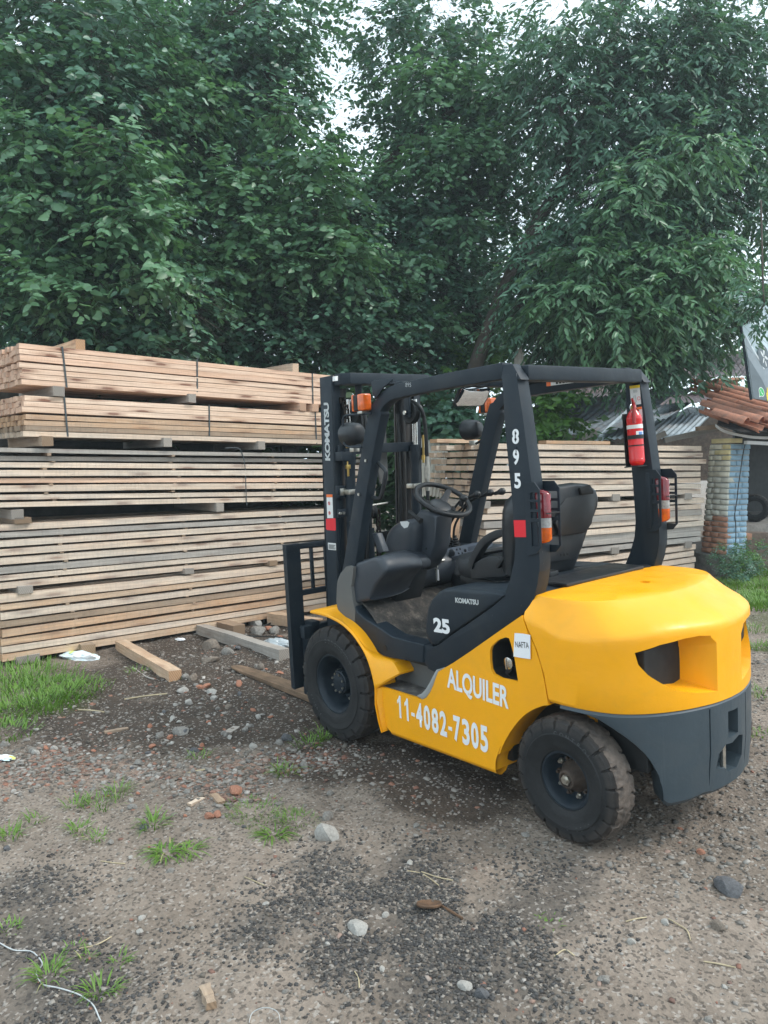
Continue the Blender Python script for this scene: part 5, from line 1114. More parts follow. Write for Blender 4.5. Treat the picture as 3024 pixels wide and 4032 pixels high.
scatter_stones('black_gravel', p, rs.uniform(.004, .0125, len(p)), .8, 'black_gravel', 'loose black gravel scattered in patches over the dirt in the foreground', 'gravel', rs)
p = rs_pts(rs, RED, 5200); p = np.concatenate([p, rs_pts(rs, DAMP_SHADE, 420)])
scatter_stones('rubble', p, .007 + .022 * rs.uniform(0, 1, len(p)) ** 2.2, .55, 'mixed_rubble', 'broken brick, mortar and stone rubble strewn left of the forklift', 'rubble', rs)
RG = gpts([(-2.035,0.204,0.014),(-2.107,-0.032,0.027),(-1.827,0.14,0.015),(-1.721,-0.895,0.066),(-1.342,-1.782,0.107),(-1.98,-0.527,0.05),(-2.227,0.344,0.009),(-0.953,-2.59,0.141),(-1.522,-0.07,0.022)], [.3,.3,.2,.4,.5,.35,.25,.5,.2])
p = rs_pts(rs, RG, 1900)
scatter_stones('pale_gravel', p, .005 + .016 * rs.uniform(0, 1, len(p)) ** 2, .6, 'pale_gravel', 'fine pale grey gravel pressed into the dirt around and behind the forklift', 'gravel', rs)
# thin overall scatter in front of the machine
u = rs.uniform(0, 1, 5000); rr_ = 1.7 + 6.5 * u ** 1.3; aa = a0 + rs.uniform(-.55, .55, 5000); p = np.stack([CP[0] + rr_ * np.cos(aa), CP[1] + rr_ * np.sin(aa)], -1)
scatter_stones('pebbles', p, .004 + .014 * rs.uniform(0, 1, len(p)) ** 4, .7, 'mixed_rubble', 'small loose pebbles spread thinly over the whole dirt yard', 'pebbles', rs)

# ---------------------------------------------------------------- stones one could pick up
def rock_mesh(seed, flat=.6, sub=2, ang_=True):
    r_ = random.Random(seed); bm = bmesh.new(); bmesh.ops.create_icosphere(bm, subdivisions=sub, radius=.5)
    sc3 = (r_.uniform(.8, 1.2), r_.uniform(.6, .9), flat)
    planes = [(Vector((r_.gauss(0, 1), r_.gauss(0, 1), r_.gauss(0, .8))).normalized(), r_.uniform(.26, .42)) for _ in range(9)]
    for v in bm.verts:
        p = v.co.copy()
        for nn, d in planes:
            e = p.dot(nn) - d
            if e > 0: p -= nn * e
        p *= 1 + .10 * noise.noise(p * 5 + Vector((seed, 0, 0))); v.co = Vector((p.x * sc3[0], p.y * sc3[1], p.z * sc3[2]))
    me = bpy.data.meshes.new('stone'); bm.to_mesh(me); bm.free(); me.polygons.foreach_set('use_smooth', [True] * len(me.polygons)); me.set_sharp_from_angle(angle=R(28)); return me
simple('stone_grey', (.22, .205, .185), .9, sc_=9, var=.35, bump=.6); simple('stone_pale', (.36, .34, .31), .9, sc_=9, var=.25, bump=.6)
simple('stone_dark', (.10, .10, .105), .85, sc_=9, var=.35, bump=.6); simple('stone_brick', (.36, .165, .105), .9, sc_=10, var=.3, bump=.6); simple('stone_earth', (.19, .155, .125), .95, sc_=9, var=.35, bump=.7)
RK = {}
for mt in ('stone_grey', 'stone_pale', 'stone_dark', 'stone_brick', 'stone_earth'):
    RK[mt] = []
    for k in range(4):
        me = rock_mesh(hash(mt) % 7 + k * 13 if False else len(mt) + k * 13, (.75, .5, .6, .4)[k]); me.materials.append(MATS[mt]); RK[mt].append(me)
def rock(p, size, mt, k, rot, label, group=None, name='stone', cat='stone', sink=.18, tilt=0.):
    z = float(gz(p[0], p[1])); o = link(name, RK[mt][k % 4]); o.location = (p[0], p[1], z + size * (.30 - sink)); o.rotation_euler = (tilt, tilt * .5, rot); o.scale = (size,) * 3
    return tag(o, label, cat, group)
BIG = [
 ([(-0.924,1.252,-0.053)], .125, 'stone_pale', 0, .4, 'largest pale grey angular rock in the middle foreground, beside the crabgrass'),
 ([(-0.78,1.16,-0.05)], .075, 'stone_grey', 2, 1.2, 'smaller grey rock just behind the largest foreground rock'),
 ([(-1.525,1.527,-0.06)], .085, 'stone_pale', 1, .2, 'pale speckled rock alone at the bottom centre of the yard'),
 ([(-1.166,1.697,-0.073)], .040, 'stone_pale', 3, 2.0, 'small white stone between the flat crabgrass and the pale speckled rock'),
 ([(-1.524,1.409,-0.054)], .036, 'stone_pale', 2, .7, 'small white stone just above the pale speckled rock'),
 ([(-2.273,0.371,0.008)], .115, 'stone_dark', 1, -.2, 'flat slate-grey stone on the dirt at the right edge'),
 ([(-1.988,1.456,-0.051)], .050, 'stone_pale', 1, .5, 'pale round stone at the bottom between black gravel patches'),
 ([(-2.053,1.445,-0.049)], .055, 'stone_dark', 0, .5, 'dark round stone touching the pale stone at the bottom'),
 ([(-2.266,1.129,-0.031)], .060, 'stone_grey', 3, 1.3, 'long grey stone standing at the edge of the black gravel'),
 ([(-2.363,0.63,-0.004)], .055, 'stone_earth', 0, .1, 'brown lumpy stone near the right edge of the foreground'),
 ([(-2.218,0.912,-0.02)], .034, 'stone_pale', 0, .9, 'small white stone right of the black gravel patch'),
 ([(-2.235,0.741,-0.011)], .036, 'stone_pale', 2, 1.9, 'small chalky stone among dry stalks at the right'),
 ([(-0.245,1.35,-0.066)], .090, 'stone_brick', 1, .1, 'smooth orange brick lump lying in the green grass'),
 ([(-2.071,0.218,0.014)], .038, 'stone_brick', 0, .3, 'bright orange brick pebble behind the rear tyre'),
 ([(-2.125,0.238,0.013)], .040, 'stone_grey', 1, .9, 'grey stone beside the orange brick pebble'),
 ([(-1.916,0.107,0.017)], .030, 'stone_brick', 2, .3, 'orange brick chip among grey gravel behind the rear tyre'),
 ([(0.806,1.167,-0.069)], .115, 'stone_grey', 1, .5, 'large rounded grey stone in the middle of the rubble'),
 ([(0.854,1.296,-0.076)], .070, 'stone_grey', 2, 1.5, 'grey stone left of the large rounded one in the rubble'),
 ([(1.302,0.899,-0.061)], .115, 'stone_pale', 3, .4, 'flat pale slab lying in the rubble near the fork'),
 ([(1.636,0.792,-0.06)], .095, 'stone_pale', 1, 1.9, 'pale block just behind the flat pale slab'),
 ([(0.235,0.98,-0.053)], .060, 'stone_pale', 0, .4, 'white-faced stone left of the front tyre'),
 ([(0.204,0.826,-0.045)], .060, 'stone_grey', 2, 2.4, 'grey stone close to the front tyre'),
 ([(0.229,0.76,-0.042)], .075, 'stone_dark', 0, .4, 'black lump of asphalt close to the front tyre'),
 ([(2.758,0.031,-0.094)], .20, 'stone_earth', 0, .4, 'dark earthy boulder at the foot of the timber stack'),
 ([(2.541,-0.249,-0.041)], .0, 'stone_earth', 0, .4, ''),
 ([(2.199,0.307,-0.042)], .16, 'stone_earth', 3, 1.1, 'tall brown stone standing between the grey beam and the fork'),
 ([(2.329,0.076,-0.032)], .12, 'stone_grey', 0, 1.1, 'grey stone beside the near end of the grey beam'),
 ([(3.815,-1.01,-0.15)], .18, 'stone_pale', 0, .4, 'pale boulder against the bottom board of the stack'),
 ([(3.303,-0.95,-0.15)], .17, 'stone_grey', 0, 2.4, 'pointed grey stone between the beam and the backrest post'),
 ([(3.372,-0.804,-0.15)], .20, 'stone_grey', 1, .2, 'flat grey rubble piece in front of the short timber block'),
 ([(3.444,-0.956,-0.15)], .12, 'stone_brick', 1, .2, 'orange brick piece beside the pointed grey stone'),
 ([(1.876,0.669,-0.057)], .13, 'stone_grey', 3, .8, 'grey stone on dark soil between the orange beam and the fork'),
 ([(-0.018,2.346,-0.12)], .060, 'stone_dark', 3, .8, 'dark stone at the left edge under the tuft'),
 ([(-1.356,2.048,-0.088)], .0, 'stone_pale', 0, 0, ''),
 ([(-1.559,0.384,-0.001)], .0, 'stone_pale', 0, 0, ''),
]
for p, s_, mt, k, ro, lb in BIG:
    if s_: rock(p[0], s_, mt, k, ro, lb)
# rubble pieces: many, nothing tells them apart within a kind
kinds = [('stone_grey', 'grey stone fragment lying in the rubble strip left of the forklift', 'grey stone fragments in the rubble'), ('stone_pale', 'pale mortar fragment lying in the rubble strip left of the forklift', 'pale mortar fragments in the rubble'),
         ('stone_brick', 'orange brick fragment lying in the rubble strip left of the forklift', 'orange brick fragments in the rubble'), ('stone_dark', 'dark slate fragment lying in the rubble strip left of the forklift', 'dark slate fragments in the rubble'), ('stone_earth', 'earth-coloured clod lying in the rubble strip left of the forklift', 'earth clods in the rubble')]
RB = [(1.394,1.919,-0.115),(1.035,1.774,-0.103),(1.101,1.533,-0.091),(0.87,1.415,-0.083),(1.097,1.081,-0.068),(0.875,0.989,-0.061),(0.49,1.051,-0.06),(0.555,1.841,-0.101),(0.783,2.066,-0.115),(0.454,1.573,-0.086),(0.348,1.294,-0.07),(0.855,0.735,-0.048),(0.022,1.063,-0.055),(0.038,1.635,-0.084),(-0.268,1.668,-0.082),(1.518,0.538,-0.046),(1.628,0.165,-0.028),(2.559,-0.072,-0.052)]
r2_ = random.Random(11)
for i in range(230):
    b = RB[i % len(RB)]; k = r2_.choices(range(5), [5, 5, 4, 2, 3])[0]; sz = .018 + .045 * r2_.random() ** 2
    if i % len(RB) >= 15: sz *= 1.6
    rock((b[0] + r2_.gauss(0, .20), b[1] + r2_.gauss(0, .20)), sz, kinds[k][0], r2_.randrange(4), r2_.uniform(0, 6.3), kinds[k][1], kinds[k][2], name='rubble_piece', cat='stone', tilt=r2_.uniform(-.4, .4))
YD = [('stone_grey', 'grey stone half sunk in the open dirt of the foreground', 'half sunk grey stones'), ('stone_pale', 'pale stone half sunk in the open dirt of the foreground', 'half sunk pale stones')]
for i in range(46):
    k = r2_.randrange(2); rr3 = r2_.uniform(2.0, 4.4); a3 = a0 + r2_.uniform(-.5, .5); rock((CP[0] + rr3 * math.cos(a3), CP[1] + rr3 * math.sin(a3)), r2_.uniform(.018, .045), YD[k][0], r2_.randrange(4), r2_.uniform(0, 6), YD[k][1], YD[k][2], sink=.3)

# ================================================================ timber stacks
def board_mesh(L_, w_, h_, seed=0, bow=0., nseg=8, rough=.0015):
    r_ = random.Random(seed); m = MB(); rg = []; wob = [r_.uniform(-.006, .006) for _ in range(nseg + 1)] if h_ < .2 and L_ > 2 else [0] * (nseg + 1)
    for i in range(nseg + 1):
        t = i / nseg; x = L_ * t; b = bow * math.sin(math.pi * t); j = lambda: r_.uniform(-rough, rough)
        q = wob[i]; rg.append([(x, q + j(), b + j()), (x, q + w_ + j(), b + j()), (x, q + w_ + j(), b + h_ + j()), (x, q + j(), b + h_ + j())])
    me = m.loft(rg).mesh('board', 0, 2, 0); return me
class Stack:
    """boards along d (azimuth), going inward along n from the front face"""
    def __init__(s, P0, az):
        s.P0 = Vector((P0[0], P0[1], 0)); s.d = Vector((math.cos(R(az)), math.sin(R(az)), 0)); s.n = Vector((-s.d.y, s.d.x, 0))
        s.az = az
    def along(s, P): return (Vector((P[0], P[1], 0)) - s.P0).dot(s.d)
    def place(s, me, name, parent, a, inn, z, z2=None, L_=1., mat=None, yaw=0.):
        o = link(name, me, mat, parent); slope = 0 if z2 is None else math.atan2(z2 - z, L_)
        p = s.P0 + s.d * a + s.n * inn; o.location = (p.x, p.y, z); o.rotation_euler = (0, -slope, R(s.az) + yaw); return o
rb_ = random.Random(5)
def bundle(st, label, cat, group, rows, deep, bw, a0_, L_, mats, jit=.012, gapd=.004, name='timber_bundle', bowr=.0, ins=0., half_first=None, ztop_jit=.002):
    """rows: list of (zbot_left, ztop_left, zbot_right, ztop_right)"""
    T = empty(name, tuple(st.P0 + st.d * a0_ + Vector((0, 0, rows[-1][0])))); tag(T, label, cat, group)
    meshes = {}
    for ri, (zb, zt, zb2, zt2) in enumerate(rows):
        h_ = zt - zb
        for k in range(deep):
            v = rb_.randrange(3); key = (round(h_, 3), v, ri if bowr else 0)
            if key not in meshes: meshes[key] = board_mesh(L_, bw - gapd, h_ - (.004 if gapd < .006 else .003), len(meshes), bowr * rb_.uniform(-1, 1))
            me = meshes[key]; mat = mats[ri % len(mats)] if not isinstance(mats[0], (list, tuple)) else rb_.choice(mats[ri % len(mats)])
            if me.materials and me.materials[0].name != mat: me = me.copy(); me.materials.clear()
            o = st.place(me, 'board', None, a0_ + rb_.uniform(-jit, jit), ins + k * bw + (rb_.uniform(-.003, .003) if gapd < .006 else rb_.uniform(-.016, .010)) + (half_first[ri] if half_first and k == 0 else 0), zb + rb_.uniform(-ztop_jit, ztop_jit), zb2, L_, mat, 0)
            o.parent = T; o.matrix_parent_inverse = Matrix.Translation(-T.location)
    return T
def strap(st, T, a, z0, z1, lean_=0., name='strap', w_=.016, depth=.9):
    m = MB(); p0 = st.P0 + st.d * a - st.n * .006; p1 = st.P0 + st.d * (a + lean_) - st.n * .006; hw_ = st.d * w_ * .5; t_ = st.n * .003
    q = [p0 - hw_ + Vector((0, 0, z1 + .004)), p0 + hw_ + Vector((0, 0, z1 + .004)), p1 + hw_ + Vector((0, 0, z0 - .004)), p1 - hw_ + Vector((0, 0, z0 - .004))]
    m.hexa([tuple(v) for v in q], [tuple(v + t_) for v in q])
    u0 = p0 + Vector((0, 0, z1 + .001)); m.hexa([tuple(u0 - hw_), tuple(u0 + hw_), tuple(u0 + hw_ + st.n * depth), tuple(u0 - hw_ + st.n * depth)], [tuple(u0 - hw_ + Vector((0, 0, .003))), tuple(u0 + hw_ + Vector((0, 0, .003))), tuple(u0 + hw_ + st.n * depth + Vector((0, 0, .003))), tuple(u0 - hw_ + st.n * depth + Vector((0, 0, .003)))])
    o = m.obj(name, 'strap_band', T, smooth=0); o.matrix_parent_inverse = Matrix.Translation(-T.location); return o
simple('strap_band', (.045, .055, .06), .45)
LS = Stack((3.6, 1.5), -86)
def zrows(pl, pr_):
    """pl, pr_: (x,y,z) points, alternating top/bottom of each board, on the left and right ends; returns rows and interpolators"""
    aL = sum(LS.along(p) for p in pl) / len(pl); aR = sum(LS.along(p) for p in pr_) / len(pr_)
    return aL, aR
def mkrows(st, pl, pr_, a0_, L_):
    rows = []
    for i in range(0, len(pl), 2):
        r_ = []
        for q in (1, 0):
            a, b = pl[i + q], pr_[i + q]; xa, xb = st.along(a), st.along(b); s_ = (b[2] - a[2]) / (xb - xa)
            r_ += [a[2] + s_ * (a0_ - xa), a[2] + s_ * (a0_ + L_ - xa)]
        rows.append((r_[0], r_[2], r_[1], r_[3]))
    return rows
# --- bundle 1 (top) and 2, strapped fresh battens
P1 = [(3.609,1.365,2.658),(3.609,1.366,2.611),(3.609,1.366,2.61),(3.609,1.366,2.563),(3.609,1.366,2.563),(3.609,1.367,2.507),(3.609,1.368,2.495),(3.609,1.368,2.447),(3.609,1.368,2.446),(3.609,1.368,2.4),(3.609,1.368,2.399),(3.609,1.367,2.35),(3.609,1.365,2.349),(3.61,1.363,2.3)]
e1 = [(3.837,-1.885,2.636),(3.836,-1.88,2.291)]
zl0, zl1 = P1[0][2], P1[-1][2]
def stretch(P, e):  # right-end points by proportional heights
    return [(e[0][0], e[0][1], e[0][2] + (e[1][2] - e[0][2]) * (p[2] - zl0_) / (zl1_ - zl0_)) for p in P]
zl0_, zl1_ = P1[0][2], P1[-1][2]; Q1 = stretch(P1, e1)
a1 = LS.along(P1[0]); L1 = 3.55
B1 = bundle(LS, 'uppermost strapped bundle of fresh pinkish battens on the left timber stack', 'timber bundle', None, mkrows(LS, P1, Q1, a1, L1), 11, .075, a1, L1, ['fresh_wood'], jit=.02)
P2 = [(3.611,1.348,2.212),(3.611,1.348,2.163),(3.611,1.348,2.162),(3.611,1.346,2.113),(3.611,1.346,2.112),(3.611,1.346,2.061),(3.612,1.335,2.047),(3.612,1.335,1.998),(3.612,1.335,1.997),(3.611,1.344,1.95),(3.611,1.344,1.949),(3.611,1.347,1.902),(3.611,1.347,1.901),(3.611,1.347,1.851)]
e2 = [(3.836,-1.879,2.2),(3.834,-1.845,1.835)]; zl0_, zl1_ = P2[0][2], P2[-1][2]; Q2 = stretch(P2, e2); a2 = LS.along(P2[0])
B2 = bundle(LS, 'second strapped bundle from the top of the left stack, its lowest battens greyed', 'timber bundle', None, mkrows(LS, P2, Q2, a2, L1), 11, .075, a2, L1, ['fresh_wood', 'fresh_wood', 'fresh_wood', 'orange_wood', 'orange_wood', 'brown_wood', 'pale_wood'], jit=.02)
SA = [(3.635,1.005,2.657),(3.637,0.975,2.3),(3.728,-0.337,2.664),(3.728,-0.33,2.306),(3.83,-1.793,2.635),(3.831,-1.8,2.292),(3.635,1.001,2.211),(3.636,0.979,1.858),(3.737,-0.464,2.214),(3.737,-0.461,1.866),(3.833,-1.83,2.197),(3.834,-1.845,1.837)]
for i in range(0, 12, 2): strap(LS, B1 if i < 6 else B2, LS.along(SA[i]), SA[i+1][2], SA[i][2], LS.along(SA[i+1]) - LS.along(SA[i]), depth=.82)
# --- stickered packs
PK = [
 ('stickered pack of pale boards under the two strapped bundles of the left stack', [(3.605,1.424,1.754),(3.605,1.426,1.71),(3.605,1.427,1.681),(3.605,1.428,1.636),(3.605,1.428,1.628),(3.605,1.43,1.577),(3.605,1.431,1.558),(3.605,1.432,1.5),(3.605,1.433,1.487),(3.605,1.434,1.439),(3.605,1.435,1.422),(3.604,1.437,1.361),(3.604,1.437,1.345),(3.604,1.439,1.297),(3.604,1.439,1.279),(3.604,1.441,1.231)], [(3.838,-1.902,1.748),(3.838,-1.901,1.688),(3.838,-1.901,1.676),(3.838,-1.9,1.621),(3.838,-1.9,1.61),(3.838,-1.9,1.547),(3.838,-1.899,1.531),(3.838,-1.899,1.469),(3.838,-1.898,1.455),(3.838,-1.898,1.392),(3.838,-1.897,1.378),(3.838,-1.897,1.316),(3.838,-1.896,1.302),(3.837,-1.896,1.239),(3.837,-1.895,1.228),(3.837,-1.895,1.172)], ['grey_wood', 'grey_wood', 'pale_wood', 'pale_wood', 'fresh_wood', 'pale_wood', 'pale_wood', 'pale_wood'], [.0, .05, 0, 0, 0, 0, 0, 0]),
 ('middle stickered pack of the left stack, weathered boards with rust-coloured streaks at its left end', [(3.596,1.559,1.087),(3.596,1.56,1.03),(3.596,1.561,1.02),(3.596,1.562,0.971),(3.596,1.563,0.951),(3.595,1.565,0.892),(3.595,1.565,0.875),(3.595,1.567,0.816),(3.595,1.568,0.801),(3.595,1.57,0.737),(3.595,1.57,0.72),(3.595,1.572,0.661),(3.595,1.573,0.645),(3.595,1.574,0.597),(3.595,1.575,0.581),(3.595,1.577,0.526)], [(3.837,-1.894,1.083),(3.837,-1.893,1.02),(3.837,-1.893,1.011),(3.837,-1.892,0.95),(3.837,-1.892,0.939),(3.837,-1.891,0.878),(3.837,-1.891,0.867),(3.837,-1.89,0.804),(3.837,-1.89,0.792),(3.837,-1.889,0.724),(3.837,-1.889,0.708),(3.837,-1.888,0.647),(3.837,-1.888,0.633),(3.837,-1.887,0.58),(3.837,-1.887,0.568),(3.837,-1.886,0.514)], ['pale_wood', 'grey_wood', 'pale_wood', 'pale_wood', 'pale_wood', 'grey_wood', 'pale_wood', 'pale_wood'], None),
 ('lowest stickered pack of the left stack, orange-toned boards just above the ground', [(3.596,1.562,0.481),(3.595,1.564,0.41),(3.595,1.565,0.392),(3.595,1.567,0.34),(3.595,1.567,0.319),(3.595,1.569,0.257),(3.595,1.57,0.245),(3.595,1.571,0.191),(3.595,1.572,0.17),(3.595,1.574,0.104),(3.595,1.575,0.09),(3.595,1.577,0.029),(3.595,1.577,0.018),(3.594,1.579,-0.036),(3.594,1.579,-0.046),(3.594,1.581,-0.109)], [(3.801,-1.379,0.467),(3.801,-1.379,0.408),(3.801,-1.378,0.397),(3.801,-1.377,0.341),(3.801,-1.377,0.327),(3.801,-1.376,0.266),(3.801,-1.376,0.253),(3.801,-1.375,0.192),(3.801,-1.375,0.176),(3.801,-1.374,0.113),(3.801,-1.374,0.099),(3.801,-1.373,0.038),(3.801,-1.373,0.025),(3.801,-1.372,-0.03),(3.801,-1.372,-0.041),(3.801,-1.371,-0.098)], ['pale_wood', 'orange_wood', 'pale_wood', 'brown_wood', 'orange_wood', 'orange_wood', 'pale_wood', 'orange_wood'], None)]
aP = LS.along([(3.593,1.593,0.305)][0]); LP = 4.35
stk = [(3.623,1.171,1.558),(3.741,-0.519,1.547),(3.713,-0.114,1.55),(3.806,-1.45,1.541)]
for pi, (lb, pl, pr_, mats, hf) in enumerate(PK):
    a_ = aP if pi == 2 else aP - .35
    rows = mkrows(LS, pl, pr_, a_, LP + (.35 if pi < 2 else 0)); T = bundle(LS, lb, 'timber pack', None, rows, 6, .155, a_, LP + (.35 if pi < 2 else 0), mats, jit=.03, gapd=.012, name='timber_pack', bowr=.008, half_first=hf)
    for i in range(len(rows) - 1):
        g0, g1 = rows[i + 1][1], rows[i][0]; g0r, g1r = rows[i + 1][3], rows[i][2]
        for b in (0, 1, 2, 3):
            a = LS.along(stk[0]) + b * 1.22 + rb_.uniform(-.05, .05) + pi * .08; t = (a - a_) / (LP + .35); zb = g0 + (g0r - g0) * t; zt = g1 + (g1r - g1) * t
            if zt - zb < .004: zt = zb + .012
            pz_ = rb_.choice((-.012, -.004, .01, .02)); m = MB().box((0, pz_, .001), (.034, .9, zt - zb - .001)); o = m.obj('spacer', 'brown_wood', None, smooth=0); p = LS.P0 + LS.d * a; o.location = (p.x, p.y, zb - .002); o.rotation_euler = (0, 0, R(LS.az)); o.parent = T; o.matrix_parent_inverse = Matrix.Translation(-T.location)
# hanging cut strap on the first pack
hs_ = [(3.75,-0.642,1.772),(3.76,-0.786,1.774),(3.764,-0.839,1.725),(3.766,-0.876,1.587),(3.767,-0.883,1.417),(3.767,-0.887,1.245),(3.767,-0.893,1.159)]
o = MB().tube([(p[0] - .012, p[1], p[2]) for p in smooth_curve(hs_, 4)], .006, 6, sy=.4).obj('cut_strap', 'strap_band'); tag(o, 'dark cut strap hanging over the front of the upper stickered pack', 'strap')
# bearers between and on the bundles: (zoom point of end-face centre, size, protrusion, material, label)
def bearer(st, pt, sz, wd, lab, mat, out=.03, dep=.95, skew=0., grp=None):
    m = board_mesh(dep, wd, sz, rb_.randrange(99), 0, 4, .003); o = link('bearer', m, mat); a = st.along(pt)
    p = st.P0 + st.d * (a + wd / 2) - st.n * out; o.location = (p.x, p.y, pt[2] - sz / 2); o.rotation_euler = (0, 0, R(st.az) + R(90) + skew); return tag(o, lab, 'timber bearer', grp)
bp = [(3.631,1.052,2.259),(3.723,-0.255,2.268),(3.82,-1.647,2.248),(3.832,-1.816,2.247),(3.622,1.181,1.81),(3.703,0.026,1.817),(3.78,-1.073,1.805),(3.649,0.802,2.711),(3.819,-1.637,2.699)]
labs = ['cracked grey bearer between the two strapped bundles, leftmost of four', 'grey bearer between the two strapped bundles, right of the first strap', 'fresh bearer between the strapped bundles, close to the forklift mast', 'fresh bearer between the strapped bundles, right behind the forklift mast edge',
        'thick brown bearer under the left end of the second strapped bundle', 'grey rounded bearer under the middle of the second strapped bundle', 'grey bearer under the right part of the second strapped bundle', 'orange-brown timber offcut lying across the top of the left stack, left one', 'pale timber offcut lying across the top of the left stack, near the mast']
for i, (p, lb) in enumerate(zip(bp, labs)):
    bearer(LS, p, .088 if i < 7 else .095, .10 if i in (0, 4) else .085, lb, ['grey_wood', 'grey_wood', 'fresh_wood', 'fresh_wood', 'brown_wood', 'grey_wood', 'grey_wood', 'orange_wood', 'pale_wood'][i], out=[.03, .04, .02, .03, .07, .05, .04, -.1, -.1][i], dep=.95 if i < 7 else .6)
bp = [(3.605,1.435,1.17),(3.607,1.395,1.113),(3.744,-0.558,1.152),(3.608,1.391,0.502),(3.718,-0.19,0.514),(3.79,-1.214,0.506)]
labs = ['grey block between the upper and middle packs at the left edge', 'flat brown block under the grey block at the left edge', 'small grey block between the upper and middle packs, left of the mast', 'grey block between the middle and lowest packs, leftmost', 'grey block between the middle and lowest packs, centre one', 'brown block between the middle and lowest packs, near the backrest']
for i, (p, lb) in enumerate(zip(bp, labs)): bearer(LS, p, [.082, .05, .085, .07, .058, .055][i], [.10, .14, .085, .12, .10, .10][i], lb, 'grey_wood' if i not in (1, 5) else 'brown_wood', out=.03)
# ground blocks and beams
def beam(A, B, w_, h_, mat, label, name='timber_beam', lift=0., cat='timber beam'):
    """A,B: ground points of the near lower edge"""
    A = Vector(A); B = Vector(B); L_ = (B - A).length; me = board_mesh(L_, w_, h_, rb_.randrange(99), 0, 6, .004); o = link(name, me, mat); d = B - A
    o.location = (A.x, A.y, float(terr(A.x, A.y)) - .004 + lift); zB = float(terr(B.x, B.y)) - .004; o.rotation_euler = (0, -math.atan2(zB - o.location.z, L_), math.atan2(d.y, d.x)); return tag(o, label, cat)
q = [(3.737,-0.27,-0.15),(1.753,-0.086,-0.017),(5.16,-0.688,-0.15),(5.16,-0.688,-0.15)]
beam(q[0], q[1], .10, .10, 'grey_wood', 'long grey square beam lying on the dirt between the left stack and the forklift')
q = [(3.591,0.613,-0.15),(1.919,0.785,-0.063)]
beam(q[0], q[1], .10, .085, 'orange_wood', 'orange-brown square beam pointing out of the left stack towards the camera')
q = [(3.514,0.824,-0.15),(3.402,0.688,-0.15)]
beam(q[0], (q[0][0] + .5, q[0][1] - .05, 0), .12, .10, 'brown_wood', 'short brown block beside the orange-brown beam under the stack')
q = [(3.629,-0.622,-0.15),(3.428,-0.673,-0.15)]
beam(q[1], (q[1][0] + .35, q[1][1] + .03, 0), .14, .10, 'brown_wood', 'short timber block under the plastic straps near the stack')
q = [(3.734,-1.108,-0.15),(3.363,-1.139,-0.15)]
beam(q[0], (q[0][0] - .75, q[0][1] - .12, 0), .12, .12, 'orange_wood', 'short orange-brown beam end beside the forklift backrest')
q = [(3.567,1.287,-0.15),(3.442,1.169,-0.15)]
beam((q[0][0] + .02, q[0][1], 0), (q[0][0] + .5, q[0][1], 0), .2, .07, 'grey_wood', 'grey block under the left end of the lowest pack')
# ---------------------------------------------------------------- right stack
RS = Stack((1.917, -2.66), -102)
P = [(1.923,-2.631,1.804),(1.923,-2.631,1.744),(1.923,-2.631,1.726),(1.923,-2.632,1.67),(1.923,-2.632,1.65),(1.923,-2.632,1.593),(1.923,-2.632,1.577),(1.923,-2.632,1.522),(1.923,-2.632,1.497),(1.923,-2.632,1.44),(1.923,-2.632,1.424),(1.923,-2.632,1.369),(1.923,-2.632,1.359),(1.923,-2.633,1.3),(1.923,-2.633,1.287),(1.923,-2.633,1.225)]
Q = [(1.274,-5.687,1.779),(1.273,-5.689,1.735),(1.273,-5.689,1.713),(1.273,-5.691,1.659),(1.273,-5.691,1.64),(1.272,-5.693,1.582),(1.272,-5.693,1.566),(1.272,-5.695,1.504),(1.272,-5.695,1.486),(1.272,-5.697,1.429),(1.271,-5.697,1.413),(1.271,-5.699,1.356),(1.271,-5.699,1.341),(1.271,-5.7,1.284),(1.271,-5.701,1.269),(1.27,-5.702,1.219)]
LR = 3.15
grpR = None
bundle(RS, 'upper pack of the right stack, boards with brown sawn ends facing the forklift seat', 'timber pack', None, mkrows(RS, P, Q, 0, LR), 8, .135, -.02, LR, [['pale_wood', 'orange_wood']] * 8 if False else ['pale_wood'], jit=.055, gapd=.01, name='timber_pack', bowr=.014)
P = [(1.923,-2.633,1.142),(1.923,-2.633,1.075),(1.923,-2.633,1.067),(1.923,-2.633,1.01),(1.923,-2.633,0.999),(1.923,-2.634,0.923),(1.923,-2.634,0.912),(1.923,-2.634,0.845),(1.923,-2.634,0.834),(1.923,-2.634,0.774),(1.923,-2.634,0.765),(1.922,-2.634,0.701),(1.922,-2.634,0.691),(1.922,-2.635,0.631),(1.922,-2.635,0.619),(1.922,-2.635,0.559)]
Q = [(1.27,-5.704,1.163),(1.27,-5.705,1.106),(1.27,-5.705,1.094),(1.269,-5.707,1.039),(1.269,-5.707,1.026),(1.269,-5.709,0.964),(1.269,-5.709,0.95),(1.269,-5.711,0.902),(1.269,-5.711,0.886),(1.268,-5.712,0.834),(1.268,-5.713,0.821),(1.268,-5.714,0.774),(1.268,-5.714,0.761),(1.268,-5.716,0.712),(1.267,-5.716,0.7),(1.267,-5.717,0.644)]
bundle(RS, 'middle pack of the right stack, seen through the forklift cab and beside the seat', 'timber pack', None, mkrows(RS, P, Q, 0, LR), 8, .135, -.02, LR, ['pale_wood', 'pale_wood', 'grey_wood', 'pale_wood', 'pale_wood', 'grey_wood', 'grey_wood', 'grey_wood'], jit=.05, gapd=.01, name='timber_pack', bowr=.01)
Q = [(1.267,-5.718,0.609),(1.267,-5.72,0.55),(1.267,-5.72,0.535),(1.266,-5.722,0.474),(1.266,-5.722,0.457),(1.266,-5.724,0.397),(1.266,-5.724,0.383),(1.265,-5.726,0.322),(1.265,-5.726,0.309),(1.265,-5.728,0.254)]
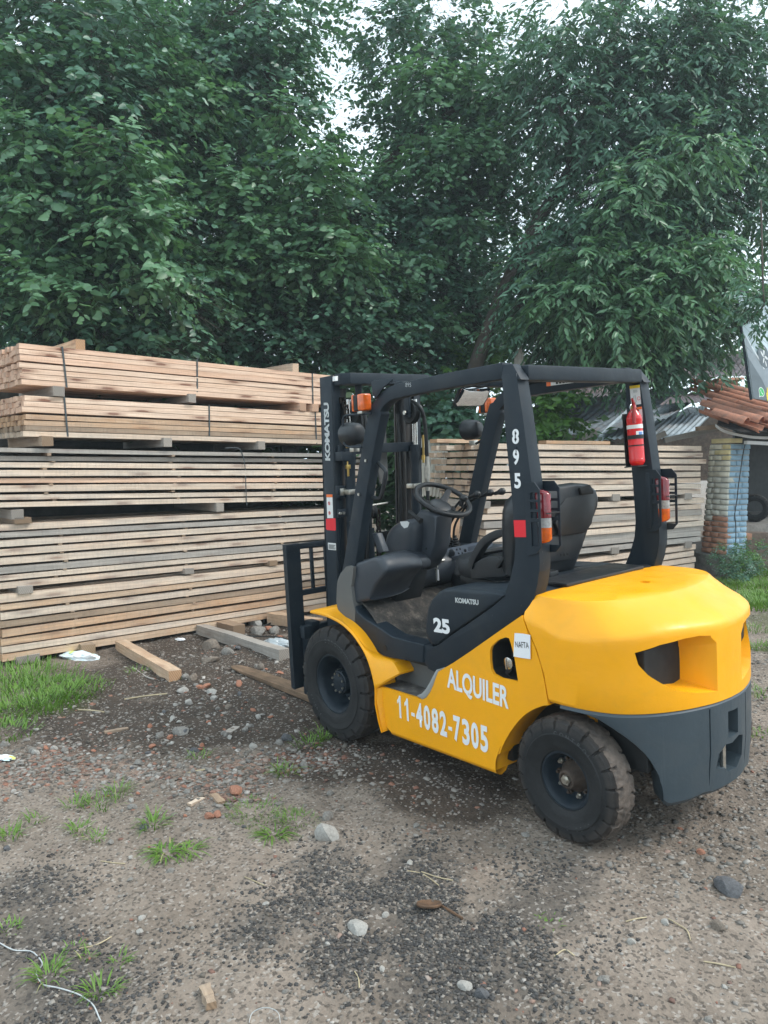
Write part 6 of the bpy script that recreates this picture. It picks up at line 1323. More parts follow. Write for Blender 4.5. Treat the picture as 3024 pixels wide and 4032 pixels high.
zz0 = P[-1][2] - .09
rows = [(zz0 - .085 * i - .062, zz0 - .085 * i, q[1][2], q[0][2]) for i, q in enumerate([(Q[2*j], Q[2*j+1]) for j in range(5)])]
bundle(RS, 'lowest pack of the right stack, visible between the seat and the brick pillar', 'timber pack', None, rows, 6, .16, -.02, LR - .1, ['pale_wood'], jit=.03, gapd=.01, name='timber_pack', bowr=.01)
bp = [(1.553,-4.371,1.207),(1.318,-5.478,1.194),(1.554,-4.367,0.603),(1.315,-5.492,0.614),(1.919,-2.649,1.171)]
labs = ['grey block below the top pack of the right stack, beside the seat back', 'grey block below the top pack of the right stack, beside the pillar', 'grey block under the middle pack of the right stack, left of the right guard leg', 'grey block under the middle pack of the right stack, right of the right guard leg', 'dark block between the packs of the right stack behind the steering wheel']
for p, lb in zip(bp, labs): bearer(RS, p, .075, .11, lb, 'grey_wood', out=.02)
tp = [(1.715,-3.609,1.811),(1.519,-4.53,1.819),(1.424,-4.981,1.77),(1.249,-5.804,1.77),(1.893,-2.771,1.812),(1.86,-2.93,1.813)]
for i, (lb, mt) in enumerate((('thin orange board lying on top of the right stack, left of the extinguisher', 'orange_wood'), ('thin brown board on top of the right stack beside the corrugated roof edge', 'brown_wood'), ('short orange board on top of the right stack behind the left guard leg', 'orange_wood'))):
    A, B = tp[2*i], tp[2*i+1]; L_ = (Vector(B) - Vector(A)).length + (.6 if i == 2 else 0); me = board_mesh(L_, .14, .038, i, 0, 4); o = link('loose_board', me, mt); p = RS.P0 + RS.d * (RS.along(A) - (.55 if i == 2 else 0)) + RS.n * .25; o.location = (p.x, p.y, A[2] - .0); o.rotation_euler = (0, 0, R(RS.az) + .02); tag(o, lb, 'board')
lp = [(1.689,-1.869,0.638),(1.69,-1.91,1.08),(1.59,-1.994,0.637),(1.577,-2.052,1.079)]
for i, (lb, mt) in enumerate((('fresh orange plank leaning steeply behind the hydraulic levers', 'orange_wood'), ('pale plank leaning behind the right front guard leg', 'pale_wood'))):
    A, B = Vector(lp[2*i]), Vector(lp[2*i+1]); d = (B - A); me = board_mesh(d.length + .9, .14, .025, 3 + i, 0, 4); o = link('leaning_plank', me, mt)
    o.matrix_world = Matrix.Translation(A - d.normalized() * .9) @ frame((0, 0, 0), d, RS.d) ; tag(o, lb, 'plank')

wl0 = LS.P0 + LS.n * 1.15 + LS.d * -.25; wl1 = LS.P0 + LS.n * 1.15 + LS.d * 4.0; n = N('gap_backing_dark', .9, 0, .2); n.col(n.ramp(n.noise(4, 7, .7), [(.35, (.05, .048, .042)), (.7, (.11, .10, .09))])); n.bump(n.noise(20, 6), .6, .01)  # dark panel added behind the left stack so its gaps read black
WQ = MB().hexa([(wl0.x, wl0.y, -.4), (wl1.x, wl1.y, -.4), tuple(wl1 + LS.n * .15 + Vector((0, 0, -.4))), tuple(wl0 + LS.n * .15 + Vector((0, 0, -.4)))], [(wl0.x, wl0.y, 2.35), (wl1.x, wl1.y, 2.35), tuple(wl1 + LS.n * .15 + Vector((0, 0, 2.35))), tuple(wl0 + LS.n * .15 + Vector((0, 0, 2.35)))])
tag(WQ.obj('gap_backing', 'gap_backing_dark'), 'dark panel added behind the left timber stack to blacken its gaps', 'wall')

# ================================================================ brick pillar, roofs, banner, shed
def brickmat(name, c, var=.2, bump=.7):
    n = N(name, .88, 0, .2); r = n.info(); b = n.mix(n.ramp(n.noise(12, 7, .7), [(.35, 0.), (.65, 1.)]), tuple(x * (1 - var) for x in c), tuple(min(1, x * (1 + var)) for x in c))
    b = n.mix(n.math('MULTIPLY', r, .25), b, tuple(x * .7 for x in c)); b = n.mix(n.math('MULTIPLY', n.ramp(n.noise(30, 6, .75), [(.62, 0.), (.7, 1.)]), .6), b, (.55, .5, .44)); n.col(b); n.bump(n.noise(28, 7, .7), bump, .008); return n.m
brickmat('brick_cream', (.72, .67, .54), .12); brickmat('brick_yellow', (.78, .66, .36), .12); brickmat('brick_blue', (.31, .46, .58), .12); brickmat('brick_red', (.46, .24, .16), .25); brickmat('mortar', (.44, .43, .40), .2); brickmat('concrete', (.20, .19, .175), .35); brickmat('rough_wall', (.17, .13, .105), .4)
brickmat('brick_grey', (.62, .61, .53), .12)
PD_ = 9.4
pb = [(1.097,-5.99,0.461),(1.122,-6.088,1.823),(1.234,-5.817,0.462),(1.287,-5.88,1.824),(0.947,-6.178,0.46),(1.001,-6.24,1.822)]      # arris bottom/top, left bottom/top, right bottom/top
A0, A1 = Vector(pb[0]), Vector(pb[1]); H_ = A1.z - A0.z; ctr = (A0 + A1) / 2
PIL = empty('brick_pillar', (A0.x, A0.y, A0.z)); tag(PIL, 'rough brick pillar painted cream, blue and bare red, holding up the tiled roof', 'brick pillar')
fl = Vector((math.cos(R(74)), math.sin(R(74)), 0)); fr = Vector((math.cos(R(164)), math.sin(R(164)), 0))   # outward normals: cream face, blue face
# the arris faces the camera; left face runs from arris along -? (to the picture's left), right face the other way
el = Vector((math.cos(R(-16)), math.sin(R(-16)), 0)); er = Vector((math.cos(R(-106)), math.sin(R(-106)), 0))
WL, WR = .40, .34; courses = 20; ch_ = H_ / courses; shift = (A1 - A0)
rbk = random.Random(21)
def pil_brick(o, u, n_, a, b, z, mat, dep=.11):
    """brick with its outer face from a to b along u, outward normal n_"""
    j = rbk.uniform(-.006, .008); m = MB(); g = .007
    p = lambda t, d, zz: tuple(o + u * t + n_ * d + Vector((0, 0, zz)))
    r_ = lambda: rbk.uniform(-.004, .004)
    lo = [p(a + g + r_(), j + r_(), z + g), p(b - g + r_(), j + r_(), z + g), p(b - g, -dep, z + g), p(a + g, -dep, z + g)]
    hi = [p(a + g + r_(), j + r_(), z + ch_ - g + r_()), p(b - g + r_(), j + r_(), z + ch_ - g + r_()), p(b - g, -dep, z + ch_ - g), p(a + g, -dep, z + ch_ - g)]
    o_ = m.hexa(lo, hi).obj('brick', mat, None, bevel=.005, seg=1, smooth=50); o_.parent = PIL; o_.matrix_parent_inverse = Matrix.Translation(-PIL.location)
for k in range(courses):
    t = k / courses; o = A0 + Vector((shift.x * t, shift.y * t, 0)); z = k * ch_; lw = WL * (1 - .18 * t)
    cream = 'brick_red' if k < 7 else ('brick_grey' if k < 14 else 'brick_cream')
    cuts = [0, .13, .27, lw] if k % 2 else [0, .24, lw]
    for a, b in zip(cuts[:-1], cuts[1:]):
        m_ = cream if not (k >= 17 and a < .13) else 'brick_yellow'
        if k == 6 and a > .1: m_ = 'brick_grey'
        pil_brick(o, el, fl, a, b, z, m_)
    cuts = [0, .12, .23, WR] if k % 2 == 0 else [0, .20, WR]
    for a, b in zip(cuts[:-1], cuts[1:]): pil_brick(o, er, fr, max(a, .014), b, z, 'brick_blue')
core = MB(); cl_, ch2 = A0 - (fl + fr) * .02, A1 - (fl + fr) * .02
w0 = WL - .03
core.hexa([tuple(cl_), tuple(cl_ + el * w0), tuple(cl_ + el * w0 + er * (WR-.02)), tuple(cl_ + er * (WR-.02))], [tuple(ch2), tuple(ch2 + el * w0 * .82), tuple(ch2 + el * w0 * .82 + er * (WR-.02)), tuple(ch2 + er * (WR-.02))])
oc = core.obj('mortar_core', 'mortar'); oc.parent = PIL; oc.matrix_parent_inverse = Matrix.Translation(-PIL.location)
gb = float(terr(A0.x, A0.y)) - .1
m = MB(); oo = A0 + (fl + fr) * .05 - Vector((0, 0, .0)); e0 = .56; e1_ = .50
m.hexa([(p.x, p.y, gb) for p in (oo + (fl+fr)*.02, oo + el * e0, oo + el * e0 + er * e1_, oo + er * e1_)], [(p.x, p.y, A0.z - .003) for p in (oo, oo + el * (e0 - .04), oo + el * e0 + er * e1_, oo + er * (e1_ - .03))])
pf = m.obj('footing', 'concrete', bevel=.02, seg=2); pf.parent = PIL; pf.matrix_parent_inverse = Matrix.Translation(-PIL.location)
cp = [(1.192,-5.919,1.824),(1.03,-6.124,1.823),(1.032,-6.126,1.875),(1.194,-5.921,1.876)]
c0 = A1 + (fl + fr) * .02 + Vector((0, 0, .012)); m = MB()
m.hexa([tuple(c0), tuple(c0 + el * .30), tuple(c0 + el * .30 + er * .2), tuple(c0 + er * .2)], [tuple(v + Vector((0, 0, .055))) for v in (c0, c0 + el * .30, c0 + el * .30 + er * .2, c0 + er * .2)])
o_ = m.obj('brick', 'brick_yellow', None, bevel=.006); o_.parent = PIL; o_.matrix_parent_inverse = Matrix.Translation(-PIL.location)
cab = [(0.969,-6.151,1.81),(0.978,-6.132,1.723),(0.989,-6.096,1.5),(0.998,-6.064,1.286),(1.001,-6.047,1.14),(1.01,-6.02,0.975),(0.998,-6.022,0.849),(0.99,-6.019,0.703),(0.987,-6.011,0.586)]
o = MB().tube(smooth_curve(cab, 3), .006, 6).obj('electric_cable', 'hose'); tag(o, 'thin grey cable hanging down the blue face of the brick pillar', 'cable')

# corrugated sheets
def corr_mat(name, c1, c2, rust, ra):
    n = N(name, .6, .0 if 'zinc' in name else .25, .35); b = n.mix(n.ramp(n.noise(2.5, 7, .7), [(.35, 0.), (.65, 1.)]), c1, c2); b = n.mix(n.math('MULTIPLY', n.ramp(n.noise(1.7, 8, .75, v=n.map(loc=(4, 1, 2))), [(.5, 0.), (.62, 1.)]), ra), b, rust); n.col(b); n.set(n.p, 'Roughness', n.ramp(n.noise(5, 4), [(.3, .4), (.7, .75)])); n.bump(n.noise(25, 5), .2, .004); return n.m
corr_mat('galvanised', (.42, .49, .53), (.28, .34, .38), (.20, .12, .08), .35); corr_mat('weathered_zinc', (.19, .23, .26), (.10, .13, .15), (.14, .08, .06), .6)
corr_mat('rusty_zinc', (.095, .070, .078), (.06, .048, .055), (.12, .065, .05), .6)
corr_mat('cream_sheet', (.50, .47, .41), (.38, .35, .30), (.25, .2, .15), .3)
def corrugated(LL, LR_, UR, UL, label, mat, pitch=.076, amp=.011, cat='roof sheet', rag=.0, name='corrugated_sheet'):
    LL, LR_, UR, UL = map(Vector, (LL, LR_, UR, UL)); wd = (LR_ - LL).length; nc = max(6, int(wd / pitch)) * 6; nv = 10
    nrm = (LR_ - LL).cross(UL - LL).normalized(); nrm = nrm if nrm.z > 0 else -nrm; v = []; f = []
    for j in range(nv + 1):
        tv = j / nv
        for i in range(nc + 1):
            tu = i / nc; p = (LL * (1 - tu) + LR_ * tu) * (1 - tv) + (UL * (1 - tu) + UR * tu) * tv
            if j == 0 and rag: p = p + (UL - LL).normalized() * rag * (vnoise(np.array([tu * 9]), np.array([3.]))[0])
            p = p + nrm * (amp * math.cos(2 * math.pi * i / 6) + .02 * math.sin(3 * tv + 5 * tu)); v.append(p)
    n1 = nc + 1
    for j in range(nv):
        for i in range(nc): f.append((j*n1+i, j*n1+i+1, (j+1)*n1+i+1, (j+1)*n1+i))
    o_ = len(v); v2 = [p - nrm * .0015 for p in v]; f2 = [tuple(reversed([k + o_ for k in q])) for q in f]
    m = MB(); m.add(v + v2, f + f2 + [(i, o_ + i, o_ + i + 1, i + 1) for i in range(nc)]); return tag(m.obj(name, mat, smooth=60), label, cat)
q = [(3.332,-8.405,2.928),(2.581,-9.365,3.033)] + [(3.813,-12.739,3.966),(4.967,-11.251,3.653)]
corrugated(q[0], q[1], q[2], q[3], 'brown corrugated roof furthest back, below the overhanging branches', 'rusty_zinc')
q = [(4.6,-5.629,2.456),(3.472,-7.073,2.657)] + [(4.295,-12.272,3.753),(6.303,-9.746,3.863)]
corrugated(q[0], q[1], q[2], q[3], 'rusty purple-brown corrugated sheet framed by the top of the guard opening', 'rusty_zinc', rag=.05)
q = [(3.818,-5.277,1.957),(2.992,-6.326,2.005)] + [(4.174,-10.739,3.008),(5.977,-8.462,3.023)]
corrugated(q[0], q[1], q[2], q[3], 'dark weathered corrugated sheet behind the sapling', 'weathered_zinc', rag=.08)
q = [(2.779,-5.614,1.883),(1.984,-6.626,1.951)] + [(2.9,-9.066,2.434),(3.819,-7.908,2.467)]
corrugated(q[0], q[1], q[2], q[3], 'pale galvanised corrugated sheet at the low edge of the roof by the brick pillar', 'galvanised', rag=.03)
q = [(2.829,-5.885,1.989),(2.277,-6.606,2.237)] + [(3.465,-9.842,2.818),(4.19,-8.908,2.637)]
corrugated(q[0], q[1], q[2], q[3], 'grey-blue corrugated sheet lapped above the pale galvanised one', 'weathered_zinc')
q = [(1.912,-6.26,2.241),(1.668,-6.567,2.219)] + [(1.914,-6.918,2.399),(2.019,-6.782,2.354)]
corrugated(q[0], q[1], q[2], q[3], 'small offcut of corrugated sheet lying on the pale roof edge', 'galvanised', pitch=.1)
q = [(2.815,-7.237,2.442),(2.368,-7.809,2.511)] + [(2.948,-9.691,2.847),(3.522,-8.958,2.775)]
corrugated(q[0], q[1], q[2], q[3], 'thin rusty strip of roofing above the pale galvanised sheet', 'rusty_zinc', rag=.08)
q = [(2.836,-2.574,1.221),(2.693,-2.756,1.237)] + [(3.399,-3.536,1.836),(3.634,-3.248,1.939)]
corrugated(q[0], q[1], q[2], q[3], 'pale sloping roofing sheet glimpsed between the mast and the right stack', 'cream_sheet')
# timber rails under the sheets
for i, (a, b, lb) in enumerate(((0, 1, 'dark rafter under the pale roof edge'), (2, 3, 'pale wall plate between the roof edge and the brick pillar'), (4, 5, 'dark beam under the torn roof sheet behind the right stack'))):
    e = [(2.146,-6.092,1.889),(2.068,-6.198,1.959),(2.076,-6.178,1.858),(1.629,-6.757,2.016),(2.757,-5.32,1.894),(2.635,-5.483,1.974)]; A, B = Vector(e[a]), Vector(e[b]); d = B - A
    o = link('rafter', board_mesh(d.length, .07, .07, 60 + i, 0, 4), 'grey_wood'); o.matrix_world = Matrix.Translation(A) @ frame((0, 0, 0), d, (0, 0, 1)); tag(o, lb, 'rafter')
# back wall seen in the gap under the roof
q = [(7.308,-9.194,1.255),(4.327,-12.958,1.23),(4.394,-13.022,2.774),(7.361,-9.244,2.477)]
MBw = MB(); MBw.hexa([q[0], q[1], (q[1][0] + .2, q[1][1] - .1, q[1][2]), (q[0][0] + .2, q[0][1] - .1, q[0][2])], [q[3], q[2], (q[2][0] + .2, q[2][1] - .1, q[2][2]), (q[3][0] + .2, q[3][1] - .1, q[3][2])])
tag(MBw.obj('shed_wall', 'rough_wall'), 'dim rough wall in the gap between the right stack and the roof', 'wall')

# clay tile roof
def clay():
    n = N('clay_tile', .85, 0, .25); r = n.info(); b = n.mix(r, (.50, .21, .13), (.40, .19, .13)); b = n.mix(n.math('MULTIPLY', n.ramp(n.noise(9, 8, .75), [(.48, 0.), (.66, 1.)]), .75), b, (.15, .11, .09)); b = n.mix(n.math('MULTIPLY', n.ramp(n.noise(5, 6, .7, v=n.map(loc=(3, 3, 3))), [(.6, 0.), (.7, 1.)]), .4), b, (.42, .36, .30)); n.col(b); n.bump(n.noise(35, 6), .4, .005)
clay()
TR = empty('tiled_roof'); tag(TR, 'small roof of orange clay barrel tiles above the brick pillar', 'tiled roof')
to = Vector([(1.709,-6.871,2.573)][0]); ta = Vector([(0.903,-6.973,2.28)][0]) - to; tb = Vector([(1.105,-5.573,2.112)][0]) - to
TR.location = to; tn = ta.cross(tb).normalized(); tn = tn if tn.z > 0 else -tn
NCOL = 7; TL_ = .40; along = ta.normalized(); across = (tb - along * tb.dot(along)); cw_ = across.length / (NCOL - .6); acr = across.normalized()
def tile_mesh(convex=True):
    m = MB(); t_ = .012; ns = 9; rings = []
    for t, r in ((0, .074), (1, .092)):
        o_, i_ = [], []
        for k in range(ns):
            a = math.pi * k / (ns - 1); s_ = 1 if convex else -1
            o_.append((t * TL_, -math.cos(a) * r, math.sin(a) * r * .75 * s_)); i_.append((t * TL_, -math.cos(a) * (r - t_), math.sin(a) * (r - t_) * .75 * s_))
        rings.append(o_ + i_[::-1])
    return m.loft(rings).mesh('tile', .0, 2, 50)
tm, tc_ = tile_mesh(), tile_mesh(False); tm.materials.append(MATS['clay_tile']); tc_.materials.append(MATS['clay_tile'])
rt = random.Random(4)
for c_ in range(NCOL):
    for k in range(5):
        if k > .8 + (NCOL - 1 - c_) * .62: continue
        for me_, off, up in ((tm, 0, .055), (tc_, .5, .03)):
            if me_ is tc_ and c_ == NCOL - 1: continue
            st_ = (.0 if c_ % 2 == 0 else -.12) + (-.25 if c_ in (1,) else 0)
            p = along * (st_ + k * (TL_ - .075) + rt.uniform(-.03, .03)) + tb * ((c_ + off) / (NCOL - .6)) + tn * (up + k * .002)
            o = link('tile', me_, None, TR); x_ = (along + acr * rt.uniform(-.07, .07) - tn * rt.uniform(.02, .07)).normalized(); zz = tn; y_ = zz.cross(x_)
            o.matrix_local = Matrix(((x_.x, y_.x, zz.x, p.x), (x_.y, y_.y, zz.y, p.y), (x_.z, y_.z, zz.z, p.z), (0, 0, 0, 1)))
m = MB(); b0 = tb * -.02 - tn * .03; b1 = tb * 1.02 - tn * .03; d1 = along * 1.75
m.hexa([tuple(b0 - tn * .012 + along * .1), tuple(b0 + d1 - tn * .012), tuple(b1 + d1 * .22 - tn * .012), tuple(b1 - tn * .012 + along * .1)], [tuple(b0 + along * .1), tuple(b0 + d1), tuple(b1 + d1 * .22), tuple(b1 + along * .1)])
m.obj('roof_boards', 'black', TR)
# two loose tiles further back
for i, (pt, lb) in enumerate((([(1.675,-7.411,2.704)][0], 'single large clay tile standing behind the tiled roof near the banner'), ([(4.106,-4.159,2.508)][0], 'clay tiles stacked in the distance behind the mirror'))):
    for k in range(1 if i == 0 else 3):
        o = link('loose_tile', tm); o.location = (pt[0], pt[1], pt[2] + k * .09); o.rotation_euler = (.4, .1, 1.2 + k * .3); o.scale = (1.1,) * 3; tag(o, lb if i == 0 else ['lowest clay tile of the loose pile behind the mirror', 'middle clay tile of the loose pile behind the mirror', 'top clay tile of the loose pile behind the mirror'][k], 'roof tile')
# eave: white metal flashing and fascia board
fe = [(1.108,-5.723,2.036),(1.044,-5.797,1.97),(0.93,-5.937,1.923),(0.817,-6.077,1.894),(0.684,-6.244,1.885)]
m = MB(); m.loft([[tuple(Vector(p) + Vector(o_)) for o_ in ((0, 0, -.02), (0, 0, .012), (.03, -.03, .016), (.03, -.03, -.016))] for p in smooth_curve(fe, 3)])
tag(m.obj('eave_flashing', 'white_paint'), 'bent white metal flashing along the eave under the clay tiles', 'flashing')
fb = [(0.948,-6.073,1.89),(0.721,-6.358,1.869),(0.944,-6.07,1.814),(0.717,-6.355,1.796)]
o = link('fascia', board_mesh((Vector(fb[1]) - Vector(fb[0])).length, .04, .09, 77, 0, 4), 'white_paint'); o.matrix_world = Matrix.Translation(fb[2]) @ frame((0, 0, 0), Vector(fb[1]) - Vector(fb[0]), er * -1 if False else (0, 0, 1)); o.rotation_euler.x += 0; tag(o, 'pale fascia board under the eave, right of the pillar', 'fascia board')
fb = [(1.445,-5.857,1.987),(1.267,-6.085,2.011),(1.439,-5.851,1.843)]
o = link('wall_plate', board_mesh((Vector(fb[1]) - Vector(fb[0])).length, .05, .09, 78, 0, 4), 'brown_wood'); o.matrix_world = Matrix.Translation(fb[0]) @ frame((0, 0, 0), Vector(fb[1]) - Vector(fb[0]), (0, 0, 1)); tag(o, 'dark grey beam running from the corrugated roof to the pillar top', 'beam')
dk = [(1.869,-5.631,1.842),(1.873,-5.635,1.946),(1.487,-6.126,1.978),(1.394,-6.23,1.838)]
# shed: dark interior behind the pillar
sa = [(1.204,-6.685,0.709),(1.252,-6.731,1.824)]
S0 = Vector((sa[0][0], sa[0][1], 0)); sgz = float(terr(S0.x, S0.y)); u1 = Vector((math.cos(R(-100)), math.sin(R(-100)), 0)); v1 = Vector((math.cos(R(-62)), math.sin(R(-62)), 0))
zt_ = sa[1][2] + .25
SH = empty('open_shed', (S0.x, S0.y, sgz)); tag(SH, 'dark open shed behind the brick pillar, tyres standing inside', 'shed')
def shp(m, name, mat):
    o = m.obj(name, mat); o.parent = SH; o.matrix_parent_inverse = Matrix.Translation(-SH.location); return o
def wallq(A, B, z0, z1, t=.08):
    d = (B - A).normalized(); nn = Vector((-d.y, d.x, 0)) * t; return MB().hexa([(A.x, A.y, z0), (B.x, B.y, z0), (B.x + nn.x, B.y + nn.y, z0), (A.x + nn.x, A.y + nn.y, z0)], [(A.x, A.y, z1), (B.x, B.y, z1), (B.x + nn.x, B.y + nn.y, z1), (A.x + nn.x, A.y + nn.y, z1)])
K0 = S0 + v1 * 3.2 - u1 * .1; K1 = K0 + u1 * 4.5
shp(wallq(K0, K1, sgz - .2, zt_ + .3), 'back_wall', 'black'); shp(wallq(S0 + v1 * .25 - u1 * .1, K0, sgz - .2, zt_ + .3), 'side_wall', 'black')  # walls coloured black to paint in the shade inside the shed
Rf = MB().hexa([tuple(p) for p in (Vector((S0.x, S0.y, zt_)) - u1 * .1 + v1 * .1, Vector((S0.x, S0.y, zt_)) + u1 * 4.0, Vector((K1.x, K1.y, zt_ + .3)), Vector((K0.x, K0.y, zt_ + .3)))], [tuple(p + Vector((0, 0, .03))) for p in (Vector((S0.x, S0.y, zt_)) - u1 * .1 + v1 * .1, Vector((S0.x, S0.y, zt_)) + u1 * 4.0, Vector((K1.x, K1.y, zt_ + .3)), Vector((K0.x, K0.y, zt_ + .3)))])
shp(Rf, 'roof', 'rusty_zinc')
fz = [(1.177,-6.726,0.78)][0][2]
F0 = S0 + v1 * .1; shp(MB().hexa([(p.x, p.y, sgz - .2) for p in (F0, F0 + u1 * 4, K1, K0)], [(p.x, p.y, fz) for p in (F0, F0 + u1 * 4, K1, K0)]), 'raised_floor', 'concrete')
tz = [(1.481,-7.483,0.894)][0]
for i, (px_, rr4, lb) in enumerate((((tz[0], tz[1], fz + .19), .19, 'small black knobbly tyre standing on the shed floor beside the pillar'),)):
    o = link('stored_tyre', tyre_mesh(.19, .16, .10, 14, .016, 'lat'), None); o.data.materials.append(MATS['front_rubber']); o.location = px_; o.rotation_euler = (0, 0, R(25)); tag(o, lb, 'tyre')
q = [(1.054,-6.391,0.71),(1.002,-6.448,0.627)]
tag(MB().hexa([(q[0][0], q[0][1], q[1][2]), (q[1][0], q[1][1], q[1][2]), (q[1][0] + .1, q[1][1] - .02, q[1][2]), (q[0][0] + .1, q[0][1] - .02, q[1][2])], [(q[0][0], q[0][1], q[0][2]), (q[1][0], q[1][1], q[0][2]), (q[1][0] + .1, q[1][1] - .02, q[0][2]), (q[0][0] + .1, q[0][1] - .02, q[0][2])]).obj('loose_brick', 'brick_red', bevel=.006), 'loose pinkish brick jutting out at the right foot of the pillar', 'brick')
q = [(1.117,-6.554,0.722),(0.919,-6.809,0.773),(0.897,-6.787,0.25),(1.1,-6.537,0.322)]
m = MB(); m.hexa([(q[3][0], q[3][1], sgz - .1), (q[2][0], q[2][1], sgz - .1), (q[2][0] + .2, q[2][1] - .1, sgz - .1), (q[3][0] + .2, q[3][1] - .1, sgz - .1)], [(q[0][0], q[0][1], q[0][2] - .02), (q[1][0], q[1][1], q[0][2] - .02), (q[1][0] + .2, q[1][1] - .1, q[0][2] - .02), (q[0][0] + .2, q[0][1] - .1, q[0][2] - .02)])
tag(m.obj('low_wall', 'rough_wall'), 'low rubble wall under the shed floor at the right edge', 'wall')

# banner
BN = empty('banner'); tag(BN, 'tall grey and white printed banner with a green chat logo, right edge', 'banner')
bq = [(0.941,-5.837,3.555),(0.783,-5.92,2.338),(0.53,-6.233,2.273),(0.649,-6.213,3.633)]
bo = Vector(bq[1]); bu = Vector(bq[2]) - bo; bv = Vector(bq[0]) - bo; BN.location = bo
bu = Vector((math.cos(R(-115)), math.sin(R(-115)), 0)) * bu.length * 1.25; bu.z = Vector(bq[2]).z - bo.z
nb = bu.cross(bv).normalized(); 
if nb.dot(Vector(CP) - bo) < 0: nb = -nb
def bpt(u, v, o_=0.): return tuple(bu * u + bv * v + nb * o_)
n = N('banner_fabric', .5, 0, .4); n.col(n.mix(n.ramp(n.noise(1.2, 5), [(.35, 0.), (.65, 1.)]), (.56, .66, .70), (.42, .52, .56))); n.bump(n.noise(2.5, 4), .5, .03)
simple('banner_dark', (.13, .16, .18), .5, var=.15); simple('banner_mid', (.26, .30, .33), .5, var=.12)
def bshape(pts, o_, mat, name):
    lo = [bpt(u, v, o_) for u, v in pts]; hi = [bpt(u, v, o_ + .0008) for u, v in pts]; n_ = len(pts)
    return MB().add(lo + hi, [tuple(range(n_)), tuple(range(2*n_ - 1, n_ - 1, -1))] + [(i, (i+1) % n_, (i+1) % n_ + n_, i + n_) for i in range(n_)]).obj(name, mat, BN, smooth=0)
m = MB(); g = [[bpt(u, v, .02 * math.sin(9 * u + 3 * v) * math.sin(5 * v + 1)) for u in np.linspace(0, 1, 14)] for v in np.linspace(0, 1, 18)]
m.loft(g, closed=False).loft([[tuple(Vector(p) - nb * .002) for p in r_] for r_ in g], closed=False)
m.obj('fabric', 'banner_fabric', BN, smooth=60)
o2 = .024
bshape([(.0, .0), (1, .0), (1, .33), (.36, .33), (.17, .46), (0, .62)], o2, 'banner_mid', 'print')
bshape([(.0, .0), (.5, .0), (.30, .20), (.0, .40)], o2 + .001, 'banner_dark', 'print')
bshape([(.0, .62), (.03, .60), (.42, .32), (.40, .30)], o2 + .001, 'white_paint', 'print')
bshape([(.44 + .15 * math.cos(a), .43 + .115 * math.sin(a)) for a in np.linspace(0, 6.283, 33)[:-1]], o2 + .002, 'banner_dark', 'print_disc')
for k, (cx, cy, aa, l_) in enumerate(((.40, .45, 2.4, .09), (.46, .48, 1.2, .10), (.50, .42, -.3, .09), (.42, .39, -2.2, .08), (.47, .36, -1.3, .07))):
    bshape([(cx + l_ * .5 * (math.cos(aa) * math.cos(t) - .35 * math.sin(aa) * math.sin(t)), cy + l_ * .42 * (math.sin(aa) * math.cos(t) + .35 * math.cos(aa) * math.sin(t))) for t in np.linspace(0, 6.283, 17)[:-1]], o2 + .003, 'sticker_white', 'print_emblem')
def bdisc(cx, cy, r, o_, mat, name, n_=28): return bshape([(cx + r * math.cos(a), cy + r * .62 * math.sin(a)) for a in np.linspace(0, 2 * math.pi, n_ + 1)[:-1]], o_, mat, name)
lx, ly = .24, .075
bdisc(lx, ly, .075, o2 + .003, 'sticker_white', 'chat_logo'); bshape([(lx - .07, ly - .01), (lx - .085, ly - .058), (lx - .01, ly - .04)], o2 + .003, 'sticker_white', 'chat_logo')
bdisc(lx, ly, .062, o2 + .004, 'green_logo', 'chat_logo'); bshape([(lx - .055, ly - .012), (lx - .068, ly - .046), (lx - .015, ly - .032)], o2 + .004, 'green_logo', 'chat_logo')
ph = [(-.028, .018), (-.018, .024), (-.010, .010), (-.015, .004), (.008, -.012), (.014, -.008), (.028, -.014), (.024, -.022), (.010, -.024), (-.018, -.004), (-.030, .010)]
bshape([(lx + a, ly + b) for a, b in ph], o2 + .005, 'sticker_white', 'phone_mark')
bshape([(.36, .0), (.43, .0), (.42, .13), (.40, .13), (.385, .08), (.36, .07)], o2 + .003, 'banner_yellow', 'print')
MB().tube([bpt(-.012, 1.02, -.01), bpt(-.012, -.01, -.01)], .016, 8).obj('frame_pole', 'dark_paint', BN)
MB().tube([bpt(-.03, 1.03, 0), bpt(1.0, 1.03, 0)], .025, 8).obj('frame_rail', 'dark_paint', BN)
MB().tube([bpt(.9, 1.0, -.05), (bu.x * .9, bu.y * .9, sgz - bo.z)], .03, 8).obj('frame_leg', 'dark_paint', BN)

# ================================================================ foliage
def leafmat(name, c1, c2, c3, tr=.28, rough=.42):
    n = N(name, rough, 0, .5); v = n.attr('var')
    c = n.ramp(v, [(0., c1), (.55, c2), (.93, c2), (1., c3)]); n.col(c)
    t = n.add('BsdfTranslucent'); n.set(t, 'Color', n.mix(.5, c, (.12, .28, .03))); mx = n.add('MixShader'); mx.inputs[0].default_value = tr
    n.t.links.new(n.p.outputs[0], mx.inputs[1]); n.t.links.new(t.outputs[0], mx.inputs[2]); n.t.links.new(mx.outputs[0], n.out.inputs[0]); return n.m
leafmat('leaf_broad', (.036, .092, .068), (.105, .225, .150), (.26, .42, .10), .32, .36)
leafmat('leaf_far', (.045, .10, .055), (.10, .20, .08), (.22, .36, .08), .45)
leafmat('leaf_narrow', (.044, .108, .080), (.115, .235, .160), (.20, .34, .12), .32, .36)
leafmat('leaf_highlight', (.07, .16, .09), (.14, .28, .15), (.30, .50, .12), .35, .36)  # brighter leaf copy for the front sprays, painting highlights onto the crowns
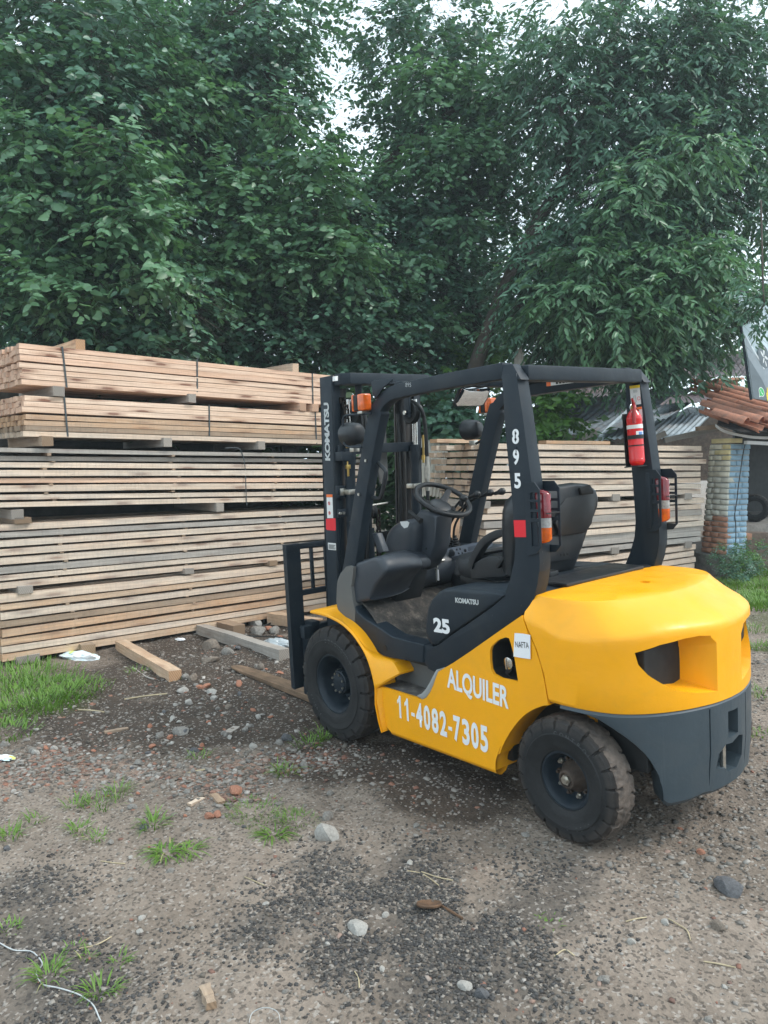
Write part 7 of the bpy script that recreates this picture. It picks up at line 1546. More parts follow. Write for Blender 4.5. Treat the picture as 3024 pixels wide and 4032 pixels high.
leafmat('leaf_bright', (.06, .15, .035), (.11, .24, .05), (.2, .34, .08), .35)
leafmat('grass_blade', (.075, .16, .022), (.15, .28, .04), (.38, .36, .16), .3, .5)
simple('bark', (.060, .048, .038), .9, sc_=5, var=.4, bump=.8); simple('dry_straw', (.40, .33, .21), .8, var=.25, sc_=20); simple('green_stem', (.10, .16, .05), .7)
LEAF6 = np.array([[0,0,0],[.28,.26,.05],[.68,.21,.05],[1,0,-.05],[.68,-.21,.05],[.28,-.26,.05],[.35,0,0],[.7,0,-.01]], float)
LF6 = np.array([(0,6,1,1),(1,6,7,2),(2,7,3,3),(0,5,6,6),(5,4,7,6),(4,3,7,7)])
def rotz(v, a):
    c_, s_ = np.cos(a)[:, None], np.sin(a)[:, None]; return np.stack([v[..., 0] * c_ - v[..., 1] * s_, v[..., 0] * s_ + v[..., 1] * c_, v[..., 2]], -1)
def leaves_mesh(name, pos, dirv, size, wid, rs, var=None, simple4=False, nrm=None):
    """pos (n,3), dirv (n,3) leaf axis, random roll; leaves lie mostly with their face up"""
    n_ = len(pos); x = dirv / np.linalg.norm(dirv, axis=1, keepdims=True)
    up = (np.tile([[0, 0, 1.]], (n_, 1)) if nrm is None else nrm) + rs.normal(0, .30 if nrm is not None else .42, (n_, 3)); y = np.cross(up, x); y /= np.linalg.norm(y, axis=1, keepdims=True) + 1e-9; z = np.cross(x, y)
    if simple4: base = np.array([[0,0,0],[.45,.3,.04],[1,0,-.04],[.45,-.3,.04]]); F = np.array([(0,3,2,1)])
    else: base = LEAF6; F = None
    k = len(base); s_ = size[:, None, None]
    co = pos[:, None] + s_ * (base[None, :, :1] * x[:, None] + base[None, :, 1:2] * wid * y[:, None] + base[None, :, 2:3] * z[:, None] * 1.2)
    me = bpy.data.meshes.new(name)
    if simple4: fast_mesh(me, co.reshape(-1, 3), (F[None] + (np.arange(n_) * k)[:, None, None]).reshape(-1, 4))
    else:
        tri = np.array([(0,6,1),(1,6,7),(1,7,2),(2,7,3),(0,5,6),(5,7,6),(5,4,7),(4,3,7)]); fast_mesh(me, co.reshape(-1, 3), (tri[None] + (np.arange(n_) * k)[:, None, None]).reshape(-1, 3))
    v = rs.uniform(0, 1, n_) if var is None else var
    at = me.attributes.new('var', 'FLOAT', 'POINT'); at.data.foreach_set('value', np.repeat(v, k).astype(np.float32)); return me
def spray(rs, blobs_, dens, leaf, wid, kind, seglen=(.35, .75), droop=.5, shell=.55):
    """leafy twigs filling ellipsoid blobs: returns leaf pos, dir, size, var and the twigs (start, end)"""
    P, D_, S, V, TW, NN = [], [], [], [], [], []
    for (bx, by, bz, r, k) in blobs_:
        n_ = int(dens * r * r * k); u = rs.normal(0, 1, (n_, 3)); u /= np.linalg.norm(u, axis=1, keepdims=True); rad_ = r * (shell + (1 - shell) * rs.uniform(0, 1, (n_, 1)) ** .5) * rs.uniform(.55, 1.0, (n_, 1)) ** .5
        c_ = np.array([bx, by, bz]) + u * rad_ * [1, 1, .85]; out = u * .8 + rs.normal(0, .45, (n_, 3)); out[:, 2] = out[:, 2] * .5 - droop * .4
        out /= np.linalg.norm(out, axis=1, keepdims=True); L_ = rs.uniform(*seglen, n_)
        tone = np.clip(rs.normal(.42, .12) + rs.normal(0, .20, n_), 0, .92); nb_ = np.array([0, 0, .75]) + out * .5 + rs.normal(0, .38, (n_, 3))
        nl = 11 if kind == 'broad' else 15
        for t in np.linspace(.1, 1, nl):
            sag = np.stack([np.zeros(n_), np.zeros(n_), -droop * .35 * t * t * L_], -1); p = c_ + out * (L_ * t)[:, None] + sag
            side = rs.choice([-1, 1], n_); lat = np.cross(out, [0, 0, 1.]); lat /= np.linalg.norm(lat, axis=1, keepdims=True) + 1e-9
            d = out * (.55 if kind == 'broad' else .75) + lat * side[:, None] * (1.0 if kind == 'broad' else .8) + rs.normal(0, .25, (n_, 3)); d[:, 2] -= (.25 if kind == 'broad' else .55)
            P.append(p + rs.normal(0, .012, (n_, 3))); NN.append(nb_); D_.append(d); S.append(leaf * rs.uniform(.6, 1.25, n_) * (1.1 - .35 * t)); V.append(np.clip(tone + rs.normal(0, .10, n_), 0, .93) + (rs.uniform(0, 1, n_) > .985) * .07)
        e = c_ + out * L_[:, None]; e[:, 2] -= droop * .35 * L_; TW.append(np.stack([c_, (c_ + e) / 2 + [0, 0, .03], e], 1))
    spray.nrm = np.concatenate(NN); return np.concatenate(P), np.concatenate(D_), np.concatenate(S), np.concatenate(V), np.concatenate(TW)
def twig_mesh(name, TW, r=.0035):
    n_ = len(TW); t = TW[:, 2] - TW[:, 0]; t /= np.linalg.norm(t, axis=1, keepdims=True) + 1e-9; a = np.cross(t, [0, 0, 1.]); a /= np.linalg.norm(a, axis=1, keepdims=True) + 1e-9; b = np.cross(t, a)
    co = []
    for i, k in ((0, 1.), (1, .7), (2, .3)):
        for q in range(3): co.append(TW[:, i] + (a * math.cos(q * 2.094) + b * math.sin(q * 2.094)) * r * k)
    co = np.stack(co, 1).reshape(-1, 3); F = np.array([(i*3+q, i*3+(q+1) % 3, (i+1)*3+(q+1) % 3, (i+1)*3+q) for i in range(2) for q in range(3)])
    me = bpy.data.meshes.new(name); return fast_mesh(me, co, (F[None] + (np.arange(n_) * 9)[:, None, None]).reshape(-1, 4))
def tree(name, label, base, trunk, limbs, blobs_, dens, leaf, wid, kind, mat, seed, group=None, cat='tree', r0=.16, droop=.5, twr=.0035, shell=.55, front=None):
    rs = np.random.RandomState(seed); T = empty(name, base); tag(T, label, cat, group); B = Vector(base)
    m = MB(); pts = smooth_curve(trunk, 4); nn = len(pts); m.tube([Vector(p) - B for p in pts], [r0 * (1 - .55 * i / (nn - 1)) for i in range(nn)], 12)
    m.obj('trunk', 'bark', T, smooth=60)
    for lm, r1_ in limbs:
        p = smooth_curve(lm, 4); nn = len(p); MB().tube([Vector(q) - B + Vector((noise.noise(Vector(q) * 2), noise.noise(Vector(q) * 2 + Vector((9, 0, 0))), 0)) * .05 for q in p], [r1_ * (1 - .8 * i / (nn - 1)) for i in range(nn)], 8).obj('limb', 'bark', T, smooth=60)
    P, D_, S, V, TW = spray(rs, blobs_, dens, leaf, wid, kind, droop=droop, shell=shell)
    link('twigs', twig_mesh('twigs', TW - np.array(base), twr), 'bark', T)
    if front:
        P2, D2, S2, V2, TW2 = spray(rs, [(q[0], q[1], q[2], rnd.uniform(.22, .38), 1.) for q in front], 520, leaf * 1.1, wid, kind, (.3, .6), droop, .1); link('bright_sprays', leaves_mesh('bright_sprays', P2 - np.array(base), D2, S2, wid, rs, V2, nrm=spray.nrm), 'leaf_highlight', T); link('twigs', twig_mesh('twigs', TW2 - np.array(base), twr), 'bark', T); spray(rs, [(0, 0, 0, .1, 0)], 1, .1, 1, kind)
        P, D_, S, V, TW = spray(rs, blobs_, dens, leaf, wid, kind, droop=droop, shell=shell)
    link('crown', leaves_mesh('crown', P - np.array(base), D_, S, wid, rs, V, nrm=spray.nrm), mat, T)
    return T, len(P)
def gb_(x, y): return (x, y, float(terr(x, y)) - .1)
# --- left tree (nearest, at the left edge)
B_ = [(5.778,0.669,6.174),(5.705,0.666,5.244),(5.761,0.826,4.315),(5.477,0.527,3.693),(5.65,0.789,3.23),(5.207,0.215,3.381),(5.082,-0.021,4.206),(5.334,0.237,4.828),(5.209,0,5.653),(5.341,0.088,6.48),(4.794,-0.316,3.481),(4.795,-0.246,2.758)]
bl_ = [(p[0], p[1], p[2], r, 1.) for p, r in zip(B_, [.8,.85,.8,.75,.7,.75,.75,.75,.8,.8,.65,.5])]
tk = [(6.356,0.165,2.21),(6.442,0.163,3.363),(6.325,-0.123,4.803),(6.447,-0.079,5.957),(6.401,-0.274,7.397)]
tt = tree('mulberry_tree', 'broad-leaved tree with drooping shoots at the left edge, behind the stack', (tk[0][0], tk[0][1], float(terr(tk[0][0], tk[0][1]))), [(tk[0][0], tk[0][1], -.2)] + list(tk), [([tk[1], B_[3], B_[5]], .06), ([tk[2], B_[1]], .05), ([tk[2], B_[6]], .06), ([tk[3], B_[0]], .05), ([tk[3], B_[8]], .05)], bl_, 400, .115, 1.05, 'broad', 'leaf_broad', 1, front=[(4.551,0.831,3.472),(4.204,0.334,4.07),(4.755,0.956,4.86),(4.878,1.03,5.693),(4.145,0.199,4.716),(4.693,1.014,3.427),(4.315,0.546,3.331),(4.614,0.835,4.258),(4.846,1.124,4.306),(4.029,0.118,4.022),(3.921,0.03,3.513)])
B_ = [(6.016,-1.377,3.711),(5.69,-1.742,3.219),(5.322,-2.235,3.522),(5.118,-2.546,4.071),(5.509,-2.075,4.319),(6.015,-1.46,4.568),(6.237,-1.25,5.305),(5.875,-1.748,5.731),(5.394,-2.303,5.176),(5.273,-2.526,5.909),(6.138,-1.492,6.529),(5.73,-2.032,6.771),(6.502,-1.079,7.022),(6.064,-1.674,7.447),(5.571,-2.302,7.504),(5.458,-2.363,6.646),(4.939,-2.714,3.457),(4.813,-2.931,4.068),(4.547,-3.185,3.209),(4.997,-2.769,4.805)]
bl_ = [(p[0], p[1], p[2], r, 1.) for p, r in zip(B_, [.85,.7,.8,.8,.85,.85,.85,.8,.8,.55,.85,.8,.85,.8,.75,.45,.75,.7,.65,.65])]
tk = [(5.946,-1.648,2.253),(5.962,-1.748,3.501),(5.718,-2.205,5.06),(5.656,-2.403,6.308),(5.84,-2.32,7.871)]
tree('mulberry_tree', 'tall dense broad-leaved tree left of the sky gap, above the left stack', (tk[0][0], tk[0][1], float(terr(tk[0][0], tk[0][1]))), [(tk[0][0], tk[0][1], -.2)] + list(tk), [([tk[1], B_[0]], .07), ([tk[1], B_[2], B_[3]], .07), ([tk[2], B_[6]], .06), ([tk[2], B_[8]], .06), ([tk[3], B_[10], B_[12]], .06), ([tk[3], B_[9]], .05), ([tk[4], B_[13]], .05)], bl_, 370, .11, 1.05, 'broad', 'leaf_broad', 2, front=[(5.376,-0.699,5.05),(5.093,-0.962,4.054),(4.856,-1.345,4.936),(4.42,-1.844,4.38),(5.069,-1.167,5.876),(4.621,-1.579,4.271),(4.242,-2.131,5.041),(4.337,-1.917,4.048),(4.071,-2.273,4.266),(5.326,-0.879,6.265),(4.548,-1.813,5.761),(4.715,-1.439,4.051),(3.924,-2.437,4.044),(4.875,-1.211,3.776),(4.15,-2.195,4.488)])
# --- centre tree with the slanting limb
B_ = [(4.824,-4.78,6.66),(4.515,-5.227,7.262),(5.196,-4.393,7.537),(4.879,-4.832,7.938),(4.235,-5.516,6.588),(5.269,-4.185,6.327),(4.947,-4.527,5.652),(4.585,-5.016,5.985),(5.163,-4.177,4.847),(4.745,-4.705,4.844),(4.347,-5.253,5.311),(5.379,-3.827,4.042),(4.961,-4.355,4.039),(4.609,-4.761,3.632),(5.183,-4.011,3.368),(4.798,-4.478,3.163),(4.214,-5.311,4.167),(4.513,-4.947,4.304),(5.471,-4.098,8.077),(5.593,-3.66,5.12),(4.117,-5.589,5.78),(5.293,-4.207,6.865)]
bl_ = [(p[0], p[1], p[2], r, k) for p, r, k in zip(B_, [.8,.75,.75,.75,.75,.48,.75,.75,.85,.85,.6,.8,.85,.6,.75,.75,.45,.4,.6,.6,.6,.42], [.85,.7,.75,.6,.75,.6,1,.85,1,1,.8,1,1,1,1,1,.7,.7,.6,.9,.8,.6])]
tk = [(4.569,-5.006,2.299),(4.495,-5.218,3.53),(4.318,-5.521,4.35),(4.055,-5.931,5.169)]; lm1 = [(5.525,-3.404,4.925),(5.322,-3.711,5.452),(5.099,-4.044,5.978),(4.79,-4.478,6.438),(4.435,-4.959,6.765)]
tree('broadleaf_tree', 'broad-leaved tree in the centre whose dark limb slants up across the sky gap', (tk[0][0], tk[0][1], float(terr(tk[0][0], tk[0][1]))), [(tk[0][0], tk[0][1], -.2), tk[0], tk[1], B_[9], B_[7], B_[0]], [(lm1, .11), ([tk[1], B_[11]], .06), ([B_[9], B_[8], lm1[0]], .10), ([B_[7], B_[6]], .05), ([B_[0], B_[1]], .05), ([B_[0], B_[3]], .05)], bl_, 370, .11, 1.0, 'broad', 'leaf_broad', 3, r0=.12, front=[(4.417,-3.566,5.474),(4.044,-4.055,5.654),(4.214,-3.711,4.308),(3.749,-4.45,5.897),(4.239,-3.903,6.635),(4.419,-3.4,3.759),(3.743,-4.528,6.631),(4.062,-3.82,3.45),(4.519,-3.326,4.311),(3.854,-4.212,4.795)])
# --- right tree: narrow leaflets, trunk leaning right
B_ = [(2.792,-4.817,3.839),(2.478,-5.247,4.189),(2.138,-5.653,3.951),(2.701,-4.892,3.426),(2.301,-5.403,3.482),(1.906,-5.919,3.655),(1.679,-6.189,3.476),(1.469,-6.476,3.71),(2.132,-5.729,4.657),(1.855,-6.113,5.007),(1.536,-6.538,5.24),(1.934,-5.945,4.302),(1.233,-6.819,4.179),(2.467,-5.317,4.777),(1.225,-6.891,4.826),(2.881,-4.739,4.192),(1.949,-5.797,2.949),(2.032,-5.714,3.185),(1.268,-6.932,5.826),(1.679,-6.431,6.006),(1.414,-6.827,6.651),(1.824,-6.326,6.831),(2.177,-5.852,6.54),(2.408,-5.504,5.953),(1.995,-6.003,5.715),(2.588,-5.351,6.72),(2.811,-4.996,5.957),(1.478,-6.808,7.299),(2.14,-5.978,7.363),(2.833,-5.098,7.31),(2.988,-4.84,6.664),(2.38,-5.478,5.306)]
bl_ = [(p[0], p[1], p[2], r, k) for p, r, k in zip(B_, [.65,.7,.75,.6,.75,.7,.6,.45,.7,.65,.6,.7,.45,.6,.5,.45,.33,.45,.6,.65,.6,.65,.7,.65,.6,.65,.55,.6,.65,.6,.5,.6], [1,1,1,1,1,1,.8,.4,1,1,.8,1,.4,1,.7,1,1,1,.85,.95,.8,.85,.8,.8,.95,.7,.95,.8,.7,.6,.7,1])]
tk = [(3.705,-4.155,2.222),(3.567,-4.446,3.446),(3.277,-4.929,4.668),(3.007,-5.346,5.462),(2.785,-5.726,6.501),(2.686,-5.968,7.725)]
tree('ash_tree', 'tree with narrow drooping leaflets and a trunk leaning right, over the roofs', (tk[0][0], tk[0][1], float(terr(tk[0][0], tk[0][1]))), [(tk[0][0] - .1, tk[0][1], -.2)] + list(tk), [([tk[1], B_[0], B_[2]], .06), ([tk[2], B_[8], B_[9], B_[10]], .07), ([tk[2], B_[3], B_[17]], .05), ([tk[3], B_[24], B_[19]], .07), ([tk[4], B_[21], B_[20]], .06), ([tk[4], B_[25]], .05), ([tk[3], B_[26], B_[30]], .05), ([tk[1], [(3.231,-4.788,4.274)][0], B_[13]], .09)], bl_, 400, .13, .58, 'narrow', 'leaf_narrow', 4, r0=.12, droop=.8, front=[(2.097,-4.213,3.523),(1.873,-4.515,3.734),(1.744,-4.76,4.588),(2.049,-4.314,3.95),(1.45,-5.07,3.945),(1.361,-5.132,3.41),(1.719,-4.663,3.252),(1.217,-5.363,3.943),(1.596,-4.987,5.014),(1.271,-5.414,5.172),(1.593,-4.838,3.412)])
# --- far foliage seen through the gaps: one mass
rs = np.random.RandomState(8)
B_ = [(12.518,-0.87,3.294),(11.749,-1.876,3.648),(10.916,-2.944,3.821),(10.06,-3.99,3.453),(9.228,-5.059,3.627),(8.395,-6.128,3.8),(7.562,-7.196,3.973),(6.826,-8.108,3.786),(6.17,-8.972,4.141),(5.329,-10.033,4.134),(4.497,-11.102,4.307),(3.828,-11.954,4.392),(12.08,-1.57,4.821),(10.971,-2.996,5.082),(9.843,-4.403,4.892),(8.722,-5.818,4.883),(7.721,-7.099,5.055),(6.481,-8.648,4.864),(5.648,-9.716,5.037),(11.578,-2.333,6.168),(10.465,-3.755,6.338),(9.337,-5.162,6.149),(7.944,-6.938,6.317),(12.438,-1.29,6.625),(11.368,-2.753,7.787),(10.244,-4.164,7.687),(12.404,-1.505,8.426),(11.255,-3.017,9.047),(6.538,-8.455,3.604),(7.259,-7.528,3.43),(12.814,-1.151,10.14),(11.995,-2.108,9.323),(11.189,-3.203,10.127),(10.687,-3.717,8.862),(10.349,-4.264,10.12),(13.057,-0.638,7.981),(12.659,-0.881,5.276)] + [(8.014,0.59,2.791),(7.414,-0.155,2.658),(6.818,-0.902,2.59),(6.221,-1.65,2.521),(5.624,-2.397,2.452),(5.067,-3.094,2.384),(4.587,-3.689,2.253),(7.97,0.631,1.772),(7.376,-0.119,1.767),(6.779,-0.866,1.698),(6.185,-1.616,1.693),(5.591,-2.366,1.688),(5.034,-3.063,1.62),(4.57,-3.673,1.871),(7.923,0.676,0.69),(7.131,-0.324,0.683),(6.339,-1.324,0.677),(5.547,-2.324,0.67),(4.959,-3.079,0.792),(4.203,-4.113,1.613),(3.807,-4.613,1.61),(3.408,-5.11,1.543),(4.17,-4.081,0.849),(3.647,-4.723,0.654),(3.172,-5.323,0.65),(2.803,-5.849,1.283),(2.767,-5.815,0.456)]
bl_ = [(p[0], p[1], p[2], 1.35 if i < 37 else .75, .8 if i < 37 else 3.) for i, p in enumerate(B_)]
P, D_, S, V, TW = spray(rs, bl_, 62, .18, 1., 'broad')
o = link('background_trees', leaves_mesh('background_trees', P, D_, S, 1., rs, V, True), 'leaf_far'); tag(o, 'far mass of lighter green foliage glimpsed through gaps between the nearer trees', 'trees', kind='stuff')
# --- shrubs behind the right stack
B_ = [(3.762,-3.581,2.052),(3.643,-3.739,2.13),(3.516,-3.889,2.011),(3.682,-3.668,1.894),(3.535,-3.853,1.893),(3.462,-3.946,1.892),(3.65,-3.746,2.287),(3.404,-4.026,1.97),(3.806,-3.515,1.934),(3.781,-3.572,2.209)]
bl_ = [(p[0], p[1], p[2], .34, 1.5) for p in B_]; bs_ = gb_(B_[2][0], B_[2][1])
def bush(name, label, bl_, base, dens, leaf, wid, kind, mat, seed, nst=7, cat='shrub', droop=.3, seglen=(.12, .3), stem='green_stem', shell=.4):
    rs = np.random.RandomState(seed); T = empty(name, base); tag(T, label, cat); P, D_, S, V, TW = spray(rs, bl_, dens, leaf, wid, kind, seglen, droop, shell)
    link('twigs', twig_mesh('twigs', TW - np.array(base), .002), stem, T); link('foliage', leaves_mesh('foliage', P - np.array(base), D_, S, wid, rs, V, nrm=spray.nrm), mat, T)
    m = MB()
    for b in bl_[:nst]: m.tube(smooth_curve([(rs.uniform(-.05, .05), rs.uniform(-.05, .05), 0), ((b[0] - base[0]) * .4, (b[1] - base[1]) * .4, (b[2] - base[2]) * .6), (b[0] - base[0], b[1] - base[1], b[2] - base[2])], 4), .008, 6)
    o = m.obj('stems', stem, T); return T
bush('leafy_shrub', 'bright leafy shrub growing behind the right stack, between mast and front guard leg', bl_, bs_, 200, .11, 1.2, 'broad', 'leaf_narrow', 12)
B_ = [(2.722,-4.442,2.374),(2.569,-4.637,2.391),(2.761,-4.374,2.183),(2.549,-4.644,2.201),(2.73,-4.397,2.011),(2.575,-4.591,1.991),(2.67,-4.523,2.526),(2.502,-4.731,2.486),(2.494,-4.697,2.029),(2.668,-4.495,2.221)]
bush('sapling', 'upright sapling with large drooping leaves behind the guard, in front of the roof sheets', [(p[0], p[1], p[2], .17, .9) for p in B_], gb_(B_[2][0], B_[2][1]), 420, .13, .75, 'broad', 'leaf_bright', 13, nst=10, droop=.7)
B_ = [(4.029,-4.473,3.075),(3.838,-4.729,3.233),(3.667,-4.917,2.945),(4.221,-4.217,2.95),(3.347,-5.315,2.879)]
bush('young_tree', 'pale young tree with narrow leaves poking up beyond the guard roof', [(p[0], p[1], p[2], .32, 1.2) for p in B_], gb_(B_[2][0], B_[2][1]), 190, .10, .5, 'narrow', 'leaf_bright', 14)
# bush at the pillar foot
B_ = [(0.717,-5.597,0.208),(0.86,-5.708,0.209),(0.739,-5.83,0.211),(0.836,-6.183,0.214),(0.625,-5.525,0.207)]; rbs = [(p[0] + .1, p[1] - .1, p[2] + .16 + .1 * (i % 2), .20, 1.) for i, p in enumerate(B_)]
bush('weed_bush', 'dark small-leaved weed bush at the foot of the brick pillar', rbs, (B_[0][0], B_[0][1], B_[0][2]), 1500, .035, .8, 'broad', 'leaf_narrow', 15, droop=.1, seglen=(.06, .16))
pw = [(0.832,-5.834,0.391),(0.762,-5.937,0.552),(0.794,-5.89,0.476),(0.726,-5.981,0.532)]
bush('weed_bush', 'wispy tall weed rising in front of the blue side of the pillar', [(p[0], p[1], p[2], .12, 1.) for p in pw], (B_[2][0], B_[2][1], B_[2][2]), 700, .04, .7, 'broad', 'leaf_bright', 16, droop=.2, seglen=(.08, .2))
# overhanging twig in front of banner
pw = [(0.176,-4.485,2.947),(0.088,-4.607,3.055),(0.058,-4.653,3.136),(0.142,-4.564,3.313),(0.072,-4.648,3.272)]
T_ = empty('hanging_branch', pw[2]); tag(T_, 'leafy twig hanging in front of the banner at the right edge', 'branch'); rs = np.random.RandomState(5)
P, D_, S, V, TW = spray(rs, [(p[0], p[1], p[2], .16, 1.) for p in pw], 500, .085, .6, 'narrow', (.1, .28), .6); link('twigs', twig_mesh('twigs', TW - np.array(pw[2]), .002), 'bark', T_); link('foliage', leaves_mesh('foliage', P - np.array(pw[2]), D_, S, .6, rs, V), 'leaf_narrow', T_)
MB().tube([(0, 0, .0), tuple(Vector(pw[0]) - Vector(pw[2])), ], .006, 6).tube([(0, 0, 0), tuple(Vector(pw[4]) - Vector(pw[2])), (.3, -.5, 1.2)], .009, 6).obj('branch', 'bark', T_)
# bleached stump
sp_ = [(3.032,-4.413,2.782),(3.048,-4.412,2.988)]
m = MB(); 
for k, (dx, dz, r_) in enumerate(((0, .28, .035), (-.06, .22, .025), (.07, .20, .03), (.04, .27, .018), (-.03, .30, .012))): m.tube([(dx * .3, 0, -.4), (dx * .7, 0, .0), (dx, 0, dz)], [.05, .04, r_ * .3], 7)
o = m.obj('dead_stump', 'pale_bark' if False else 'stone_pale'); o.location = sp_[0]; tag(o, 'bleached broken tree stump sticking up behind the rear corner of the guard', 'stump')

# ================================================================ grass
def blades(rs, n_, r, h, flat=0., w_=.004, ell=1.):
    a = rs.uniform(0, 6.283, n_); q = r * np.sqrt(rs.uniform(0, 1, n_)); x = q * np.cos(a); y = q * np.sin(a) * ell
    d = np.stack([np.cos(a) + rs.normal(0, .5, n_), np.sin(a) + rs.normal(0, .5, n_)], -1); d /= np.linalg.norm(d, axis=1, keepdims=True) + 1e-9
    L_ = h * rs.uniform(.5, 1.2, n_); lean_ = np.clip(rs.uniform(.15, .8, n_) + flat, 0, 1.5); co = []
    sd = np.stack([-d[:, 1], d[:, 0]], -1)
    for t, k in ((0, 1), (.35, 1.15), (.7, .8), (1, .05)):
        hx = L_ * t * (np.sin(lean_) * (.5 + .5 * t)); hz = L_ * t * np.cos(lean_ * (.35 + .75 * t)) ; hz = np.maximum(hz, .004)
        for s_ in (-1, 1): co.append(np.stack([x + d[:, 0] * hx + sd[:, 0] * s_ * w_ * k, y + d[:, 1] * hx + sd[:, 1] * s_ * w_ * k, hz], -1))
    return np.stack(co, 1)
GF = np.array([(0,1,3,2),(2,3,5,4),(4,5,7,6)])
def blade_mesh(name, co, var):
    n_ = len(co); me = bpy.data.meshes.new(name); fast_mesh(me, co.reshape(-1, 3), (GF[None] + (np.arange(n_) * 8)[:, None, None]).reshape(-1, 4))
    at = me.attributes.new('var', 'FLOAT', 'POINT'); at.data.foreach_set('value', np.repeat(var, 8).astype(np.float32)); me.materials.append(MATS['grass_blade']); return me
rs = np.random.RandomState(2)
def tuft(p, label, n_, r, h, flat, w_, ell=1., name='grass_tuft', rot=0.):
    co = blades(rs, n_, r, h, flat, w_, ell); me = blade_mesh('grass_tuft', co, np.clip(rs.uniform(.05, .9, n_) + (rs.uniform(0, 1, n_) > .93) * .3, 0, 1)); o = link(name, me); o.location = (p[0], p[1], float(gz(p[0], p[1])) - .004); o.rotation_euler.z = rot
    return tag(o, label, 'grass tuft')
TF = [
 ([(-0.508,1.359,-0.063)], 380, .20, .05, .3, .0022, .7, 'dense mat of fine grass in the middle foreground, left of the largest rock'),
 ([(-0.691,1.269,-0.057)], 150, .12, .05, .3, .0022, .7, 'small fine grass mat trailing right of the dense mat'),
 ([(-0.729,1.412,-0.063)], 45, .05, .13, 1.1, .0035, 1, 'broad-bladed crabgrass fanning out below the dense grass mat'),
 ([(-0.544,1.829,-0.087)], 60, .05, .13, 1.1, .0040, 1, 'flat broad-bladed crabgrass star in the left foreground'),
 ([(-0.596,1.747,-0.082)], 30, .04, .11, 1.1, .0035, 1, 'smaller crabgrass fan touching the flat star on its right'),
 ([(0.185,1.782,-0.093)], 60, .06, .10, .4, .0022, 1, 'upright pale grass tuft in the rubble, tallest of the left foreground'),
 ([(0.121,1.896,-0.098)], 60, .10, .09, .4, .003, 1, 'low grass tuft left of the tallest one in the rubble'),
 ([(0.205,1.982,-0.104)], 40, .06, .09, .4, .003, 1, 'low thin grass tuft among stones left of the tallest tuft'),
 ([(-0.278,1.785,-0.088)], 60, .07, .11, .5, .0035, 1, 'bright grass tuft among grey slates, above the crabgrass star'),
 ([(-0.074,2.055,-0.104)], 50, .06, .08, .5, .003, 1, 'small grass tuft around a pink brick piece at the left'),
 ([(0.105,2.299,-0.119)], 55, .06, .10, .4, .003, 1, 'grass tuft at the very left edge of the foreground'),
 ([(0.173,2.183,-0.113)], 25, .05, .08, .4, .003, 1, 'tiny two-stalk grass tuft near the left edge'),
 ([(-0.224,2.019,-0.1)], 30, .04, .07, .5, .003, 1, 'small grass tuft left above the crabgrass star'),
 ([(-0.186,1.026,-0.05)], 45, .06, .12, .6, .003, 1, 'thin dry grass tuft between the rubble and the front tyre'),
 ([(0.329,1.275,-0.069)], 30, .06, .08, .5, .003, 1, 'faint grass tuft amid orange brick rubble'),
 ([(0.085,0.606,-0.032)], 40, .05, .16, .3, .003, 1, 'upright grass tuft touching the front tyre'),
 ([(0.07,0.722,-0.038)], 45, .08, .12, .5, .003, 1, 'straw-mixed grass tuft left of the front tyre tuft'),
 ([(-1.03,2.435,-0.112)], 55, .05, .09, .5, .003, 1, 'green tuft beside the white cord at the bottom left'),
 ([(-1.216,2.329,-0.104)], 45, .045, .09, .5, .003, 1, 'green tuft at the bottom, right of the white cord'),
 ([(-1.108,2.232,-0.101)], 22, .03, .06, .4, .0025, 1, 'tiny tuft above the bottom-left gravel, right one'),
 ([(-1.008,2.305,-0.106)], 22, .03, .05, .4, .0025, 1, 'tiny tuft above the bottom-left gravel, middle one'),
 ([(-0.935,2.33,-0.108)], 18, .03, .05, .4, .0025, 1, 'tiny tuft above the bottom-left gravel, left one'),
 ([(-0.649,2.484,-0.119)], 30, .05, .06, .5, .003, 1, 'low green tuft on gravel at the left edge'),
 ([(-1.951,1.014,-0.028)], 25, .05, .03, .5, .0025, 1, 'faint green tuft in the middle of the right foreground'),
 ([(2.402,0.835,-0.074)], 40, .10, .10, .5, .003, 1, 'green tuft on dark soil left of the orange-brown beam'),
 ([(1.951,0.695,-0.059)], 30, .07, .07, .5, .003, 1, 'small tuft at the end of the orange-brown beam'),
 ([(-0.508,-3.391,0.167)], 120, .16, .09, .3, .003, 1, 'grass tuft beyond the counterweight at the right edge, upper one'),
 ([(-0.832,-2.842,0.15)], 120, .14, .10, .3, .003, 1, 'grass tuft beyond the counterweight at the right edge, second from top'),
 ([(-1.359,-1.797,0.108)], 80, .12, .08, .3, .003, 1, 'grass tuft beyond the counterweight at the right edge, third from top'),
 ([(-1.674,-1.12,0.077)], 60, .08, .06, .3, .003, 1, 'grass tuft beyond the counterweight at the right edge, lowest one'),
]
for p, n_, r, h, fl_, w_, el_, lb in TF: tuft(p[0], lb, n_, r, h * .8, fl_, w_ * .7, el_)
def grass_field(name, pts, per, sprd, h, label):
    C_ = [];
    for p, s_ in zip(pts, sprd):
        co = blades(rs, per, s_, h * rs.uniform(.6, 1.3), .25, .0034); xy = co[:, 0, :2].copy() + np.array(p[:2]); co = co + np.array([p[0], p[1], 0]); co[:, :, 2] += gz(xy[:, 0], xy[:, 1])[:, None] - .005; C_.append(co)
    co = np.concatenate(C_); o = link(name, blade_mesh(name, co, np.clip(rs.uniform(.1, .93, len(co)), 0, 1))); return tag(o, label, 'grass', kind='stuff')
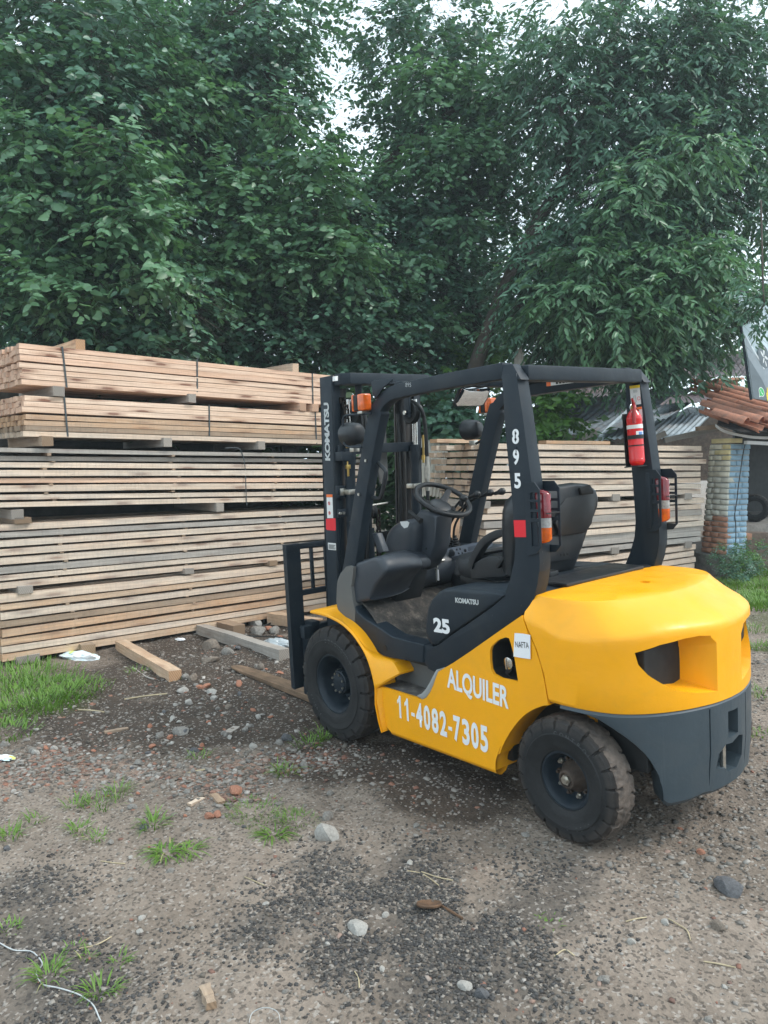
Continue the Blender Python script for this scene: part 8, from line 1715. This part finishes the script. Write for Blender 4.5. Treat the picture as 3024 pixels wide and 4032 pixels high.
grass_field('grass_patch', [(3.293,1.589,-0.15),(3.013,1.494,-0.146),(2.596,1.46,-0.117),(2.217,1.464,-0.101),(2.448,1.665,-0.117),(2.735,1.729,-0.135),(2.089,1.886,-0.121),(2.117,1.651,-0.11),(3.673,1.447,-0.15),(2.283,1.378,-0.098),(1.702,1.998,-0.122)], 230, [.38,.38,.34,.28,.38,.38,.32,.3,.3,.28,.24], .10, 'thick bright green grass patch at the left edge below the stack')
grass_field('grass_patch', [(0.663,-5.511,0.207),(0.403,-5.409,0.206),(0.742,-6.288,0.216),(0.083,-4.55,0.193),(-0.121,-4.412,0.191),(1.176,-6.408,0.216),(0.981,-6.61,0.218),(0.087,-4.91,0.199)], 600, [.35,.4,.4,.3,.35,.3,.4,.3], .09, 'bright green grass strip beyond the counterweight in front of the pillar')
# ================================================================ litter
def lay(pts, r, label, mat, name, cat, sy=1., n_=6, up=.004):
    P_ = smooth_curve([(p[0], p[1], float(gz(p[0], p[1])) + up + (p[3] if len(p) > 3 else 0)) for p in pts], 5)
    return tag(MB().tube(P_, r, n_, sy=sy).obj(name, mat), label, cat)
lay([(-0.727,2.523,-0.12),(-0.792,2.493,-0.118),(-0.834,2.454,-0.115),(-0.882,2.443,-0.114),(-0.958,2.44,-0.113),(-0.995,2.469,-0.114),(-1.067,2.468,-0.113),(-1.122,2.437,-0.111),(-1.182,2.398,-0.108),(-1.237,2.379,-0.107),(-1.291,2.375,-0.106),(-1.341,2.377,-0.105),(-1.367,2.379,-0.105)], .0022, 'thin white cord winding across the gravel at the bottom left', 'letter_grey', 'cord', 'cord')
g_ = [(-1.672,2.043,-0.084),(-1.657,2.023,-0.084),(-1.669,1.991,-0.082),(-1.694,1.97,-0.08),(-1.715,1.966,-0.08),(-1.735,1.974,-0.08)]
lay([(p[0], p[1], 0, .02 * (1 - abs(i - 2.5) / 2.5)) for i, p in enumerate(g_)], .003, 'pale green plastic strap loop at the bottom edge', 'letter_grey', 'strap_loop', 'strap', sy=.3)
for i, (pts, lb) in enumerate((([(-1.365,1.17,-0.043),(-1.41,1.141,-0.041),(-1.464,1.136,-0.041),(-1.521,1.143,-0.04)], 'dry straw stalk in the centre foreground, left one of the crossed pair'), ([(-1.407,1.132,-0.041),(-1.475,1.107,-0.039),(-1.536,1.082,-0.037)], 'dry straw stalk in the centre foreground, right one of the crossed pair'),
    ([(-2.231,0.716,-0.01),(-2.277,0.712,-0.009),(-2.306,0.722,-0.009),(-2.337,0.756,-0.011)], 'bent dry stalk near the small chalky stone'), ([(-2.143,0.836,-0.017),(-2.164,0.804,-0.015),(-2.18,0.77,-0.013)], 'straight dry stalk left of the bent one'), ([(-2.093,1.157,-0.034),(-2.096,1.109,-0.032),(-2.133,1.106,-0.031)], 'curved straw on the black gravel patch'),
    ([(-2.417,0.817,-0.013),(-2.459,0.788,-0.011),(-2.499,0.771,-0.01)], 'thin dry stalk at the right of the foreground'), ([(-1.692,1.669,-0.065),(-1.731,1.683,-0.065),(-1.767,1.706,-0.066)], 'short pale straw at the bottom right of the rock chips'), ([(-0.954,2.318,-0.107),(-0.966,2.263,-0.104),(-0.957,2.207,-0.101)], 'long straw lying over the gravel at the left'),
    ([(-0.945,1.67,-0.074),(-1.008,1.658,-0.073),(-1.058,1.645,-0.071)], 'thin straw beside the white pebbles'), ([(-0.422,2.068,-0.101),(-0.469,2.026,-0.098),(-0.495,1.991,-0.096)], 'pale straw left of the flat crabgrass star'), ([(1.786,1.175,-0.081),(1.729,1.039,-0.074),(1.666,0.903,-0.066)], 'long orange splinter of wood in front of the beam'),
    ([(1.821,1.487,-0.098),(1.727,1.435,-0.094),(1.624,1.374,-0.09)], 'thin orange wood splinter near the grass patch'), ([(2.614,0.806,-0.094),(2.232,0.844,-0.07),(2.09,0.83,-0.067)], 'grey stick lying on dark soil left of the orange-brown beam'), ([(0.15,1.429,-0.075),(0.134,1.376,-0.072),(0.122,1.326,-0.069)], 'thin pale twig in the brick rubble'))):
    lay(pts, .0022 if i < 10 else .006, lb, 'dry_straw' if i != 12 else 'grey_wood', 'straw' if i < 10 else 'stick', 'straw' if i < 10 else 'stick')
q = [(-1.45,2.098,-0.09),(-1.544,2.119,-0.09)]
A, B = Vector(q[0]), Vector(q[1]); d = B - A
o = link('wood_chunk', board_mesh(d.length, .032, .022, 5, 0, 4, .004), 'brown_wood'); o.location = (A.x, A.y, float(gz(A.x, A.y)) + .0); o.rotation_euler = (0, 0, math.atan2(d.y, d.x)); tag(o, 'short split chunk of brown wood standing out at the bottom of the foreground', 'wood chunk')
for i, (pts, w_, lb) in enumerate((([(-0.211,1.566,-0.077),(-0.183,1.482,-0.073)], .03, 'pale wooden chip beside the dense grass mat, left one'), ([(-0.191,1.457,-0.072),(-0.307,1.469,-0.071)], .035, 'brown wooden chip beside the dense grass mat, right one'), ([(0.567,0.958,-0.056),(0.624,0.862,-0.051)], .05, 'flat grey wooden piece in the rubble near the front tyre'), ([(1.14,1.529,-0.092),(1.122,1.386,-0.084)], .03, 'brown split lath lying in the rubble'))):
    A, B = Vector(pts[0]), Vector(pts[1]); d = B - A; o = link('wood_chip', board_mesh(d.length, w_, .012, 30 + i, 0, 4, .002), ['pale_wood', 'brown_wood', 'grey_wood', 'brown_wood'][i]); o.location = (A.x, A.y, float(gz(A.x, A.y)) + .004); o.rotation_euler = (0, 0, math.atan2(d.y, d.x)); tag(o, lb, 'wood chip')
# half-buried rusty disc and rod
q = [(-1.595,1.259,-0.045),(-1.626,1.226,-0.043),(-1.733,1.222,-0.042)]
MBd = MB().lathe([(0, 0), (.006, .034), (.010, .045), (.006, .048), (.0, .046)], (0, 0, 0), 'Z', 24); o = MBd.obj('rusty_lid', 'rusty_steel'); o.location = (q[0][0], q[0][1], q[0][2] + .002); o.rotation_euler = (.25, .15, .4); tag(o, 'rusty round lid half buried in the foreground dirt', 'lid')
lay(q[1:], .005, 'thin rusty rod running from the half-buried lid', 'rusty_steel', 'rod', 'rod')
# plastic bag
q = [(3.488,0.966,-0.15)][0]
def crumple(name, p, sx, sy, sz, mat, label, seed, cat='plastic bag'):
    bm = bmesh.new(); bmesh.ops.create_icosphere(bm, subdivisions=4, radius=1)
    for v in bm.verts:
        d = 1 + .45 * noise.noise(v.co * 1.8 + Vector((seed, 0, 0))) + .22 * abs(noise.noise(v.co * 5 + Vector((0, seed, 0)))) + .1 * noise.noise(v.co * 12); v.co = Vector((v.co.x * d * sx, v.co.y * d * sy, max(-.2 * sz, v.co.z * d * sz)))
    me = bpy.data.meshes.new(name); bm.to_mesh(me); bm.free(); me.polygons.foreach_set('use_smooth', [True] * len(me.polygons)); me.set_sharp_from_angle(angle=R(30)); o = link(name, me, mat); o.location = (p[0], p[1], float(gz(p[0], p[1])) + .01); o.rotation_euler.z = R(-60); return tag(o, label, cat)
n = N('bag_plastic', .3, 0, .5); n.col(n.ramp(n.noise(9, 3), [(.45, (.78, .80, .80)), (.58, (.62, .78, .85)), (.66, (.70, .80, .15))]))
crumple('plastic_bag', q, .085, .19, .05, 'bag_plastic', 'crumpled white and lime plastic bag in front of the left stack', 3)
q = [(2.215,-0.346,-0.009)][0]; simple('bag_grey', (.36, .40, .42), .4)
crumple('plastic_bag', q, .07, .12, .05, 'bag_grey', 'crumpled grey plastic bag between the grey beam and the backrest post', 5)
q = [(1.196,2.093,-0.121)][0]; crumple('plastic_scrap', q, .03, .06, .012, 'bag_plastic', 'small pale blue plastic scrap at the left edge of the rubble', 7, 'scrap')
q = [(3.525,-0.01,-0.15)][0]; crumple('paper_scrap', q, .03, .05, .015, 'paper', 'white paper scrap on dark soil under the stack', 9, 'scrap')
# black plastic straps on the ground by the stack
for i, (pts, hs3, lb) in enumerate((([(3.885,-0.155,-0.15),(4.238,-0.328,-0.15),(4.388,-0.503,-0.15),(4.105,-0.522,-0.15),(3.853,-0.618,-0.15)], [0, .12, .16, .06, 0], 'black plastic strap arching off the ground in front of the left stack'), ([(3.753,-0.539,-0.15),(3.998,-0.791,-0.15),(3.976,-0.925,-0.15),(3.863,-0.989,-0.15),(3.75,-1.052,-0.15)], [0, .02, .02, .03, .01], 'black strap lying flat along the foot of the left stack'),
    ([(3.97,-0.859,-0.15),(4.122,-1.045,-0.15),(4.129,-1.189,-0.15),(3.981,-1.214,-0.15),(3.765,-1.071,-0.15)], [0, .10, .22, .18, 0], 'thin black strap looping high near the backrest post'), ([(3.782,-0.092,-0.15),(3.791,-0.206,-0.15),(3.748,-0.288,-0.15)], [0, .01, 0], 'blue-black strap on the soil at the left end of the grey beam'), ([(3.327,-0.609,-0.15),(3.125,-0.652,-0.147),(2.516,-0.492,-0.026),(2.378,-0.535,-0.004)], [0, .02, .02, .0], 'black strap snaking past the crumpled grey bag'), ([(3.619,-0.968,-0.15),(3.663,-1.086,-0.15),(3.717,-1.235,-0.15)], [0, .02, .03], 'blue-grey strap end beside the pale boulder'))):
    lay([(p[0], p[1], 0, h) for p, h in zip(pts, hs3)], .008, lb, 'strap_band', 'plastic_strap', 'strap', sy=.35)


# ================================================================ thin volume added in place of a lens flare veil
hz = MB().box((-96, -90, -1.5), (89, 96, 10.8)).mesh('flare_veil', 0, 2, 0); hm = bpy.data.materials.new('flare_veil'); hm.use_nodes = True; hm.node_tree.nodes.clear()
ho = hm.node_tree.nodes.new('ShaderNodeOutputMaterial'); hv = hm.node_tree.nodes.new('ShaderNodeVolumePrincipled'); hv.inputs['Density'].default_value = .0030; hv.inputs['Color'].default_value = (.80, .93, 1, 1); hv.inputs['Anisotropy'].default_value = .3
hm.node_tree.links.new(hv.outputs[0], ho.inputs['Volume']); hz.materials.append(hm); o = link('flare_veil', hz); o['kind'] = 'stuff'; o['label'] = 'thin bluish volume added to imitate veiling lens flare over the trees'
